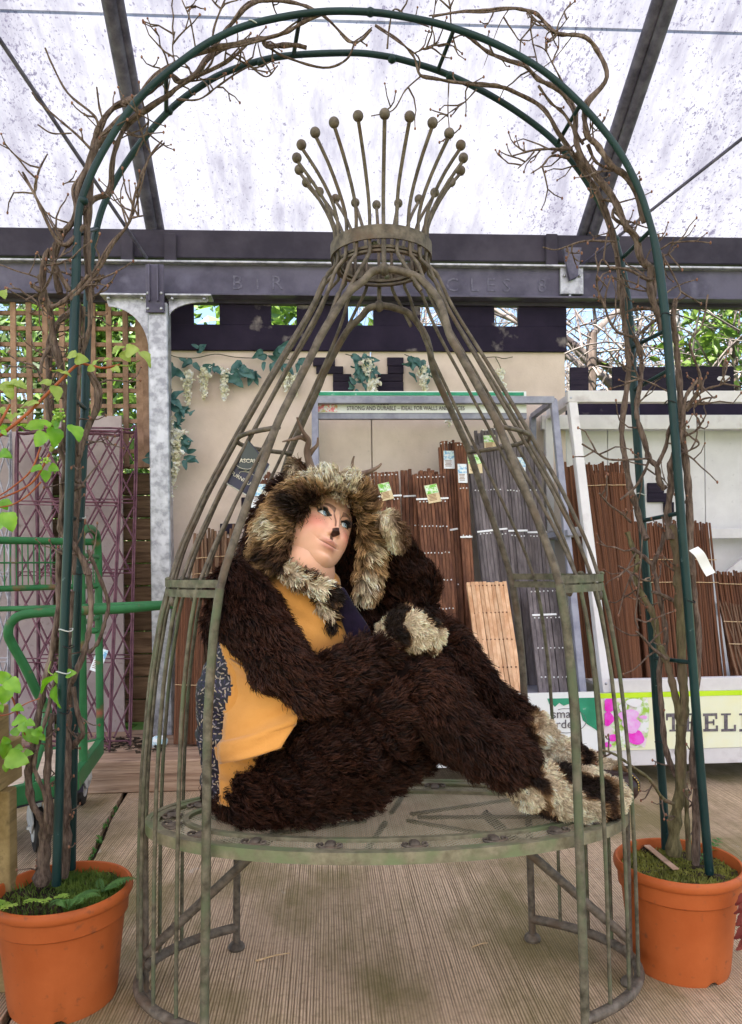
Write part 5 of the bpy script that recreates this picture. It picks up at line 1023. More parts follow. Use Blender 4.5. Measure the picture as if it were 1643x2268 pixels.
climber('bare woody climber with mossy grey trunks rising from the label pot over the arch', pr, [
    ('m', [(1225, 800), (1230, 600), (1262, 380), (1268, 0)], 1.96, 1.93, 16, 12, mt_vine2), ('m', [(1318, 830), (1310, 600), (1300, 400)], 1.94, 1.95, 7, 6, mt_vine2), ('m', [(1358, 860), (1362, 500), (1358, 0)], 1.91, 1.90, 10, 8),
    ('s', [(1115, 2246), (1112, 1900), (1135, 1700), (1148, 1500), (1130, 1250), (1118, 800), (1100, 500), (1092, 300), (1060, 100), (1040, 0)], 1.94, 1.92, 12, 10, mt_vine2), ('s', [(1120, 1800), (1100, 1600), (1060, 1400), (1020, 1250), (980, 1130), (920, 1000), (905, 870), (860, 720), (770, 560), (722, 455), (750, 300), (705, 205), (665, 60)], 1.93, 1.98, 9, 5.5, mt_vine2),
    ('s', [(1085, 2160), (1035, 2060), (985, 1880), (962, 1600), (935, 1250), (985, 1050), (985, 900), (935, 620), (890, 400), (905, 310), (950, 180), (985, 60)], 1.96, 1.96, 7, 5), ('s', [(1240, 2246), (1222, 2000), (1250, 1500), (1262, 1200), (1268, 900), (1238, 700), (1222, 400), (1190, 60)], 1.90, 1.89, 8.5, 7),
    ('s', [(590, 350), (700, 410), (780, 465), (865, 480)], 1.9, 1.95, 2.2, 2.6), ('s', [(745, 910), (800, 970), (880, 1060), (1000, 1150)], 1.88, 1.93, 2.4, 4), ('s', [(875, 572), (960, 600), (1070, 655)], 1.9, 1.94, 4, 4.5), ('s', [(790, 0), (780, 250), (750, 600), (730, 800), (755, 890)], 1.88, 1.88, 1.8, 1.8), ('s', [(870, 340), (800, 270), (700, 200)], 1.96, 1.96, 5, 5),
    ('f', [(1250, 2268), (1240, 1800), (1228, 1500), (1200, 1280), (1180, 1000), (1158, 700), (1140, 500), (1120, 330), (1140, 190)], 1.89, 1.89, 9, 6), ('f', [(1105, 2000), (1085, 1800), (1105, 1600), (1100, 1450), (1135, 1350), (1185, 1180), (1210, 950), (1260, 850), (1310, 790)], 1.92, 1.84, 9, 3.5),
    ('f', [(1060, 1620), (1020, 1560), (1000, 1450), (945, 1385), (905, 1250), (852, 1100), (845, 980), (872, 800), (882, 640), (835, 480)], 1.93, 1.98, 7, 5), ('f', [(920, 2000), (880, 1900), (840, 1750), (790, 1600), (760, 1400), (730, 1200), (750, 1000), (782, 740), (770, 500), (735, 260), (740, 90), (715, 0)], 1.97, 1.98, 8, 6),
    ('f', [(1000, 1440), (1060, 1300), (1100, 1150), (1200, 1020), (1290, 900), (1330, 780), (1270, 620), (1250, 500), (1340, 380), (1380, 150)], 1.90, 1.82, 5, 1.8), ('f', [(940, 1385), (820, 1395), (640, 1395), (540, 1345), (430, 1278)], 1.93, 1.86, 3, 1.8), ('f', [(820, 470), (700, 430), (640, 350), (600, 230), (545, 90), (540, 0)], 1.95, 1.88, 3.2, 2), ('f', [(650, 380), (610, 240), (620, 120), (650, 0)], 1.92, 1.9, 2.4, 1.8),
    ('f', [(800, 1870), (730, 1800), (640, 1740), (560, 1650)], 1.95, 1.88, 3, 1.8), ('f', [(1200, 1220), (1290, 1180), (1345, 1100)], 1.88, 1.85, 3, 2), ('f', [(1150, 1360), (1240, 1330), (1310, 1285), (1300, 1235)], 1.88, 1.85, 2.6, 1.8), ('f', [(1215, 1030), (1300, 920), (1380, 860), (1480, 830), (1550, 775)], 1.88, 1.82, 3.4, 1.8), ('f', [(1230, 1010), (1310, 960), (1370, 930), (1440, 930)], 1.88, 1.84, 2.8, 1.8), ('f', [(1080, 880), (960, 820), (800, 765)], 1.87, 1.85, 1.8, 1.4), ('f', [(860, 790), (800, 640)], 1.96, 1.93, 2.4, 1.8), ('f', [(880, 660), (960, 565)], 1.96, 1.94, 1.8, 1.3),
    ('f', [(1045, 430), (1000, 280), (960, 170), (945, 60), (960, -60)], 1.92, 1.93, 8, 8), ('f', [(980, 260), (900, 255), (810, 262)], 1.92, 1.98, 4.5, 4), ('f', [(1040, 310), (960, 360), (870, 440)], 1.94, 1.97, 3.5, 4), ('f', [(940, 1400), (900, 1500), (830, 1610), (720, 1700)], 1.96, 1.94, 3.5, 3),
    ('b', [(1245, 1329), (1256, 1210), (1195, 1150), (1170, 1050), (1130, 1000), (1075, 880), (1000, 790), (935, 700), (902, 600), (905, 500), (870, 440), (820, 390), (740, 350), (680, 290), (600, 265), (520, 230), (440, 170), (400, 140)], 1.94, 1.90, 8.5, 3.5),
    ('b', [(1105, 1329), (1092, 1150), (1060, 1000), (1005, 850), (960, 780), (900, 690), (830, 590), (760, 480), (640, 410), (560, 380), (470, 372), (380, 365), (290, 350), (220, 332), (190, 250), (110, 170), (20, 110)], 1.99, 1.98, 7, 2.2),
    ('b', [(1215, 985), (1172, 850), (1130, 780), (1062, 730), (1000, 640), (962, 605), (945, 520), (965, 455), (1045, 340), (1000, 220), (940, 160), (830, 150), (780, 110), (730, 60), (620, 35), (500, 45), (400, 50), (270, 75)], 1.90, 1.86, 8, 2), ('b', [(900, 680), (1000, 770), (1090, 900), (1130, 1020)], 1.97, 1.96, 5, 5),
    ('b', [(960, 640), (1000, 720), (1080, 755)], 1.92, 1.92, 4.5, 3), ('b', [(890, 660), (800, 660), (720, 665), (628, 690)], 1.96, 1.92, 3.5, 1.8), ('b', [(880, 700), (800, 690), (760, 735), (705, 768)], 1.96, 1.92, 3.5, 1.6), ('b', [(720, 672), (690, 710), (650, 746)], 1.93, 1.92, 2.4, 1.4),
    ('b', [(468, 395), (410, 455), (345, 500), (290, 550)], 1.98, 1.95, 2, 1.3), ('b', [(345, 362), (342, 490), (350, 622)], 1.98, 1.96, 1.8, 1.2), ('b', [(222, 338), (150, 400), (98, 488), (0, 514)], 1.98, 1.94, 2.2, 1.4), ('b', [(850, 370), (800, 280), (770, 220), (715, 195)], 1.9, 1.88, 2, 1.2), ('b', [(770, 225), (780, 150), (830, 130), (875, 75)], 1.88, 1.87, 1.8, 1.2), ('b', [(690, 45), (740, 100), (790, 140)], 1.87, 1.87, 1.6, 1.4), ('b', [(905, 140), (800, 270), (680, 345)], 1.88, 1.9, 1.2, 1.0), ('b', [(610, 40), (570, 110), (500, 290)], 1.87, 1.88, 1.4, .9), ('b', [(380, 230), (355, 130), (350, 40), (365, 0)], 1.9, 1.86, 1.8, 2), ('b', [(70, 215), (80, 120), (105, 40), (180, 90), (260, 120)], 1.95, 1.88, 2.6, 1.6), ('b', [(180, 240), (260, 205), (305, 188)], 1.96, 1.95, 1.6, 1),
    ('b', [(1080, 1070), (940, 1068), (830, 1105), (760, 1095)], 1.95, 1.88, 2.8, 1.5), ('b', [(1060, 1185), (1140, 1195), (1215, 1235), (1250, 1240)], 1.94, 1.92, 3, 4), ('b', [(1250, 1085), (1310, 1130), (1340, 1050)], 1.88, 1.86, 2, 1.3), ('b', [(1290, 1130), (1340, 1220), (1370, 1290), (1350, 1329)], 1.87, 1.85, 2.2, 1.4), ('b', [(1010, 1329), (1000, 1230), (1020, 1150), (1060, 1190)], 1.9, 1.92, 2, 2.4), ('b', [(800, 680), (860, 650), (890, 690)], 1.96, 1.96, 3, 3), ('b', [(740, 380), (800, 455), (850, 500), (900, 570), (940, 640)], 1.95, 1.93, 3, 3.5), ('b', [(1010, 880), (1080, 900), (1070, 960), (1140, 1010)], 1.97, 1.95, 3, 4),
    ('m', [(770, 150), (860, 180), (960, 250), (1080, 340), (1150, 450), (1218, 485)], 1.70, 1.93, 2.2, 4.5, mt_vine2)], 300, 5)
mt_paperl = M('white_label', (.74, .74, .74), None, 10, .5)
lb = [P(*q, 1.86) for q in V('s', [(1228, 198), (1280, 255), (1330, 330), (1380, 420)])]
v = []; f = []
for i, p in enumerate(catmull(lb, 4)): v += [p+np.array([.012, -.004*math.sin(i*.5), .004]), p-np.array([.012, .004*math.sin(i*.5), .006])]
for i in range(len(v)//2-1): f.append((2*i, 2*i+1, 2*i+3, 2*i+2))
ob = mkobj('paper_label', np.array(v), f, mt_paperl, None, label='white paper strip label hanging from the climber stem', cat='label')
md = ob.modifiers.new('s', 'SOLIDIFY'); md.thickness = .0006
# ------------------------------------------------------------------ leaves, ferns, garlands
mt_leafg = leaf_mat('fresh_green_leaf', (.10, .25, .014), (.20, .38, .04), .42, .3); mt_leafo = leaf_mat('young_olive_leaf', (.16, .24, .035), (.30, .37, .09), .5, .3)
mt_redstem = M('red_brown_stem', (.16, .035, .014), (.30, .085, .03), 14, .45, 0, .2, 60, contrast=.5)
mt_fern = leaf_mat('fern_green', (.05, .13, .03), (.10, .22, .05), .5, .3); mt_herb = leaf_mat('lime_herb', (.22, .36, .05), (.36, .50, .10), .5, .35)
def leaf_mesh(c, d, n, L_, W, curl=.18, fold=.22, ser=.05, heart=.12):
    """heart-shaped toothed blade from base c along d, facing n"""
    d = nrm(np.asarray(d, float)); n = nrm(np.asarray(n, float)-d*(np.asarray(n, float)@d)); s_ = np.cross(d, n); v = []; f = []
    m = 9
    for i in range(m+1):
        t = i/m; wd = W/2*(math.sin(math.pi*min(1, t**.62))**.75 if 0 < t < 1 else 0)*(1+ser*((-1)**i)); back = -heart*L_*math.exp(-t*9)
        for k, q in enumerate((-1, -.5, 0, .5, 1)):
            x = t*L_+(back*abs(q) if t > 0 else 0); z = fold*abs(q)*wd-curl*L_*t*t+.05*L_*math.sin(t*9+q*2)*abs(q)
            v.append(np.asarray(c)+d*x+s_*q*wd+n*z)
    for i in range(m):
        for k in range(4): a = i*5+k; f.append((a, a+1, a+6, a+5))
    return np.array(v), f
hy = thing('leafy_shrub', P(20, 1700, 1.85), 'shrub with red stems and fresh green heart leaves growing from the wooden planter', 'shrub')
def px_leaf(reg, x, y, sz, ang, Y, mat=None, lift=.55, asp=.85):
    a0, b0, s0 = REG[reg]; L_ = sz*s0*PX(Y); c = P(*V(reg, [(x, y)])[0], Y)
    d = rt*math.cos(ang)-up*math.sin(ang); d = d*1.0-fw*rng.uniform(-.1, .45); d = nrm(d)
    n = nrm(-fw*lift+up*(1-lift)+rng.normal(size=3)*.22); c = c-d*L_*.5
    v, f = leaf_mesh(c, d, n, L_, L_*asp, rng.uniform(.05, .28), rng.uniform(.12, .4)); o = mkobj('leaf', v, f, mat or mt_leafg, hy, smooth=180); return o
def px_stem(reg, pts, Y0, Y1, r, mat): q = V(reg, pts); MB().tube(catmull([P(x, y, Y0+(Y1-Y0)*i/(len(q)-1)) for i, (x, y) in enumerate(q)], 5), np.linspace(r, r*.6, 5*(len(q)-1)+1), 7).build('stem', mat, hy, smooth=60)
px_stem('q', [(-60, 1540), (50, 1470), (250, 1310), (400, 1160), (560, 1000), (680, 880), (760, 832), (850, 850), (980, 872), (1130, 842)], 1.74, 1.79, .0042, mt_redstem)
px_stem('q', [(1120, 850), (1220, 850), (1310, 800)], 1.79, 1.79, .0022, mt_leafo); px_stem('q', [(-40, 1470), (40, 1320), (95, 1215)], 1.74, 1.76, .004, mt_redstem)
px_stem('c', [(325, 1175), (240, 1330), (150, 1405), (0, 1470), (-60, 1490)], 1.76, 1.74, .0028, mt_redstem); px_stem('c', [(268, 1130), (200, 1290), (60, 1410), (-40, 1470)], 1.76, 1.74, .0024, mt_redstem); px_stem('c', [(270, 1360), (180, 1450), (80, 1510), (-20, 1530)], 1.76, 1.74, .0022, mt_redstem)
px_stem('r', [(30, 480), (110, 620), (165, 810), (210, 910)], 1.86, 1.88, .0026, mt_redstem); px_stem('r', [(-20, 750), (90, 730), (210, 650), (330, 605)], 1.88, 1.84, .0018, mt_redstem); px_stem('r', [(450, 420), (400, 380), (420, 300)], 1.84, 1.86, .002, mt_leafo)
px_stem('c', [(345, 1130), (330, 1160)], 1.76, 1.76, .006, mt_leafo)
PI = math.pi
for (reg, L) in (('q', [(1100, 690, 130, -.6), (1240, 710, 150, -.1), (1180, 760, 120, .9), (1370, 780, 170, .75), (1010, 790, 95, -.4), (900, 815, 85, -.8), (760, 790, 130, .1), (670, 750, 110, PI-.2), (850, 880, 80, 2.6), (1090, 885, 90, .5), (555, 905, 130, PI+.2), (620, 920, 100, .2), (530, 1110, 150, 1.3), (420, 1010, 120, PI+.3), (255, 1220, 150, PI), (310, 1200, 110, -.2), (150, 1320, 80, -.3), (120, 1020, 150, .1), (50, 1050, 150, PI+.1), (190, 1030, 120, .3), (90, 1110, 110, 1.2), (35, 180, 100, 1.2), (20, 1280, 100, .6), (90, 1330, 90, .8), (30, 1440, 80, PI), (-5, 860, 70, .5)]),
                 ('q', [(515, 1520, 190, 1.5), (375, 1540, 160, 2.1), (320, 1410, 170, PI-.1), (550, 1380, 140, -.9), (720, 1470, 180, .9), (420, 1390, 120, PI+.5), (50, 1690, 120, .2), (40, 1480, 60, .8)]),
                 ('c', [(300, 1320, 80, 1.4), (235, 1275, 80, PI-.3), (355, 1270, 70, .4), (60, 1620, 130, 1.2), (15, 1620, 120, 2.2), (20, 1510, 80, .6), (50, 1500, 70, .2), (35, 1180, 90, .3)])):
    for (x, y, s_, a) in L: px_leaf(reg, x, y, s_, a, rng.uniform(1.73, 1.79), mt_leafo if reg == 'q' and y < 1350 else None)
for (x, y, s_, a) in [(462, 590, 190, 1.6), (375, 475, 170, 2.4), (580, 398, 90, -.2), (470, 440, 90, 1.9), (40, 580, 150, 1.8), (110, 500, 150, .6), (35, 430, 130, -.2), (150, 690, 100, .1), (160, 785, 130, -.2), (250, 810, 80, .3), (120, 880, 90, PI), (240, 915, 120, 1.2), (310, 890, 90, .4), (40, 1040, 140, 2.0), (140, 1015, 110, -.3), (140, 1110, 190, .2), (50, 1180, 70, 1.6), (220, 1060, 100, -.4), (50, 955, 80, .2), (290, 950, 80, .9), (190, 850, 90, .8), (5, 690, 70, .9), (330, 860, 60, .3), (350, 930, 60, .8)]: px_leaf('r', x, y, s_, a, rng.uniform(1.80, 1.88))
mbb = MB()
for cx_, cy_, n_, sp_ in ((555, 1315, 45, 48), (430, 1740, 22, 34), (640-120, 1330, 10, 20)):
    for k in range(n_): mbb.sphere(P(*V('q', [(cx_+rng.normal(0, sp_*.6), cy_+rng.normal(0, sp_*.45))])[0], rng.uniform(1.74, 1.77)), .0028, 6, 5)
o = mbb.build('flower_buds', mt_herb, hy, smooth=60); o['kind'] = 'stuff'
# pot plants
def frond(par, base, d, L_, mat, n=14, nm='frond', pw_=.27):
    d = nrm(np.asarray(d, float)); s_ = nrm(np.cross(d, (0, 0, 1.0))); pts = [np.asarray(base)+d*L_*t+np.array([0, 0, -.35*L_*t*t+.22*L_*t]) for t in np.linspace(0, 1, n+1)]
    mb = MB(); mb.tube(pts, np.linspace(.0014, .0005, n+1), 4)
    for i in range(1, n+1):
        wl = L_*.34*math.sin(math.pi*(.12+.88*i/n))**.8*(1-.3*i/n)
        for q in (-1, 1):
            dd = nrm(s_*q+d*.45); v, f = leaf_mesh(pts[i], dd, (0, 0, 1), wl, wl*pw_, .1, .1, .35, 0); mb.add(v, f)
    return mb.build(nm, mat, par)
fe = thing('fern', pl+np.array([.03, -.07, zl*.9]), 'green fern drooping over the front rim of the pot beside the planter', 'fern')
for a, L_ in ((-1.3, .11), (-.9, .08), (-2.0, .07), (-.3, .085), (.2, .07), (-1.7, .06)): frond(fe, pl+np.array([.05, -.085, zl*1.0]), (math.cos(a), math.sin(a), .35), L_, mt_fern)
fe2 = thing('fern', pl+np.array([.11, 0, zl*.9]), 'small fern leaning out of the fern pot towards the cage bars', 'fern')
for a, L_ in ((-.1, .10), (.3, .075), (-.5, .06), (2.0, .05)): frond(fe2, pl+np.array([.10, -.01, zl*.95]), (math.cos(a), math.sin(a), .5), L_, mt_fern, 11)
hb = thing('herb_plant', pl+np.array([-.08, -.1, zl*.9]), 'lime green lobed herb hanging over the pot rim', 'herb')
for bx, by, a, L_ in ((-.085, -.10, -2.2, .07), (-.07, -.11, -1.6, .06), (-.10, -.09, -2.7, .09), (-.01, -.09, -1.2, .055), (-.02, -.09, -2.0, .05), (-.10, -.10, -2.0, .11), (-.08, -.12, -2.3, .09), (.01, -.08, -.6, .05)): frond(hb, pl+np.array([bx, by, zl*1.02]), (math.cos(a), math.sin(a), .35), L_*1.1, mt_herb, 5, 'lobed_leaf', .7)
hb2 = thing('seedling', pr+np.array([.1, .08, zr_*.9]), 'small green seedling at the back edge of the label pot', 'seedling')
for bx, by, a, L_ in ((.12, .07, .4, .07), (.10, .08, 1.6, .05), (-.08, .12, 1.9, .04), (-.07, .12, .9, .035), (.07, .02, .2, .05)): frond(hb2, pr+np.array([bx, by, zr_*.93]), (math.cos(a), math.sin(a), .9), L_, mt_fern, 5, 'lobed_leaf', .7)
# maroon leaves poking in at the right edge
mt_heu = leaf_mat('maroon_leaf', (.10, .015, .018), (.20, .05, .04), .45, .25)
hu = thing('maroon_plant', P(1662, 2140, 1.75)*np.array([1, 1, 0]), 'maroon leaved plant just poking in beside the label pot', 'plant')
for (x, y) in ((1646, 2005), (1648, 2030), (1645, 2060), (1650, 2085), (1648, 1985), (1656, 2040), (1655, 2075)):
    v, f = leaf_mesh(P(x+6, y-6, 1.74), -rt*.6-up*.8, -fw+rng.normal(size=3)*.3, .04, .03); mkobj('leaf', v, f, mt_heu, hu, smooth=180)
MB().tube([P(1675, 2160, 1.75)*np.array([1, 1, 0]), P(1668, 2080, 1.75), P(1660, 1995, 1.75)], .004, 6).build('stem', mt_redstem, hu)
# artificial wisteria garlands on the wall
mt_gl = leaf_mat('silk_teal_leaf', (.022, .075, .072), (.06, .14, .13), .5, .15); mt_gf = leaf_mat('silk_cream_petal', (.62, .58, .42), (.80, .78, .66), .6, .3); mt_gs = M('garland_stem', (.05, .05, .03), (.1, .1, .06), 20, .6)
def garland(label, reg, stems, leaves, flowers, Y=WY-.05):
    p0 = P(*V(reg, [stems[0][0]])[0], Y); t = thing('silk_garland', p0, label, 'garland')
    s0 = REG[reg][2]
    for st in stems: MB().tube(catmull([P(x, y, Y+.02+rng.normal(0, .006)) for x, y in V(reg, st)], 5), .0028, 5).build('stem', mt_gs, t, smooth=60)
    for (x, y, s_, a) in leaves:
        for k in range(5):
            aa = a+rng.normal(0, .55)+(k-2)*.35; L_ = s_*s0*PX(Y)*rng.uniform(.7, 1.05); c = P(*V(reg, [(x+rng.normal(0, s_*.22), y+rng.normal(0, s_*.22))])[0], Y+rng.uniform(-.02, .02))
            v, f = leaf_mesh(c, rt*math.cos(aa)-up*math.sin(aa)-fw*.25, -fw+rng.normal(size=3)*.4, L_, L_*.5, .15, .25, .02, .02); mkobj('leaf', v, f, mt_gl, t, smooth=180)
    for (x, y0, y1, w_) in flowers:
        mb = MB(); w_ = w_*.68; n_ = int(max(10, (y1-y0)*w_*s0*s0*.13))
        for k in range(n_):
            u_ = rng.uniform(0, 1); y = y0+(y1-y0)*u_; wd = w_*(1-.75*u_**1.6); c = P(*V(reg, [(x+rng.normal(0, wd*.34), y)])[0], Y+rng.normal(0, .016))
            s_ = rng.uniform(.006, .0135)*(1-.45*u_)
            for q in range(2):
                v, f = leaf_mesh(c, rng.normal(size=3), rng.normal(size=3), s_*2.0, s_*2.2, .3, .5, .0, .1); mb.add(v[::1], f)
        mb.build('flower_cluster', mt_gf, t)
    return t
garland('long silk wisteria garland with three cream flower tails under the battlement', 'd', [[(110, 515), (180, 540), (300, 545), (430, 520), (560, 540), (690, 545), (800, 530), (930, 560)]], [(150, 600, 110, 1.4), (260, 570, 80, 2.5), (330, 505, 60, -1.2), (410, 575, 80, 1.2), (545, 615, 120, 1.2), (610, 600, 90, .8), (665, 620, 110, 1.1), (780, 530, 90, 2.6), (850, 500, 100, -.2), (840, 575, 100, 1.4), (985, 560, 70, 1.2)], [(250, 640, 850, 70), (355, 605, 815, 75), (485, 615, 825, 75), (895, 640, 760, 70), (955, 650, 790, 90)])
garland('long silk wisteria tail of cream flowers hanging beside the galvanised post', 'd', [[(145, 750), (120, 850), (130, 1000), (150, 1200), (110, 1500)]], [(150, 830, 100, .6), (200, 880, 90, .8), (225, 910, 70, .3), (65, 1200, 110, 1.9), (50, 1170, 70, 2.6), (210, 1080, 70, .3), (225, 1135, 70, .4), (220, 1200, 70, .9), (175, 980, 60, .8)], [(120, 925, 1130, 110), (160, 1020, 1330, 130), (115, 1320, 1525, 110)], WY-.14)
garland('silk wisteria sprig over the middle joint of the castle wall', 'd', [[(1285, 520), (1400, 560), (1470, 700), (1475, 900)]], [(1330, 555, 90, .9), (1380, 620, 90, 1.6), (1400, 560, 80, .4), (1350, 735, 70, 2.6), (1390, 690, 60, 2.8), (1470, 640, 60, .5)], [(1425, 550, 660, 90), (1465, 690, 800, 80), (1475, 850, 915, 45)], WY-.08)
garland('silk wisteria sprig hanging over the right quoin planks', 'e', [[(215, 580), (300, 620), (360, 720), (370, 880)], [(515, 825), (580, 885)]], [(270, 640, 110, 1.3), (330, 640, 90, 1.6), (240, 615, 80, .6), (385, 740, 80, 1.2)], [(360, 670, 885, 85), (545, 1060, 1105, 40)], WY-.07)
garland('thin silk wisteria twig with one cream tail near the wall end', 'e', [[(780, 605), (880, 598), (940, 610), (1005, 598)], [(880, 600), (920, 690), (930, 850)]], [], [(915, 690, 800, 70), (945, 790, 870, 50)], WY-.05)
# ------------------------------------------------------------------ wooden planter at the left edge
mt_plt = M('green_treated_timber', (.17, .115, .045), (.31, .22, .10), 3, .7, 0, .35, 14, stretch=(6, 1, 6), contrast=.45, detail=7, rand=.1, c3=(.10, .07, .03), scale3=6, amt3=.36)
pt_ = thing('wooden_planter', (-.98, 1.7, 0), 'green treated timber trough planter on legs holding the leafy shrub', 'planter')
xr = P(51, 1680, 2.06)[0]; z0, z1 = P(51, 1720, 2.06)[2], P(51, 1628, 2.06)[2]
MB().box((xr-.02, 1.62, (z0+z1)/2), (.036, .88, z1-z0), bev=.003).build('side_board', mt_plt, pt_)
MB().box((xr-.25, 2.062-.018, (z0+z1)/2), (.424, .034, z1-z0-.004), bev=.003).build('end_board', mt_plt, pt_)
xr2 = P(23, 1590, 2.05)[0]; z2, z3 = z1-.004, P(23, 1556, 2.05)[2]
MB().box((xr2-.02, 1.62, (z2+z3)/2), (.034, .86, z3-z2-.006), bev=.003).build('upper_board', mt_plt, pt_)
MB().box((xr-.24, 1.62, z0+.03), (.42, .84, .02)).build('base_board', mt_plt, pt_); MB().box((xr-.25, 1.62, z1-.035), (.40, .82, .02)).build('soil', mt_soil, pt_)
for yy in (1.95, 1.3):
    xl = P(9, 1900, 1.93)[0]; MB().box((xl-.012, yy, z0/2), (.055, .05, z0), bev=.003).build('leg', mt_plt, pt_); MB().box((xl-.36, yy, z0/2), (.055, .05, z0), bev=.003).build('leg', mt_plt, pt_)
# ------------------------------------------------------------------ green platform trolley
mt_tg = M('chipped_green_paint', (.020, .095, .032), (.034, .145, .052), 7, .45, 0, .1, 60, contrast=.5, detail=6, c3=(.22, .07, .045), scale3=11, amt3=.31)
mt_rub = M('black_rubber', (.012, .011, .010), (.03, .027, .025), 30, .7); mt_wht = M('worn_white_metal', (.40, .39, .38), (.58, .57, .55), 12, .5, .2, contrast=.5, c3=(.2, .16, .13), scale3=14, amt3=.34)
mt_deck = M('worn_deck_ply', (.42, .31, .22), (.56, .44, .33), 3, .7, 0, .3, 20, stretch=(1, 6, 1), contrast=.5, detail=7, c3=(.24, .16, .11), scale3=6, amt3=.36)
ZD = .30; f1 = G(165, 1714, ZD); f2 = G(222, 1638, ZD); f0 = G(-40, 1762, ZD); f0 = f1+(f0-f1)*1.9; f3 = f2+(f0-f1)
tr = thing('platform_trolley', (f0+f2)/2*np.array([1, 1, 0]), 'chipped green platform trolley with wire sides and tube handle', 'trolley')
nrm_d = nrm(f2-f1); lx = nrm(f1-f0)
MB().prism([q-np.array([0, 0, .012]) for q in (f0+nrm_d*.02, f1-lx*.02+nrm_d*.02, f2-lx*.02-nrm_d*.02, f3-nrm_d*.02)], (0, 0, .014)).build('deck', mt_deck, tr)
for a, b in ((f0, f1), (f1, f2), (f2, f3)): MB().bar(a-np.array([0, 0, .028]), b-np.array([0, 0, .028]), .03, .07, bev=.003).build('deck_rail', mt_tg, tr)
MB().bar(f0+nrm_d*.1-np.array([0, 0, .075]), f1+nrm_d*.1-np.array([0, 0, .075]), .05, .03).build('under_beam', mt_gutter, tr)
def tt(nm, pts, r): return MB().tube(catmull(pts, 6), r, 10).build(nm, mt_tg, tr, smooth=60)
zt_ = P(205, 1168, 3.05)[2]; u1 = f1*.85+f2*.15+np.array([0, 0, 0]); u2 = f2+np.array([0, 0, 0.0])
u1 = f1+(f2-f1)*.30
tt('end_frame', [u1, u1+np.array([0, 0, .5]), np.array([u1[0], u1[1], zt_-.06]), np.array([(u1[0]*3+u2[0])/4, (u1[1]*3+u2[1])/4, zt_-.005]), np.array([(u1[0]+u2[0]*3)/4, (u1[1]+u2[1]*3)/4, zt_]), np.array([u2[0], u2[1], zt_-.07]), u2+np.array([0, 0, .5]), u2], .017)
for zq in (.55, .82): tt('end_bar', [u1+np.array([0, 0, zq]), (u1+u2)/2+np.array([0, 0, zq]), u2+np.array([0, 0, zq])], .010)
# long wire side along the back
bk0, bk1 = f3.copy(), f2.copy()
for yv, r in ((1201, .016), (1300, .013)):
    z_ = P(60, yv, 3.35)[2]; tt('side_tube', [np.array([bk0[0], bk0[1], z_]), np.array([(bk0[0]+bk1[0])/2, (bk0[1]+bk1[1])/2, z_]), np.array([bk1[0], bk1[1], z_])], r)
zz0, zz1 = P(60, 1300, 3.35)[2], P(60, 1201, 3.35)[2]
for k in range(1, 26):
    q = bk0+(bk1-bk0)*k/26; MB().tube([(q[0], q[1], zz0), (q[0], q[1], zz1)], .003, 5).build('mesh_wire', mt_tg, tr)
z_ = P(60, 1247, 3.35)[2]; MB().tube([(bk0[0], bk0[1]-.004, z_), (bk1[0], bk1[1]-.004, z_)], .004, 6).build('mesh_wire', mt_tg, tr)
# handle loop swung over to the right
hp = [P(*q, Y) for q, Y in zip(V('g', [(345, 1215), (270, 1040), (180, 850), (90, 690), (60, 610), (85, 525), (190, 470), (500, 448), (900, 432), (1290, 395)]), (2.86, 2.84, 2.80, 2.76, 2.74, 2.74, 2.75, 2.80, 2.88, 2.95))]
hp = [f1*.72+f0*.28+np.array([0, 0, -.01])]+hp
tt('handle', hp, .017)
tt('handle_brace', [P(*q, Y) for q, Y in zip(V('g', [(-40, 432), (420, 420), (900, 400), (1290, 385)]), (3.0, 3.0, 3.0, 2.98))], .011)
MB().sphere(P(*V('g', [(685, 590)])[0], 2.84), (.02, .012, .012), 10, 8).build('grip', mt_tg, tr, smooth=60)
def caster(px_, py_, r, ang):
    g_ = G(px_, py_); c = np.array([g_[0], g_[1]+.02, r]); ax = np.array([math.cos(ang), math.sin(ang), 0]); fwd = np.array([-ax[1], ax[0], 0])
    R = np.stack([fwd, np.array([0, 0, 1.0]), ax], 1)
    w_ = MB().lathe(c, [(r*.35, -.018), (r*.75, -.02), (r*.97, -.016), (r, -.008), (r, .008), (r*.97, .016), (r*.75, .02), (r*.35, .018)], 28, R).build('wheel', mt_rub, tr, smooth=50)
    MB().lathe(c, [(0, -.022), (r*.55, -.021), (r*.6, -.015), (r*.6, .015), (r*.55, .021), (0, .022)], 20, R).build('hub', mt_wht, w_, smooth=50)
    fk = MB(); pts = [(math.cos(a)*r*1.08, math.sin(a)*r*1.08) for a in np.linspace(.15, PI-.5, 10)]
    for q in (-.028, .028):
        poly = [c+ax*q+fwd*x+np.array([0, 0, z]) for x, z in pts]+[c+ax*q+fwd*(-r*.3)+np.array([0, 0, -.01]), c+ax*q+fwd*(r*.3)+np.array([0, 0, -.01])]; fk.prism(poly, ax*.004)
    zt = max(ZD-.06, r*1.2); fk.box((c[0], c[1], r*1.12), (.06, .06, .012)); fk.tube([(c[0], c[1], r*1.1), (c[0], c[1], zt)], .015, 10); fk.box((c[0], c[1], zt), (.10, .09, .008)); fk.build('caster_fork', mt_wht, w_)
caster(80, 1888, .085, .5); caster(176, 1785, .085, .1); caster(-60, 1880, .085, .3)
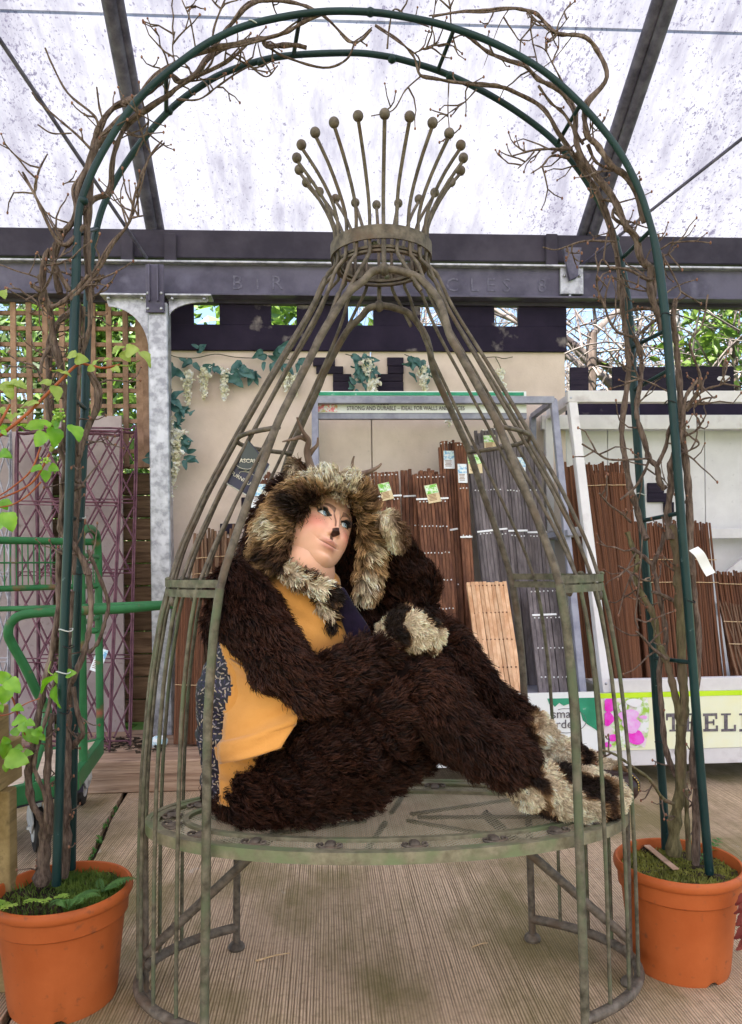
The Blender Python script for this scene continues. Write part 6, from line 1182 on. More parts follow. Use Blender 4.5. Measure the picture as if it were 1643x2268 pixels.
# bright label litter and twigs on the floor
def floor_twig(a, b, r, lab):
    a, b = G(*a, .004), G(*b, .004); MB().tube(catmull([a, (a+b)/2+np.array([.006, .004, .002]), b], 4), np.linspace(r, r*.5, 9), 6).build('dry_twig', mt_twine, None, label=lab, cat='twig', smooth=60)
floor_twig((566, 2128), (642, 2110), .0028, 'bent dry straw twig on the concrete beside the back cage foot')
floor_twig((1046, 2097), (1080, 2088), .0022, 'short straw twig on the concrete near the right back foot')
mt_blue = M('pale_blue_wrapper', (.35, .55, .62), (.75, .8, .8), 40, .4, contrast=.3)
MB().sphere(P(351, 1643, 3.9), (.05, .03, .035), 10, 7, rotz(.4)).build('crumpled_wrapper', mt_blue, None, label='crumpled pale blue wrapper on the sleepers at the post foot', cat='litter')
# leaf litter on the sleepers
lit = MB()
for k in range(160):
    c = P(rng.uniform(225, 360), rng.uniform(1638, 1664), rng.uniform(3.75, 4.1)); c[2] = sl_top+.004+rng.uniform(0, .01)
    lit.box(c, (rng.uniform(.008, .03), rng.uniform(.006, .02), .003), rotz(rng.uniform(0, 6))@rotx(rng.normal(0, .4)))
lit.build('leaf_litter', mt_soil, None, label='dark dead leaf litter strewn on the sleepers', cat='leaf litter', kind='stuff')
# little weeds in the floor joint
wd = MB()
for k in range(34):
    y = rng.uniform(1.9, 3.4); b = np.array([jx(y)+rng.normal(0, .004), y, -.01])
    for q in range(4):
        v, f = leaf_mesh(b+np.array([0, 0, rng.uniform(0, .01)]), (rng.normal(), rng.normal(), 1.2), (rng.normal(), -1, .3), rng.uniform(.008, .020), .008); wd.add(v, f)
wd.build('joint_weeds', mt_fern, None, label='tiny green weeds sprouting along the open floor joint', cat='weeds', kind='stuff')
# ------------------------------------------------------------------ seated person in deer costume
K = 1.12e-3                                             # metres per V pixel at the seat
person = thing('person', CW(-.25, 0, SZ), 'person in brown fur deer costume sitting sideways on the cage seat', 'person')
def chain(pts, step=.3):
    """pts: (x, y, Y, r px) -> list of (centre, radius, tangent)"""
    c = np.array([P(q[0], q[1], q[2]) for q in pts]); r = np.array([q[3]*q[2]/FPX for q in pts]); out = []
    for i in range(len(c)-1):
        L_ = np.linalg.norm(c[i+1]-c[i]); n = max(2, int(L_/(step*min(r[i], r[i+1])))); t = nrm(c[i+1]-c[i])
        for k in range(n): s_ = k/n; out.append((c[i]*(1-s_)+c[i+1]*s_, r[i]*(1-s_)+r[i+1]*s_, t))
    out.append((c[-1], r[-1], nrm(c[-1]-c[-2]) if len(c) > 1 else np.array([0, 0, -1.0]))); return out
def blob(spheres, vox, smooth_it=6, disp=None, zmin=None):
    mb = MB()
    for c, r, t in spheres: mb.sphere(c, r, 14, 9)
    v, f = mb.arrays(); me = D.meshes.new('b'); me.from_pydata(v.tolist(), [], f); ob = D.objects.new('b', me); COL.objects.link(ob)
    m_ = ob.modifiers.new('r', 'REMESH'); m_.mode = 'VOXEL'; m_.voxel_size = vox
    m2 = ob.modifiers.new('s', 'SMOOTH'); m2.iterations = smooth_it; m2.factor = .5
    dg = bpy.context.evaluated_depsgraph_get(); e = D.meshes.new_from_object(ob.evaluated_get(dg)); D.objects.remove(ob); D.meshes.remove(me)
    n = len(e.vertices); v = np.empty(n*3); e.vertices.foreach_get('co', v); v = v.reshape(-1, 3)
    nn = np.empty(n*3); e.vertices.foreach_get('normal', nn); nn = nn.reshape(-1, 3); f = [tuple(p.vertices) for p in e.polygons]; D.meshes.remove(e)
    if disp is not None: v = v+nn*disp(v, nn)[:, None]
    if zmin is not None: v[:, 2] = np.maximum(v[:, 2], zmin)
    return v, f
def wob(a1, s1, a2, s2, off=0.):
    def g(v, nn): return np.array([a1*mnoise.noise(Vector(p*s1)+Vector((off, 0, 0)))+a2*(.5-abs(mnoise.noise(Vector(p*s2)+Vector((0, off, 3))))*2) for p in v])
    return g
def tri_sample(v, f, dens, zmin=-9):
    q = np.array([t for p in f for t in ((p[0], p[1], p[2]), (p[0], p[2], p[3]) if len(p) > 3 else (p[0], p[1], p[2]))][:]) if True else None
    a, b, c = v[q[:, 0]], v[q[:, 1]], v[q[:, 2]]; cr = np.cross(b-a, c-a); ar = np.linalg.norm(cr, axis=1)/2; nr = nrm(cr)
    N = int(ar.sum()*dens); idx = rng.choice(len(q), N, p=ar/ar.sum()); u_ = rng.random((N, 2)); s_ = u_.sum(1) > 1; u_[s_] = 1-u_[s_]
    p = a[idx]+(b-a)[idx]*u_[:, :1]+(c-a)[idx]*u_[:, 1:]; return p, nr[idx]
def fur(name, v, f, spheres, dens, length, width, colfn, parent, lay=.75, lift=.5, grav=.25, clump=.45, cl_dens=2500, curl=.25, mat=None, flow=None, noise_=.28):
    p, n = tri_sample(v, f, dens); N = len(p)
    kd = kdtree.KDTree(len(spheres))
    for i, s_ in enumerate(spheres): kd.insert(s_[0], i)
    kd.balance(); cen = np.array([s_[0] for s_ in spheres]); rad = np.array([s_[1] for s_ in spheres]); tan = np.array([s_[2] for s_ in spheres])
    ci = np.empty(N, int)
    for i in range(N): ci[i] = kd.find(p[i])[1]
    out = nrm(p-cen[ci]); n = np.where(((n*out).sum(1) < 0)[:, None], -n, n)
    t = flow(p) if flow is not None else tan[ci]
    t = t+np.array([0, 0, -grav]); t = nrm(t-n*(t*n).sum(1, keepdims=True))
    d = nrm(n*lift+t*lay+rng.normal(size=(N, 3))*noise_)
    L_ = length*np.clip(1+.3*rng.normal(size=N), .4, 1.8)
    # clumps
    M_ = max(10, int(N*cl_dens/dens)); ck = rng.choice(N, M_, replace=False); kd2 = kdtree.KDTree(M_)
    for i, k in enumerate(ck): kd2.insert(p[k], i)
    kd2.balance(); cn = np.empty(N, int)
    for i in range(N): cn[i] = kd2.find(p[i])[1]
    ctip = p[ck]+d[ck]*length*1.05
    tip = p+d*L_[:, None]; w_ = np.clip(clump*(.6+.6*rng.random(N)), 0, .9)[:, None]; tip = tip*(1-w_)+(ctip[cn]+rng.normal(size=(N, 3))*length*.05)*w_
    mid = p+(tip-p)*.5+n*(L_*.14)[:, None]+rng.normal(size=(N, 3))*(L_*.06)[:, None]
    q3 = p*.12+mid*.2+tip*.68 + n*(L_*.07)[:, None]
    view = nrm(p-EYEP); s_ = nrm(np.cross(tip-p, view+rng.normal(size=(N, 3))*.8))
    W = (width*(.7+.6*rng.random(N)))[:, None]
    V_ = np.stack([p-s_*W*.5, p+s_*W*.5, mid-s_*W*.5, mid+s_*W*.5, q3-s_*W*.32, q3+s_*W*.32, tip], 1).reshape(-1, 3)
    i = (np.arange(N)*7)[:, None]
    F = np.concatenate([np.concatenate([i+np.array([0, 1, 3, 2])], 0), i+np.array([2, 3, 5, 4])], 0).tolist()+(i+np.array([4, 5, 6])).tolist()
    root, tipc = colfn(p, n)
    br = np.clip(1+.24*rng.normal(size=N), .4, 2)[:, None]*np.clip(1+.18*rng.normal(size=M_), .55, 1.6)[cn][:, None]
    C = np.stack([root, root, (root+tipc)/2*br, (root+tipc)/2*br, tipc*br, tipc*br, tipc*br*1.1], 1).reshape(-1, 3)
    o = mkobj(name, V_, F, mat or mt_fur, parent, kind='stuff'); set_vcol(o.data, C); return o
mt_fur = vcol_mat('fur_strands', 'col', .5, .16); mt_furbase = M('fur_undercoat', (.004, .0016, .001), (.006, .0026, .0018), 60, .9, spec=.1)
mt_patchbase = vcol_mat('patch_undercoat', 'col', .9, .1)
DARKR, DARKT = np.array([.0038, .0014, .0008]), np.array([.037, .0130, .0070])
def dark(p, n):
    k = np.array([mnoise.noise(Vector(q*7)) for q in p])[:, None]; return np.repeat(DARKR[None], len(p), 0), DARKT*(1+.45*k)
CRM, TAN, BRN, BLK = np.array([.68, .53, .36]), np.array([.32, .19, .092]), np.array([.085, .042, .022]), np.array([.018, .011, .008])
def ramp(k, stops):
    k = np.asarray(k); out = np.empty((len(k), 3)); xs = [s_[0] for s_ in stops]
    for c in range(3): out[:, c] = np.interp(k, xs, [s_[1][c] for s_ in stops])
    return out
def patches(scale, seed, bias=0., lo=None):
    def g(p, n):
        k = np.array([mnoise.noise(Vector(q*scale)+Vector((seed, 0, 0)))+.22*mnoise.noise(Vector(q*scale*3)) for q in p])+bias
        tipc = ramp(k, [(-.26, BLK), (-.11, BRN*.9), (-.05, TAN), (.0, CRM), (.6, CRM*1.15)]); return tipc*.62, tipc
    return g
def tiger(seed, ax):
    def g(p, n):
        k = np.array([.40*math.sin(float(q@ax)*62+2.6*mnoise.noise(Vector(q*9)+Vector((seed, 0, 0)))+seed)+.55*mnoise.noise(Vector(q*12)+Vector((0, seed, 0)))+.15*mnoise.noise(Vector(q*34)) for q in p])-.07
        t = ramp(k, [(-.34, BLK), (-.17, BRN*.9), (-.08, TAN), (.02, CRM), (.6, CRM*1.15)]); return t*.62, t
    return g
def dress(name, spheres, vox, dens, length, width, colfn, base_mat=None, disp=None, zmin=None, sm=6, **kw):
    v, f = blob(spheres, vox, sm, disp, zmin); o = mkobj(name, v, f, base_mat or mt_furbase, person, smooth=180)
    if base_mat is mt_patchbase: set_vcol(o.data, colfn(v, v)[1]*.6)
    fur('fur', v, f, spheres, dens, length, width, colfn, o, **kw); return o, v, f
ZS = SZ+.006
# --- jacket and trousers of long dark fur
near_arm = chain([(535, 1312, 1.735, 60), (562, 1382, 1.69, 66), (614, 1452, 1.655, 66), (672, 1508, 1.645, 58), (702, 1520, 1.645, 58)])+chain([(718, 1516, 1.645, 60), (742, 1502, 1.645, 48), (766, 1486, 1.65, 57), (790, 1472, 1.66, 42), (812, 1462, 1.67, 50), (836, 1452, 1.68, 34), (854, 1446, 1.69, 36)], .2)
back_sh = chain([(560, 1290, 1.83, 54), (512, 1330, 1.84, 50), (490, 1372, 1.82, 40), (492, 1400, 1.80, 32)])+chain([(575, 1265, 1.85, 48), (600, 1240, 1.90, 58), (700, 1300, 1.97, 58), (800, 1310, 1.99, 50)])
far_arm = chain([(800, 1310, 1.99, 50), (880, 1345, 1.96, 48), (928, 1352, 1.93, 44)])+chain([(928, 1352, 1.93, 45), (918, 1300, 1.93, 44), (888, 1245, 1.92, 38), (858, 1200, 1.91, 32)])
chest_f = chain([(790, 1330, 1.93, 33), (800, 1400, 1.92, 40), (840, 1440, 1.90, 43)])
near_leg = chain([(572, 1738, 1.80, 86), (640, 1722, 1.76, 96), (720, 1672, 1.725, 94), (800, 1612, 1.705, 90), (872, 1555, 1.70, 82), (918, 1531, 1.70, 74)])+chain([(930, 1536, 1.70, 72), (990, 1582, 1.70, 68), (1050, 1632, 1.71, 68), (1105, 1675, 1.715, 60), (1145, 1700, 1.72, 48)])
under = chain([(690, 1745, 1.80, 72), (800, 1715, 1.82, 68), (880, 1668, 1.84, 68), (930, 1630, 1.86, 64)])+chain([(500, 1752, 1.84, 50), (560, 1752, 1.90, 68), (700, 1712, 1.96, 78), (850, 1570, 1.97, 74), (945, 1460, 1.95, 64), (978, 1432, 1.94, 50)])
far_leg = chain([(978, 1436, 1.94, 50), (1030, 1490, 1.93, 46), (1085, 1545, 1.92, 44), (1128, 1580, 1.91, 40)], .25)
suit = near_arm+back_sh+far_arm+chest_f+near_leg+under+far_leg
def folds(v, nn):   # lumpy cloth under the pile
    out = np.empty(len(v))
    for i, p in enumerate(v):
        x, y, z = p
        a = mnoise.noise(Vector((x*9, y*9, z*9)))*.014+mnoise.noise(Vector((x*22, y*22, z*22)))*.006
        b = mnoise.noise(Vector(((x+.9*z)*26, y*6, (z-.9*x)*5)))            # folds running down to the seat
        out[i] = a+(abs(b)*-1+.25)*.042
    return out
body_suit, sv, sf = dress('fur_suit', suit, .009, 105000, .024, .0014, dark, disp=folds, zmin=ZS, lay=.95, lift=.36, clump=.42, cl_dens=3200, noise_=.22)
# --- waistcoat: mustard front and patterned back
mt_must = M('mustard_suede', (.50, .215, .045), (.58, .265, .065), 7, .85, 0, .18, 220, contrast=.5, detail=6, sheen=.35, spec=.15)
def leafprint():
    m, t, b = new_mat('navy_leaf_print'); N = t.nodes.new; L = t.links.new; tc = N('ShaderNodeTexCoord')
    def layer(scale, seed):
        mp = N('ShaderNodeMapping'); mp.inputs['Location'].default_value = (seed, seed*.7, 0); L(tc.outputs['Object'], mp.inputs[0])
        vo = N('ShaderNodeTexVoronoi'); vo.inputs['Scale'].default_value = scale; vo.inputs['Randomness'].default_value = .9; L(mp.outputs[0], vo.inputs['Vector'])
        sc_ = N('ShaderNodeVectorMath'); sc_.operation = 'SUBTRACT'; L(mp.outputs[0], sc_.inputs[0]); L(vo.outputs['Position'], sc_.inputs[1])
        sx = N('ShaderNodeSeparateXYZ'); L(vo.outputs['Color'], sx.inputs[0]); mu = N('ShaderNodeMath'); mu.operation = 'MULTIPLY'; mu.inputs[1].default_value = 6.28; L(sx.outputs[0], mu.inputs[0])
        vr = N('ShaderNodeVectorRotate'); vr.rotation_type = 'Y_AXIS'; L(sc_.outputs[0], vr.inputs['Vector']); L(mu.outputs[0], vr.inputs['Angle'])
        ms = N('ShaderNodeVectorMath'); ms.operation = 'MULTIPLY'; ms.inputs[1].default_value = (scale*1.0, scale*.55, scale*3.4); L(vr.outputs[0], ms.inputs[0])
        ln = N('ShaderNodeVectorMath'); ln.operation = 'LENGTH'; L(ms.outputs[0], ln.inputs[0]); lt_ = N('ShaderNodeMath'); lt_.operation = 'LESS_THAN'; lt_.inputs[1].default_value = .46; L(ln.outputs['Value'], lt_.inputs[0]); return lt_.outputs[0], sx.outputs[1]
    f1_, r1 = layer(80, 0); f2_, r2 = layer(90, 3.7)
    def mix(f, a, c):
        x = N('ShaderNodeMix'); x.data_type = 'RGBA'; L(f, x.inputs[0])
        for s_, q in ((6, a), (7, c)):
            if isinstance(q, tuple): x.inputs[s_].default_value = (*q, 1)
            else: L(q, x.inputs[s_])
        return x.outputs[2]
    c1 = mix(r1, (.46, .35, .22), (.24, .21, .25)); col = mix(f2_, (.006, .005, .013), (.028, .017, .062)); col = mix(f1_, col, c1)
    L(col, b.inputs['Base Color']); b.inputs['Roughness'].default_value = .6; return m
mt_navy = leafprint()
tors = chain([(545, 1706, 1.84, 98), (540, 1620, 1.83, 106), (550, 1530, 1.82, 112), (578, 1440, 1.82, 112), (650, 1350, 1.82, 92), (690, 1300, 1.83, 60)])+chain([(590, 1440, 1.82, 100), (680, 1400, 1.80, 78), (722, 1398, 1.80, 56)])+chain([(556, 1640, 1.80, 92), (600, 1600, 1.78, 88), (640, 1560, 1.77, 70)])
def tfold(v, nn): return np.array([.010*mnoise.noise(Vector(((p[0]*.5+p[2])*34, p[1]*5, p[0]*4)))+.004*mnoise.noise(Vector(p*12)) for p in v])
tv, tf = blob(tors, .008, 8, tfold)
bx = lambda y: np.interp(y, [1300, 1400, 1440, 1520, 1560, 1640, 1660, 1690, 1720], [478, 486, 497, 521, 505, 497, 481, 487, 490])
px_ = np.array([proj(p) for p in tv]); isn = px_[:, 0] < bx(px_[:, 1]); isn = isn | (tv[:, 1] > 1.90)
fa = [q for q in tf if not all(isn[list(q)])]; fb = [q for q in tf if all(isn[list(q)])]
wc = mkobj('waistcoat', tv, fa, mt_must, person, smooth=180); mkobj('waistcoat_back', tv, fb, mt_navy, person, smooth=180)
md = wc.modifiers.new('s', 'SOLIDIFY'); md.thickness = .004; md.offset = 1
hem = [(486, 1688, 1.735), (540, 1668, 1.695), (600, 1640, 1.675), (645, 1600, 1.69)]
# --- lower waistcoat panel with its pointed hem
def panel(pts, nm, mat, bulge=.012, th=.004):
    """ruled quad patch: list of rows, each (left px, right px) with depth"""
    rows = []
    for (a, b) in pts:
        A, B = P(*a), P(*b); rows.append([A*(1-s_)+B*s_-fw*bulge*math.sin(PI*s_) for s_ in np.linspace(0, 1, 15)])
    rows = np.array(rows); rows = np.array([catmull(rows[:, i], 6) for i in range(15)]).transpose(1, 0, 2); nr, nc = rows.shape[:2]
    for i in range(nr):
        for j in range(nc): rows[i, j] = rows[i, j]-fw*(.0035*mnoise.noise(Vector((j*.16, i*.42, 2.)))+.003*math.sin((i*.55+j*.32)))
    v = rows.reshape(-1, 3); f = [(i*nc+j, i*nc+j+1, (i+1)*nc+j+1, (i+1)*nc+j) for i in range(nr-1) for j in range(nc-1)]
    o = mkobj(nm, v, f, mat, person, smooth=180); m_ = o.modifiers.new('s', 'SOLIDIFY'); m_.thickness = th; return o
panel([((502, 1452, 1.730), (600, 1500, 1.655)), ((517, 1520, 1.714), (668, 1552, 1.655)), ((500, 1580, 1.706), (672, 1568, 1.655)), ((494, 1636, 1.690), (660, 1590, 1.640)), ((484, 1652, 1.682), (650, 1612, 1.632)), ((487, 1692, 1.676), (622, 1655, 1.626))], 'waistcoat_flap', mt_must, .024)
# --- patchwork fur: brim, collar, mittens, leg warmers
brim = chain([(598, 1222, 1.755, 36), (607, 1178, 1.745, 41), (636, 1124, 1.73, 34), (672, 1086, 1.725, 25), (724, 1067, 1.72, 25), (772, 1074, 1.725, 21), (806, 1108, 1.748, 21), (816, 1160, 1.785, 16), (820, 1215, 1.81, 21), (820, 1268, 1.815, 23), (812, 1314, 1.81, 16)], .25)
def brimcol(p, n):
    q = np.array([proj(x) for x in p]); k = np.array([mnoise.noise(Vector(x*15))+.5*mnoise.noise(Vector(x*38)) for x in p])
    cx_ = np.exp(-((q[:, 0]-735)/56)**2-((q[:, 1]-1056)/30)**2)*1.7+np.exp(-((q[:, 0]-598)/34)**2-((q[:, 1]-1172)/30)**2)*.55+np.exp(-((q[:, 0]-812)/22)**2-((q[:, 1]-1205)/34)**2)*.5+np.exp(-((q[:, 0]-805)/24)**2-((q[:, 1]-1318)/18)**2)*.7
    t = ramp(k*.75-.10+cx_*.75, [(-.5, BLK*1.3), (-.25, BRN*1.1), (-.02, TAN*.9), (.22, TAN*1.35), (.42, CRM*1.1), (.9, CRM*1.4)]); return t*.16, t
# hair flows outward from the face opening
fc = P(735, 1190, 1.78)
def brimflow(p): d = p-fc; return nrm(d+np.array([0, 0, -.02]))
dress('hat_brim', brim, .006, 140000, .029, .0016, brimcol, mt_patchbase, disp=wob(.006, 16, .004, 30), lay=.85, lift=.45, grav=.25, clump=.6, cl_dens=5000, flow=brimflow, noise_=.22)
hood = chain([(702, 1145, 1.85, 74), (660, 1130, 1.87, 72), (612, 1182, 1.87, 58), (590, 1232, 1.86, 50)])+chain([(745, 1130, 1.84, 54), (790, 1200, 1.90, 42), (800, 1280, 1.92, 42)])+chain([(668, 1062, 1.82, 18), (655, 1085, 1.83, 26)])
dress('hood', hood, .008, 60000, .030, .002, dark, disp=wob(.006, 14, .004, 30), lay=.8, lift=.5)
def earcol(p, n):
    q = np.array([proj(x) for x in p]); k = (np.exp(-((q[:, 0]-652)/7)**2-((q[:, 1]-1042)/20)**2))[:, None]; t = BRN*1.3*(1-k)+CRM*k; return t*.4, t
dress('ear', chain([(662, 1022, 1.81, 7), (657, 1038, 1.81, 15), (660, 1056, 1.81, 17)]), .004, 160000, .020, .0016, earcol, mt_patchbase, lay=.5, lift=.7, sm=3)
collar = chain([(628, 1252, 1.735, 14), (648, 1272, 1.715, 16), (676, 1288, 1.705, 18)])+chain([(690, 1296, 1.715, 14), (715, 1304, 1.71, 19), (738, 1318, 1.72, 18)])+chain([(712, 1330, 1.73, 12), (728, 1360, 1.735, 14), (735, 1392, 1.74, 9)])
dress('collar', collar, .005, 130000, .020, .0016, patches(26, 4.2, .02), mt_patchbase, disp=wob(.004, 30, .003, 50), lay=.6, lift=.6)
mit = chain([(866, 1400, 1.70, 29), (888, 1393, 1.685, 39), (922, 1394, 1.68, 44), (948, 1408, 1.685, 33), (950, 1424, 1.69, 25)])+chain([(888, 1368, 1.69, 21), (900, 1356, 1.69, 14)])
dress('mitten', mit, .005, 210000, .013, .0013, patches(17, 9.1, .02), mt_patchbase, disp=wob(.005, 26, .003, 50), lay=.6, lift=.5, zmin=None)
mit2 = chain([(846, 1144, 1.76, 14), (860, 1156, 1.755, 22), (876, 1176, 1.765, 22), (884, 1200, 1.80, 20)])
def mitcol(p, n):
    q = np.array([proj(x) for x in p]); k = np.exp(-((q[:, 0]-860-(q[:, 1]-1170)*.25)/13)**2)[:, None]; t = BRN*1.2*(1-k)+CRM*1.35*k; return t*.6, t
dress('mitten', mit2, .005, 210000, .014, .0013, mitcol, mt_patchbase, disp=wob(.004, 26, .003, 50), lay=.6, lift=.5)
wn = chain([(1162, 1722, 1.725, 51), (1185, 1735, 1.73, 59), (1210, 1744, 1.73, 49), (1235, 1752, 1.735, 57), (1262, 1756, 1.735, 49), (1290, 1760, 1.74, 55), (1325, 1764, 1.745, 49), (1350, 1768, 1.75, 41)], .25)
wf = chain([(1168, 1602, 1.91, 37), (1190, 1632, 1.90, 43), (1225, 1664, 1.89, 41), (1262, 1692, 1.87, 45), (1305, 1708, 1.85, 41), (1340, 1722, 1.84, 37), (1362, 1733, 1.83, 27)], .25)
dress('leg_warmer', wn, .006, 210000, .0125, .0013, tiger(2.2, np.array([.85, .1, .5])), mt_patchbase, disp=wob(.010, 15, .008, 26), zmin=ZS, lay=.6, lift=.6)
dress('leg_warmer', wf, .006, 210000, .0125, .0013, tiger(5.1, np.array([.85, .1, -.35])), mt_patchbase, disp=wob(.010, 15, .008, 26), zmin=ZS, lay=.6, lift=.6)
# --- boots
mt_boot = M('dark_oxblood_leather', (.020, .010, .009), (.038, .02, .017), 20, .32, 0, .1, 60, contrast=.4, coat=.2); mt_stch = M('yellow_stitch', (.55, .40, .12), None, 10, .6)
for nm, pts, zs_ in (('boot', [(1310, 1735, 1.81, 34), (1355, 1738, 1.80, 35), (1384, 1742, 1.795, 33)], None), ('boot', [(1200, 1770, 1.735, 30), (1290, 1775, 1.75, 34), (1350, 1772, 1.755, 36)], ZS)):
    bv, bf = blob(chain(pts), .006, 4, None, ZS); bo = mkobj(nm, bv, bf, mt_boot, person, smooth=180)
    if zs_ is None:
        q = [P(x, y, Y) for x, y, Y in ((1399, 1716, 1.775), (1412, 1730, 1.77), (1414, 1748, 1.77), (1405, 1765, 1.775), (1392, 1775, 1.785))]
        q = catmull(q, 6); MB().tube(q+fw*.006, .006, 8).build('welt', mt_boot, bo, smooth=60)
        sm_ = MB()
        for i in range(0, len(q)-2, 2): sm_.tube([q[i]-fw*.001, q[i+1]-fw*.001], .0012, 5)
        sm_.build('stitching', mt_stch, bo)
# --- tie
mt_tie_v = M('purple_velvet', (.005, .0025, .009), (.015, .009, .025), 18, .8, 0, .2, 120, contrast=.5, detail=6, sheen=.12, spec=.1)
tp_ = [(749, 1300, 11), (756, 1320, 15), (767, 1348, 19), (781, 1376, 23), (795, 1402, 27), (802, 1425, 24)]
v = []; f = []; nn_ = 12
for i, (x, y, w_) in enumerate(tp_):
    c = P(x, y, 1.742); d = nrm(np.array([49, 110.])); side = rt*d[1]+up*d[0]
    for k in range(nn_): a = 2*PI*k/nn_; v.append(c+side*(w_*K*math.cos(a))-fw*(.012*math.sin(a)))
for i in range(len(tp_)-1):
    for k in range(nn_): f.append((i*nn_+k, i*nn_+(k+1) % nn_, (i+1)*nn_+(k+1) % nn_, (i+1)*nn_+k))
f += [tuple(range(nn_))[::-1], tuple((len(tp_)-1)*nn_+k for k in range(nn_))]
to = mkobj('tie', np.array(v), f, mt_tie_v, person, smooth=70); m_ = to.modifiers.new('s', 'SUBSURF'); m_.levels = m_.render_levels = 2
# --- antlers
mt_ant = M('antler', (.085, .050, .036), (.22, .155, .115), 14, .55, 0, .4, 60, stretch=(2, 2, .6), contrast=.5, detail=6)
def antler(trs, Y):
    mb = None; par = None
    for pts, ra, rb in trs:
        q = V('d', pts); c = catmull([P(x, y, Y-.004*i) for i, (x, y) in enumerate(q)], 6); o = MB().tube(c, np.linspace(ra, rb, len(c))*K, 9)
        mb = o if mb is None else mb.add(*o.arrays())
    return mb.build('antler', mt_ant, person, smooth=60)
antler([([(1062, 1290), (1050, 1240), (1032, 1160), (1042, 1090), (1015, 1045), (985, 990), (966, 935)], 10, 2), ([(1030, 1080), (990, 1068), (940, 1080), (870, 1096)], 7, 1.6), ([(1040, 1190), (1070, 1150), (1100, 1115), (1104, 1068)], 6.5, 2)], 1.80)
antler([([(1305, 1360), (1345, 1322), (1400, 1305), (1450, 1288), (1498, 1262), (1522, 1238)], 9, 2), ([(1345, 1325), (1330, 1270), (1332, 1225), (1342, 1190)], 5.5, 1.6), ([(1410, 1302), (1440, 1330), (1452, 1370), (1466, 1412)], 5.5, 1.6)], 1.80)
# --- head, neck and face (one continuous skin mesh)
HY, HP, HR, HS = math.radians(28.07), math.radians(-29.4), math.radians(-30.0), .945
def Rm(yaw, pitch, roll):
    cy_, sy, cp, sp, cr, sr = math.cos(yaw), math.sin(yaw), math.cos(pitch), math.sin(pitch), math.cos(roll), math.sin(roll)
    return np.array([[cr, -sr, 0], [sr, cr, 0], [0, 0, 1]])@np.array([[cy_, 0, sy], [0, 1, 0], [-sy, 0, cy_]])@np.array([[1, 0, 0], [0, cp, -sp], [0, sp, cp]])
HB = np.stack([rt, up, -fw], 1)@Rm(HY, HP, HR); HC = P(703, 1169, 1.80)
def HW(v): return HC+(np.asarray(v)*HS)@HB.T
nl, nf = 380, 320
s_ = np.linspace(-1, 1, nl); lam = math.pi*(.42*s_+.58*s_**3); ph = np.linspace(-math.pi/2*.985, math.pi/2*.985, nf)
Lm, Ph = np.meshgrid(lam, ph); Y = .119*np.sin(Ph)-.004; yn = np.sin(Ph)
wprof = np.power(np.clip(1-np.abs(yn)**2.7, 0, 1), .5); 
jaw = 1-.05*np.clip((-Y-.045)/.07, 0, 1)**1.5
X = .0825*wprof*jaw*np.sin(Lm); cz = np.cos(Lm); Z = wprof*np.where(cz > 0, .0885*cz, .102*cz)
front = np.clip(cz*1.6, 0, 1)
g = lambda x0, y0, sx, sy: np.exp(-((X-x0)/sx)**2-((Y-y0)/sy)**2)
ax_ = np.abs(X); ga = lambda x0, y0, sx, sy: np.exp(-((ax_-x0)/sx)**2-((Y-y0)/sy)**2)
dz = np.zeros_like(X)
dz += .003*ga(.026, .020, .022, .010)                        # brow
dz -= .0095*ga(.032, .001, .016, .013)                       # sockets
tn = np.clip((.012-Y)/.056, 0, 1)                             # nose ridge 0 at bridge, 1 at tip
nose_on = np.where((Y < .020) & (Y > -.060), 1, 0)
rid = (.006+.0195*tn**1.15)*np.exp(-(X/(.0068+.0036*tn))**2)*np.clip((Y+.0515)/.008, 0, 1)*np.clip((.024-Y)/.014, 0, 1)
dz += rid
dz += .0085*ga(.0115, -.0445, .0062, .0068)                  # wings
dz -= .004*ga(.0065, -.0515, .0035, .003)                    # nostril
dz += .0110*ga(.042, -.040, .024, .022)                      # cheeks
dz += .010*g(0, -.072, .026, .022)                           # muzzle
dz += .0046*np.exp(-(X/.021)**2)*np.exp(-((Y+.0674-4.4*X*X-.0012*np.cos(X*260))/.0042)**2)   # upper lip
dz += .0056*np.exp(-(X/.0185)**2)*np.exp(-((Y+.0812-6.*X*X)/.0052)**2)                       # lower lip
dz -= .0040*np.exp(-(X/.026)**2)*np.exp(-((Y+.0740-6.5*X*X)/.0016)**2)                # mouth line
dz -= .0022*ga(.029, -.0665, .004, .005)                     # corners
dz -= .004*g(0, -.092, .022, .006)
dz += .017*g(0, -.107, .030, .018)                           # chin
dz += .010*g(0, -.128, .05, .012)                            # soft under-chin
Z = Z+dz*front
for sx in (-1, 1):                                            # lids over eyeballs, almond opening
    dx = (X-sx*.032); dy = Y-.0015-.06*dx*sx; d2 = dx*dx+dy*dy; r_ = .0148
    zl = .0640+np.sqrt(np.clip(r_*r_-d2, 0, None)); m = (d2 < r_*r_) & (cz > 0)
    Z = np.where(m, np.maximum(Z, zl), Z)
    op = np.clip(1-(dx/.0148)**2, 0, 1); inn = (dy < .0076*op) & (dy > -.0052*op) & (cz > 0) & (op > 0)
    Z = np.where(inn, .0640+np.sqrt(np.clip(.0128**2-d2, 0, None))-.004, Z)
verts = np.stack([X+.013*np.clip((-Y-.055)/.065, 0, 1)**1.2*np.clip(cz+.3, 0, 1), Y, Z], -1).reshape(-1, 3)
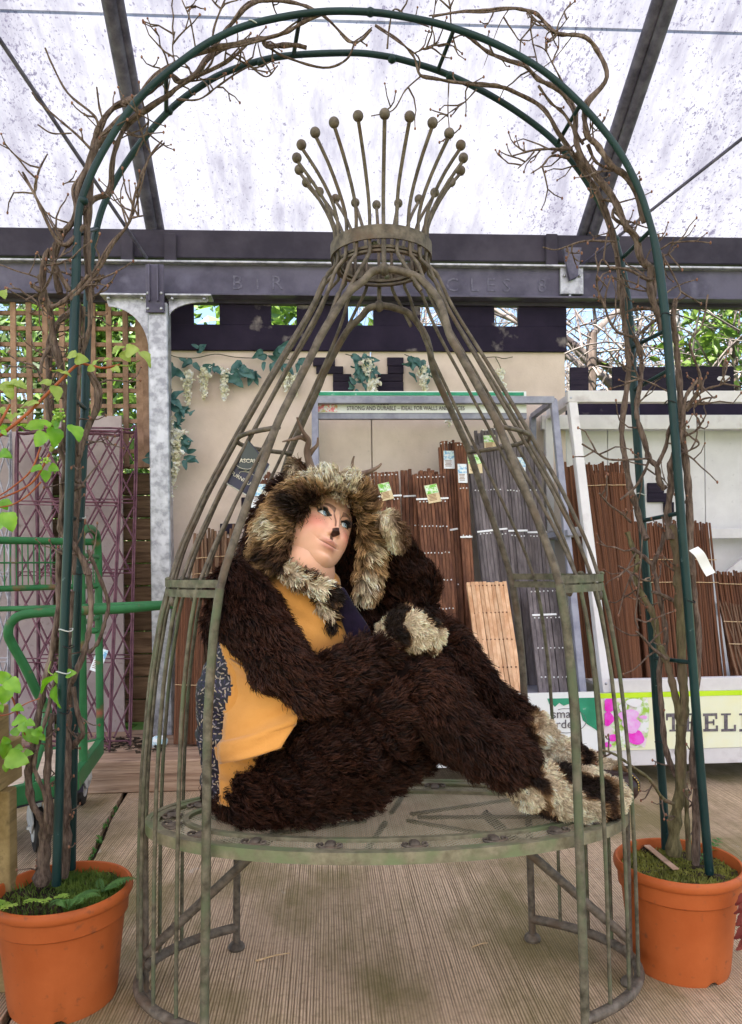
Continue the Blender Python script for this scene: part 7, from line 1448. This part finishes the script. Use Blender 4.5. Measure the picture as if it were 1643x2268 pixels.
# colour (make-up is pigment on the skin)
SK = np.array([.665, .375, .262]); C = np.ones((nf, nl, 3))*SK
def lay(mask, col, k=1.0):
    global C
    m = np.clip(mask*k, 0, 1)[..., None]; C = C*(1-m)+np.array(col)*m
nz = np.array([mnoise.noise(Vector((float(a)*60, float(b)*60, 0))) for a, b in zip(X.ravel(), Y.ravel())]).reshape(X.shape)
C = C*(1+.05*nz[..., None]); F_ = front > .2
sg = lambda a, lo, hi: np.clip((a-lo)/(hi-lo), 0, 1)
lay(ga(.048, -.030, .026, .024)*F_, (.56, .165, .12), .7); lay(g(0, -.075, .05, .04)*F_, (.58, .30, .215), .25)
lipm = (np.exp(-(X/.023)**4)*np.exp(-((Y+.0682-4.8*X*X)/.0046)**4)+np.exp(-(X/.020)**4)*np.exp(-((Y+.0806-6.*X*X)/.0054)**4))*F_; lay(lipm, (.42, .17, .135), .85)
lay(np.exp(-(X/.026)**6)*np.exp(-((Y+.0740-6.5*X*X)/.0012)**2)*F_, (.13, .035, .03), .9)
DK = (.035, .014, .010)
# painted muzzle tip and philtrum stripe
tipm = sg(1-(X/.0122)**2-((Y+.0425)/.0095)**2, -.05, .18)*F_; lay(tipm, DK, 1.)
lay(sg(-Y, .050, .052)*sg(Y, -.0640, -.0600)*sg(-ax_, -.0052, -.0036)*F_, DK, .9)
# lines from brow along the nose
lx_ = .0055+.008*np.clip((Y+.02)/.034, 0, 1)**2
lay(np.exp(-((ax_-lx_)/.0013)**2)*sg(Y, -.034, -.028)*sg(-Y, -.019, -.015)*F_, (.10, .04, .028), .95)
# brows
bt_ = (ax_-.012)/.036; by = .0185+.0085*np.sin(np.clip(bt_, 0, 1)*2.3)-.003*np.clip(bt_, 0, 1); bwid = .0066*(1-.72*np.clip(bt_, 0, 1))+.0006
brm = sg(bwid-np.abs(Y-by), -.0006, .0008)*((bt_ > -.05) & (bt_ < 1.05))*F_; hair_n = .7+.3*np.sin((X*1.0+Y*.7)*2600); lay(brm*hair_n, (.02, .010, .007), 1.)
# shadow, liner and wings
for sx in (-1, 1):
    dx = (X-sx*.032); dy = Y-.0015-.06*dx*sx; op = np.clip(1-(dx/.0148)**2, 0, 1); o = dx*sx
    lay(np.exp(-(dx/.017)**2-((dy-.0105)/.006)**2)*F_, (.30, .13, .09), .55)
    lay(sg(.0032-np.abs(dy-.0076*op-.0016), 0, .001)*(np.abs(dx) < .0172)*F_, (.012, .008, .007), 1)
    lay(sg(.0013-np.abs(dy+.0052*op+.0006), 0, .0008)*(np.abs(dx) < .0155)*F_, (.03, .015, .012), .9)
    lay(sg(.0017-np.abs(dy-.006-(o-.015)*.45), 0, .001)*((o > .012) & (o < .026))*F_, (.012, .008, .007), 1)
    lay(sg(.0014-np.abs(dy+.004+(-o-.013)*1.1), 0, .001)*((o < -.011) & (o > -.019))*F_, (.02, .01, .008), 1)
    for (fx, fy, fr) in ((.030, -.019, .0011), (.036, -.022, .0009), (.043, -.020, .0012), (.040, -.026, .0009), (.048, -.023, .001), (.026, -.024, .0008), (.051, -.016, .0009)):
        lay(np.exp(-(((X-sx*fx)**2+(Y-fy)**2)/fr**2)**2)*F_, (.22, .07, .04), .9)
mt_skin = vcol_mat('skin', 'col', .42, .45, sss=.12, bump=.05, bscale=420)
fi = np.arange(nf*nl).reshape(nf, nl); faces = np.stack([fi[:-1, :-1], fi[:-1, 1:], fi[1:, 1:], fi[1:, :-1]], -1).reshape(-1, 4)
hv = HW(verts); cols = C.reshape(-1, 3)
# neck and throat, buried under collar and hood
nm_ = MB(); nk = [HW((0, -.055, -.012)), HW((.0, -.10, -.005)), P(690, 1268, 1.80), P(672, 1320, 1.83), P(655, 1360, 1.84)]
nm_.tube(catmull(nk, 5), np.interp(np.linspace(0, 1, 21), [0, .3, .6, 1], [.055, .058, .056, .075]), 28)
nv, nfc = nm_.arrays(); allv = np.vstack([hv, nv]); k = len(hv)
body = mkobj('body', allv, faces.tolist()+[tuple(i+k for i in q) for q in nfc], mt_skin, person, smooth=180)
nc = np.ones((len(nv), 3))*SK*np.array([.97, .93, .92]); set_vcol(body.data, np.vstack([cols, nc]))
# near hand, its fingers curled out of the mitten
hd = chain([(905, 1396, 1.675, 22), (935, 1398, 1.672, 20)])
for (x, y, Y_, dx_, dy_) in ((922, 1366, 1.664, 6, -5), (939, 1369, 1.660, 8, -2), (952, 1379, 1.660, 8, 2), (958, 1394, 1.664, 7, 5), (900, 1364, 1.666, 3, -7)):
    hd += chain([(x-dx_*3.2, y-dy_*3.2+8, Y_+.016, 8.6), (x-dx_*.9, y-dy_*.9, Y_, 8.0), (x, y, Y_-.001, 7.4), (x+dx_*.5, y+dy_*.5, Y_+.003, 6)], .3)
hv_, hf_ = blob(hd, .0028, 3); ho = mkobj('hand', hv_, hf_, mt_skin, person, smooth=180); set_vcol(ho.data, np.ones((len(hv_), 3))*SK*np.array([1, .88, .86]))
# eyes
mt_eye = vcol_mat('eye', 'col', .08, .6)
gz = nrm(np.array([.20, .20, 1.0]))
for sx in (-1, 1):
    mb = MB(); c = np.array([sx*.032, .0015, .0640]); 
    mb.sphere((0, 0, 0), .0128, 48, 40); v, f = mb.arrays(); d = nrm(v); a = np.degrees(np.arccos(np.clip(d@gz, -1, 1))); th_ = np.arctan2(d[:, 1], d[:, 0])
    cc = np.ones((len(v), 3))*np.array([.78, .76, .76]); iris = np.array([.26, .36, .44])*(1+.25*np.sin(th_*19))[:, None]
    cc = np.where((a < 28)[:, None], iris, cc); cc = np.where(((a < 29.5) & (a > 25))[:, None], np.array([.05, .07, .09]), cc); cc = np.where((a < 11)[:, None], np.array([.006, .006, .006]), cc)
    o = mkobj('eye', HW(v+c), f, mt_eye, person, smooth=180); set_vcol(o.data, cc)
    lm = MB()
    for q in np.linspace(-1, 1, 17):
        dx = q*.0142; op = 1-(dx/.0148)**2; yy = .0015+.06*dx*sx*sx+.0078*op; zz_ = .0640+math.sqrt(max(.0148**2-dx*dx-(.0078*op)**2, 1e-9))+.0003
        b = np.array([sx*.032+dx, yy, zz_]); o_ = dx*sx; tip = b+np.array([dx*.5+sx*.004, .0095+.002*abs(q), .0065]); mid = (b+tip)/2+np.array([0, -.0012, .0018])
        lm.tube([HW(b), HW(mid), HW(tip)], [.0011, .0009, .0002], 4)
    for q in np.linspace(-.9, .9, 9):
        dx = q*.0142; op = 1-(dx/.0148)**2; b = np.array([sx*.032+dx, .0015-.0054*op, .0640+math.sqrt(max(.0148**2-dx*dx-(.0054*op)**2, 1e-9))]); lm.tube([HW(b), HW(b+np.array([dx*.3, -.0045, .003]))], [.0005, .0001], 4)
    lm.build('eyelashes', mt_tie, person)
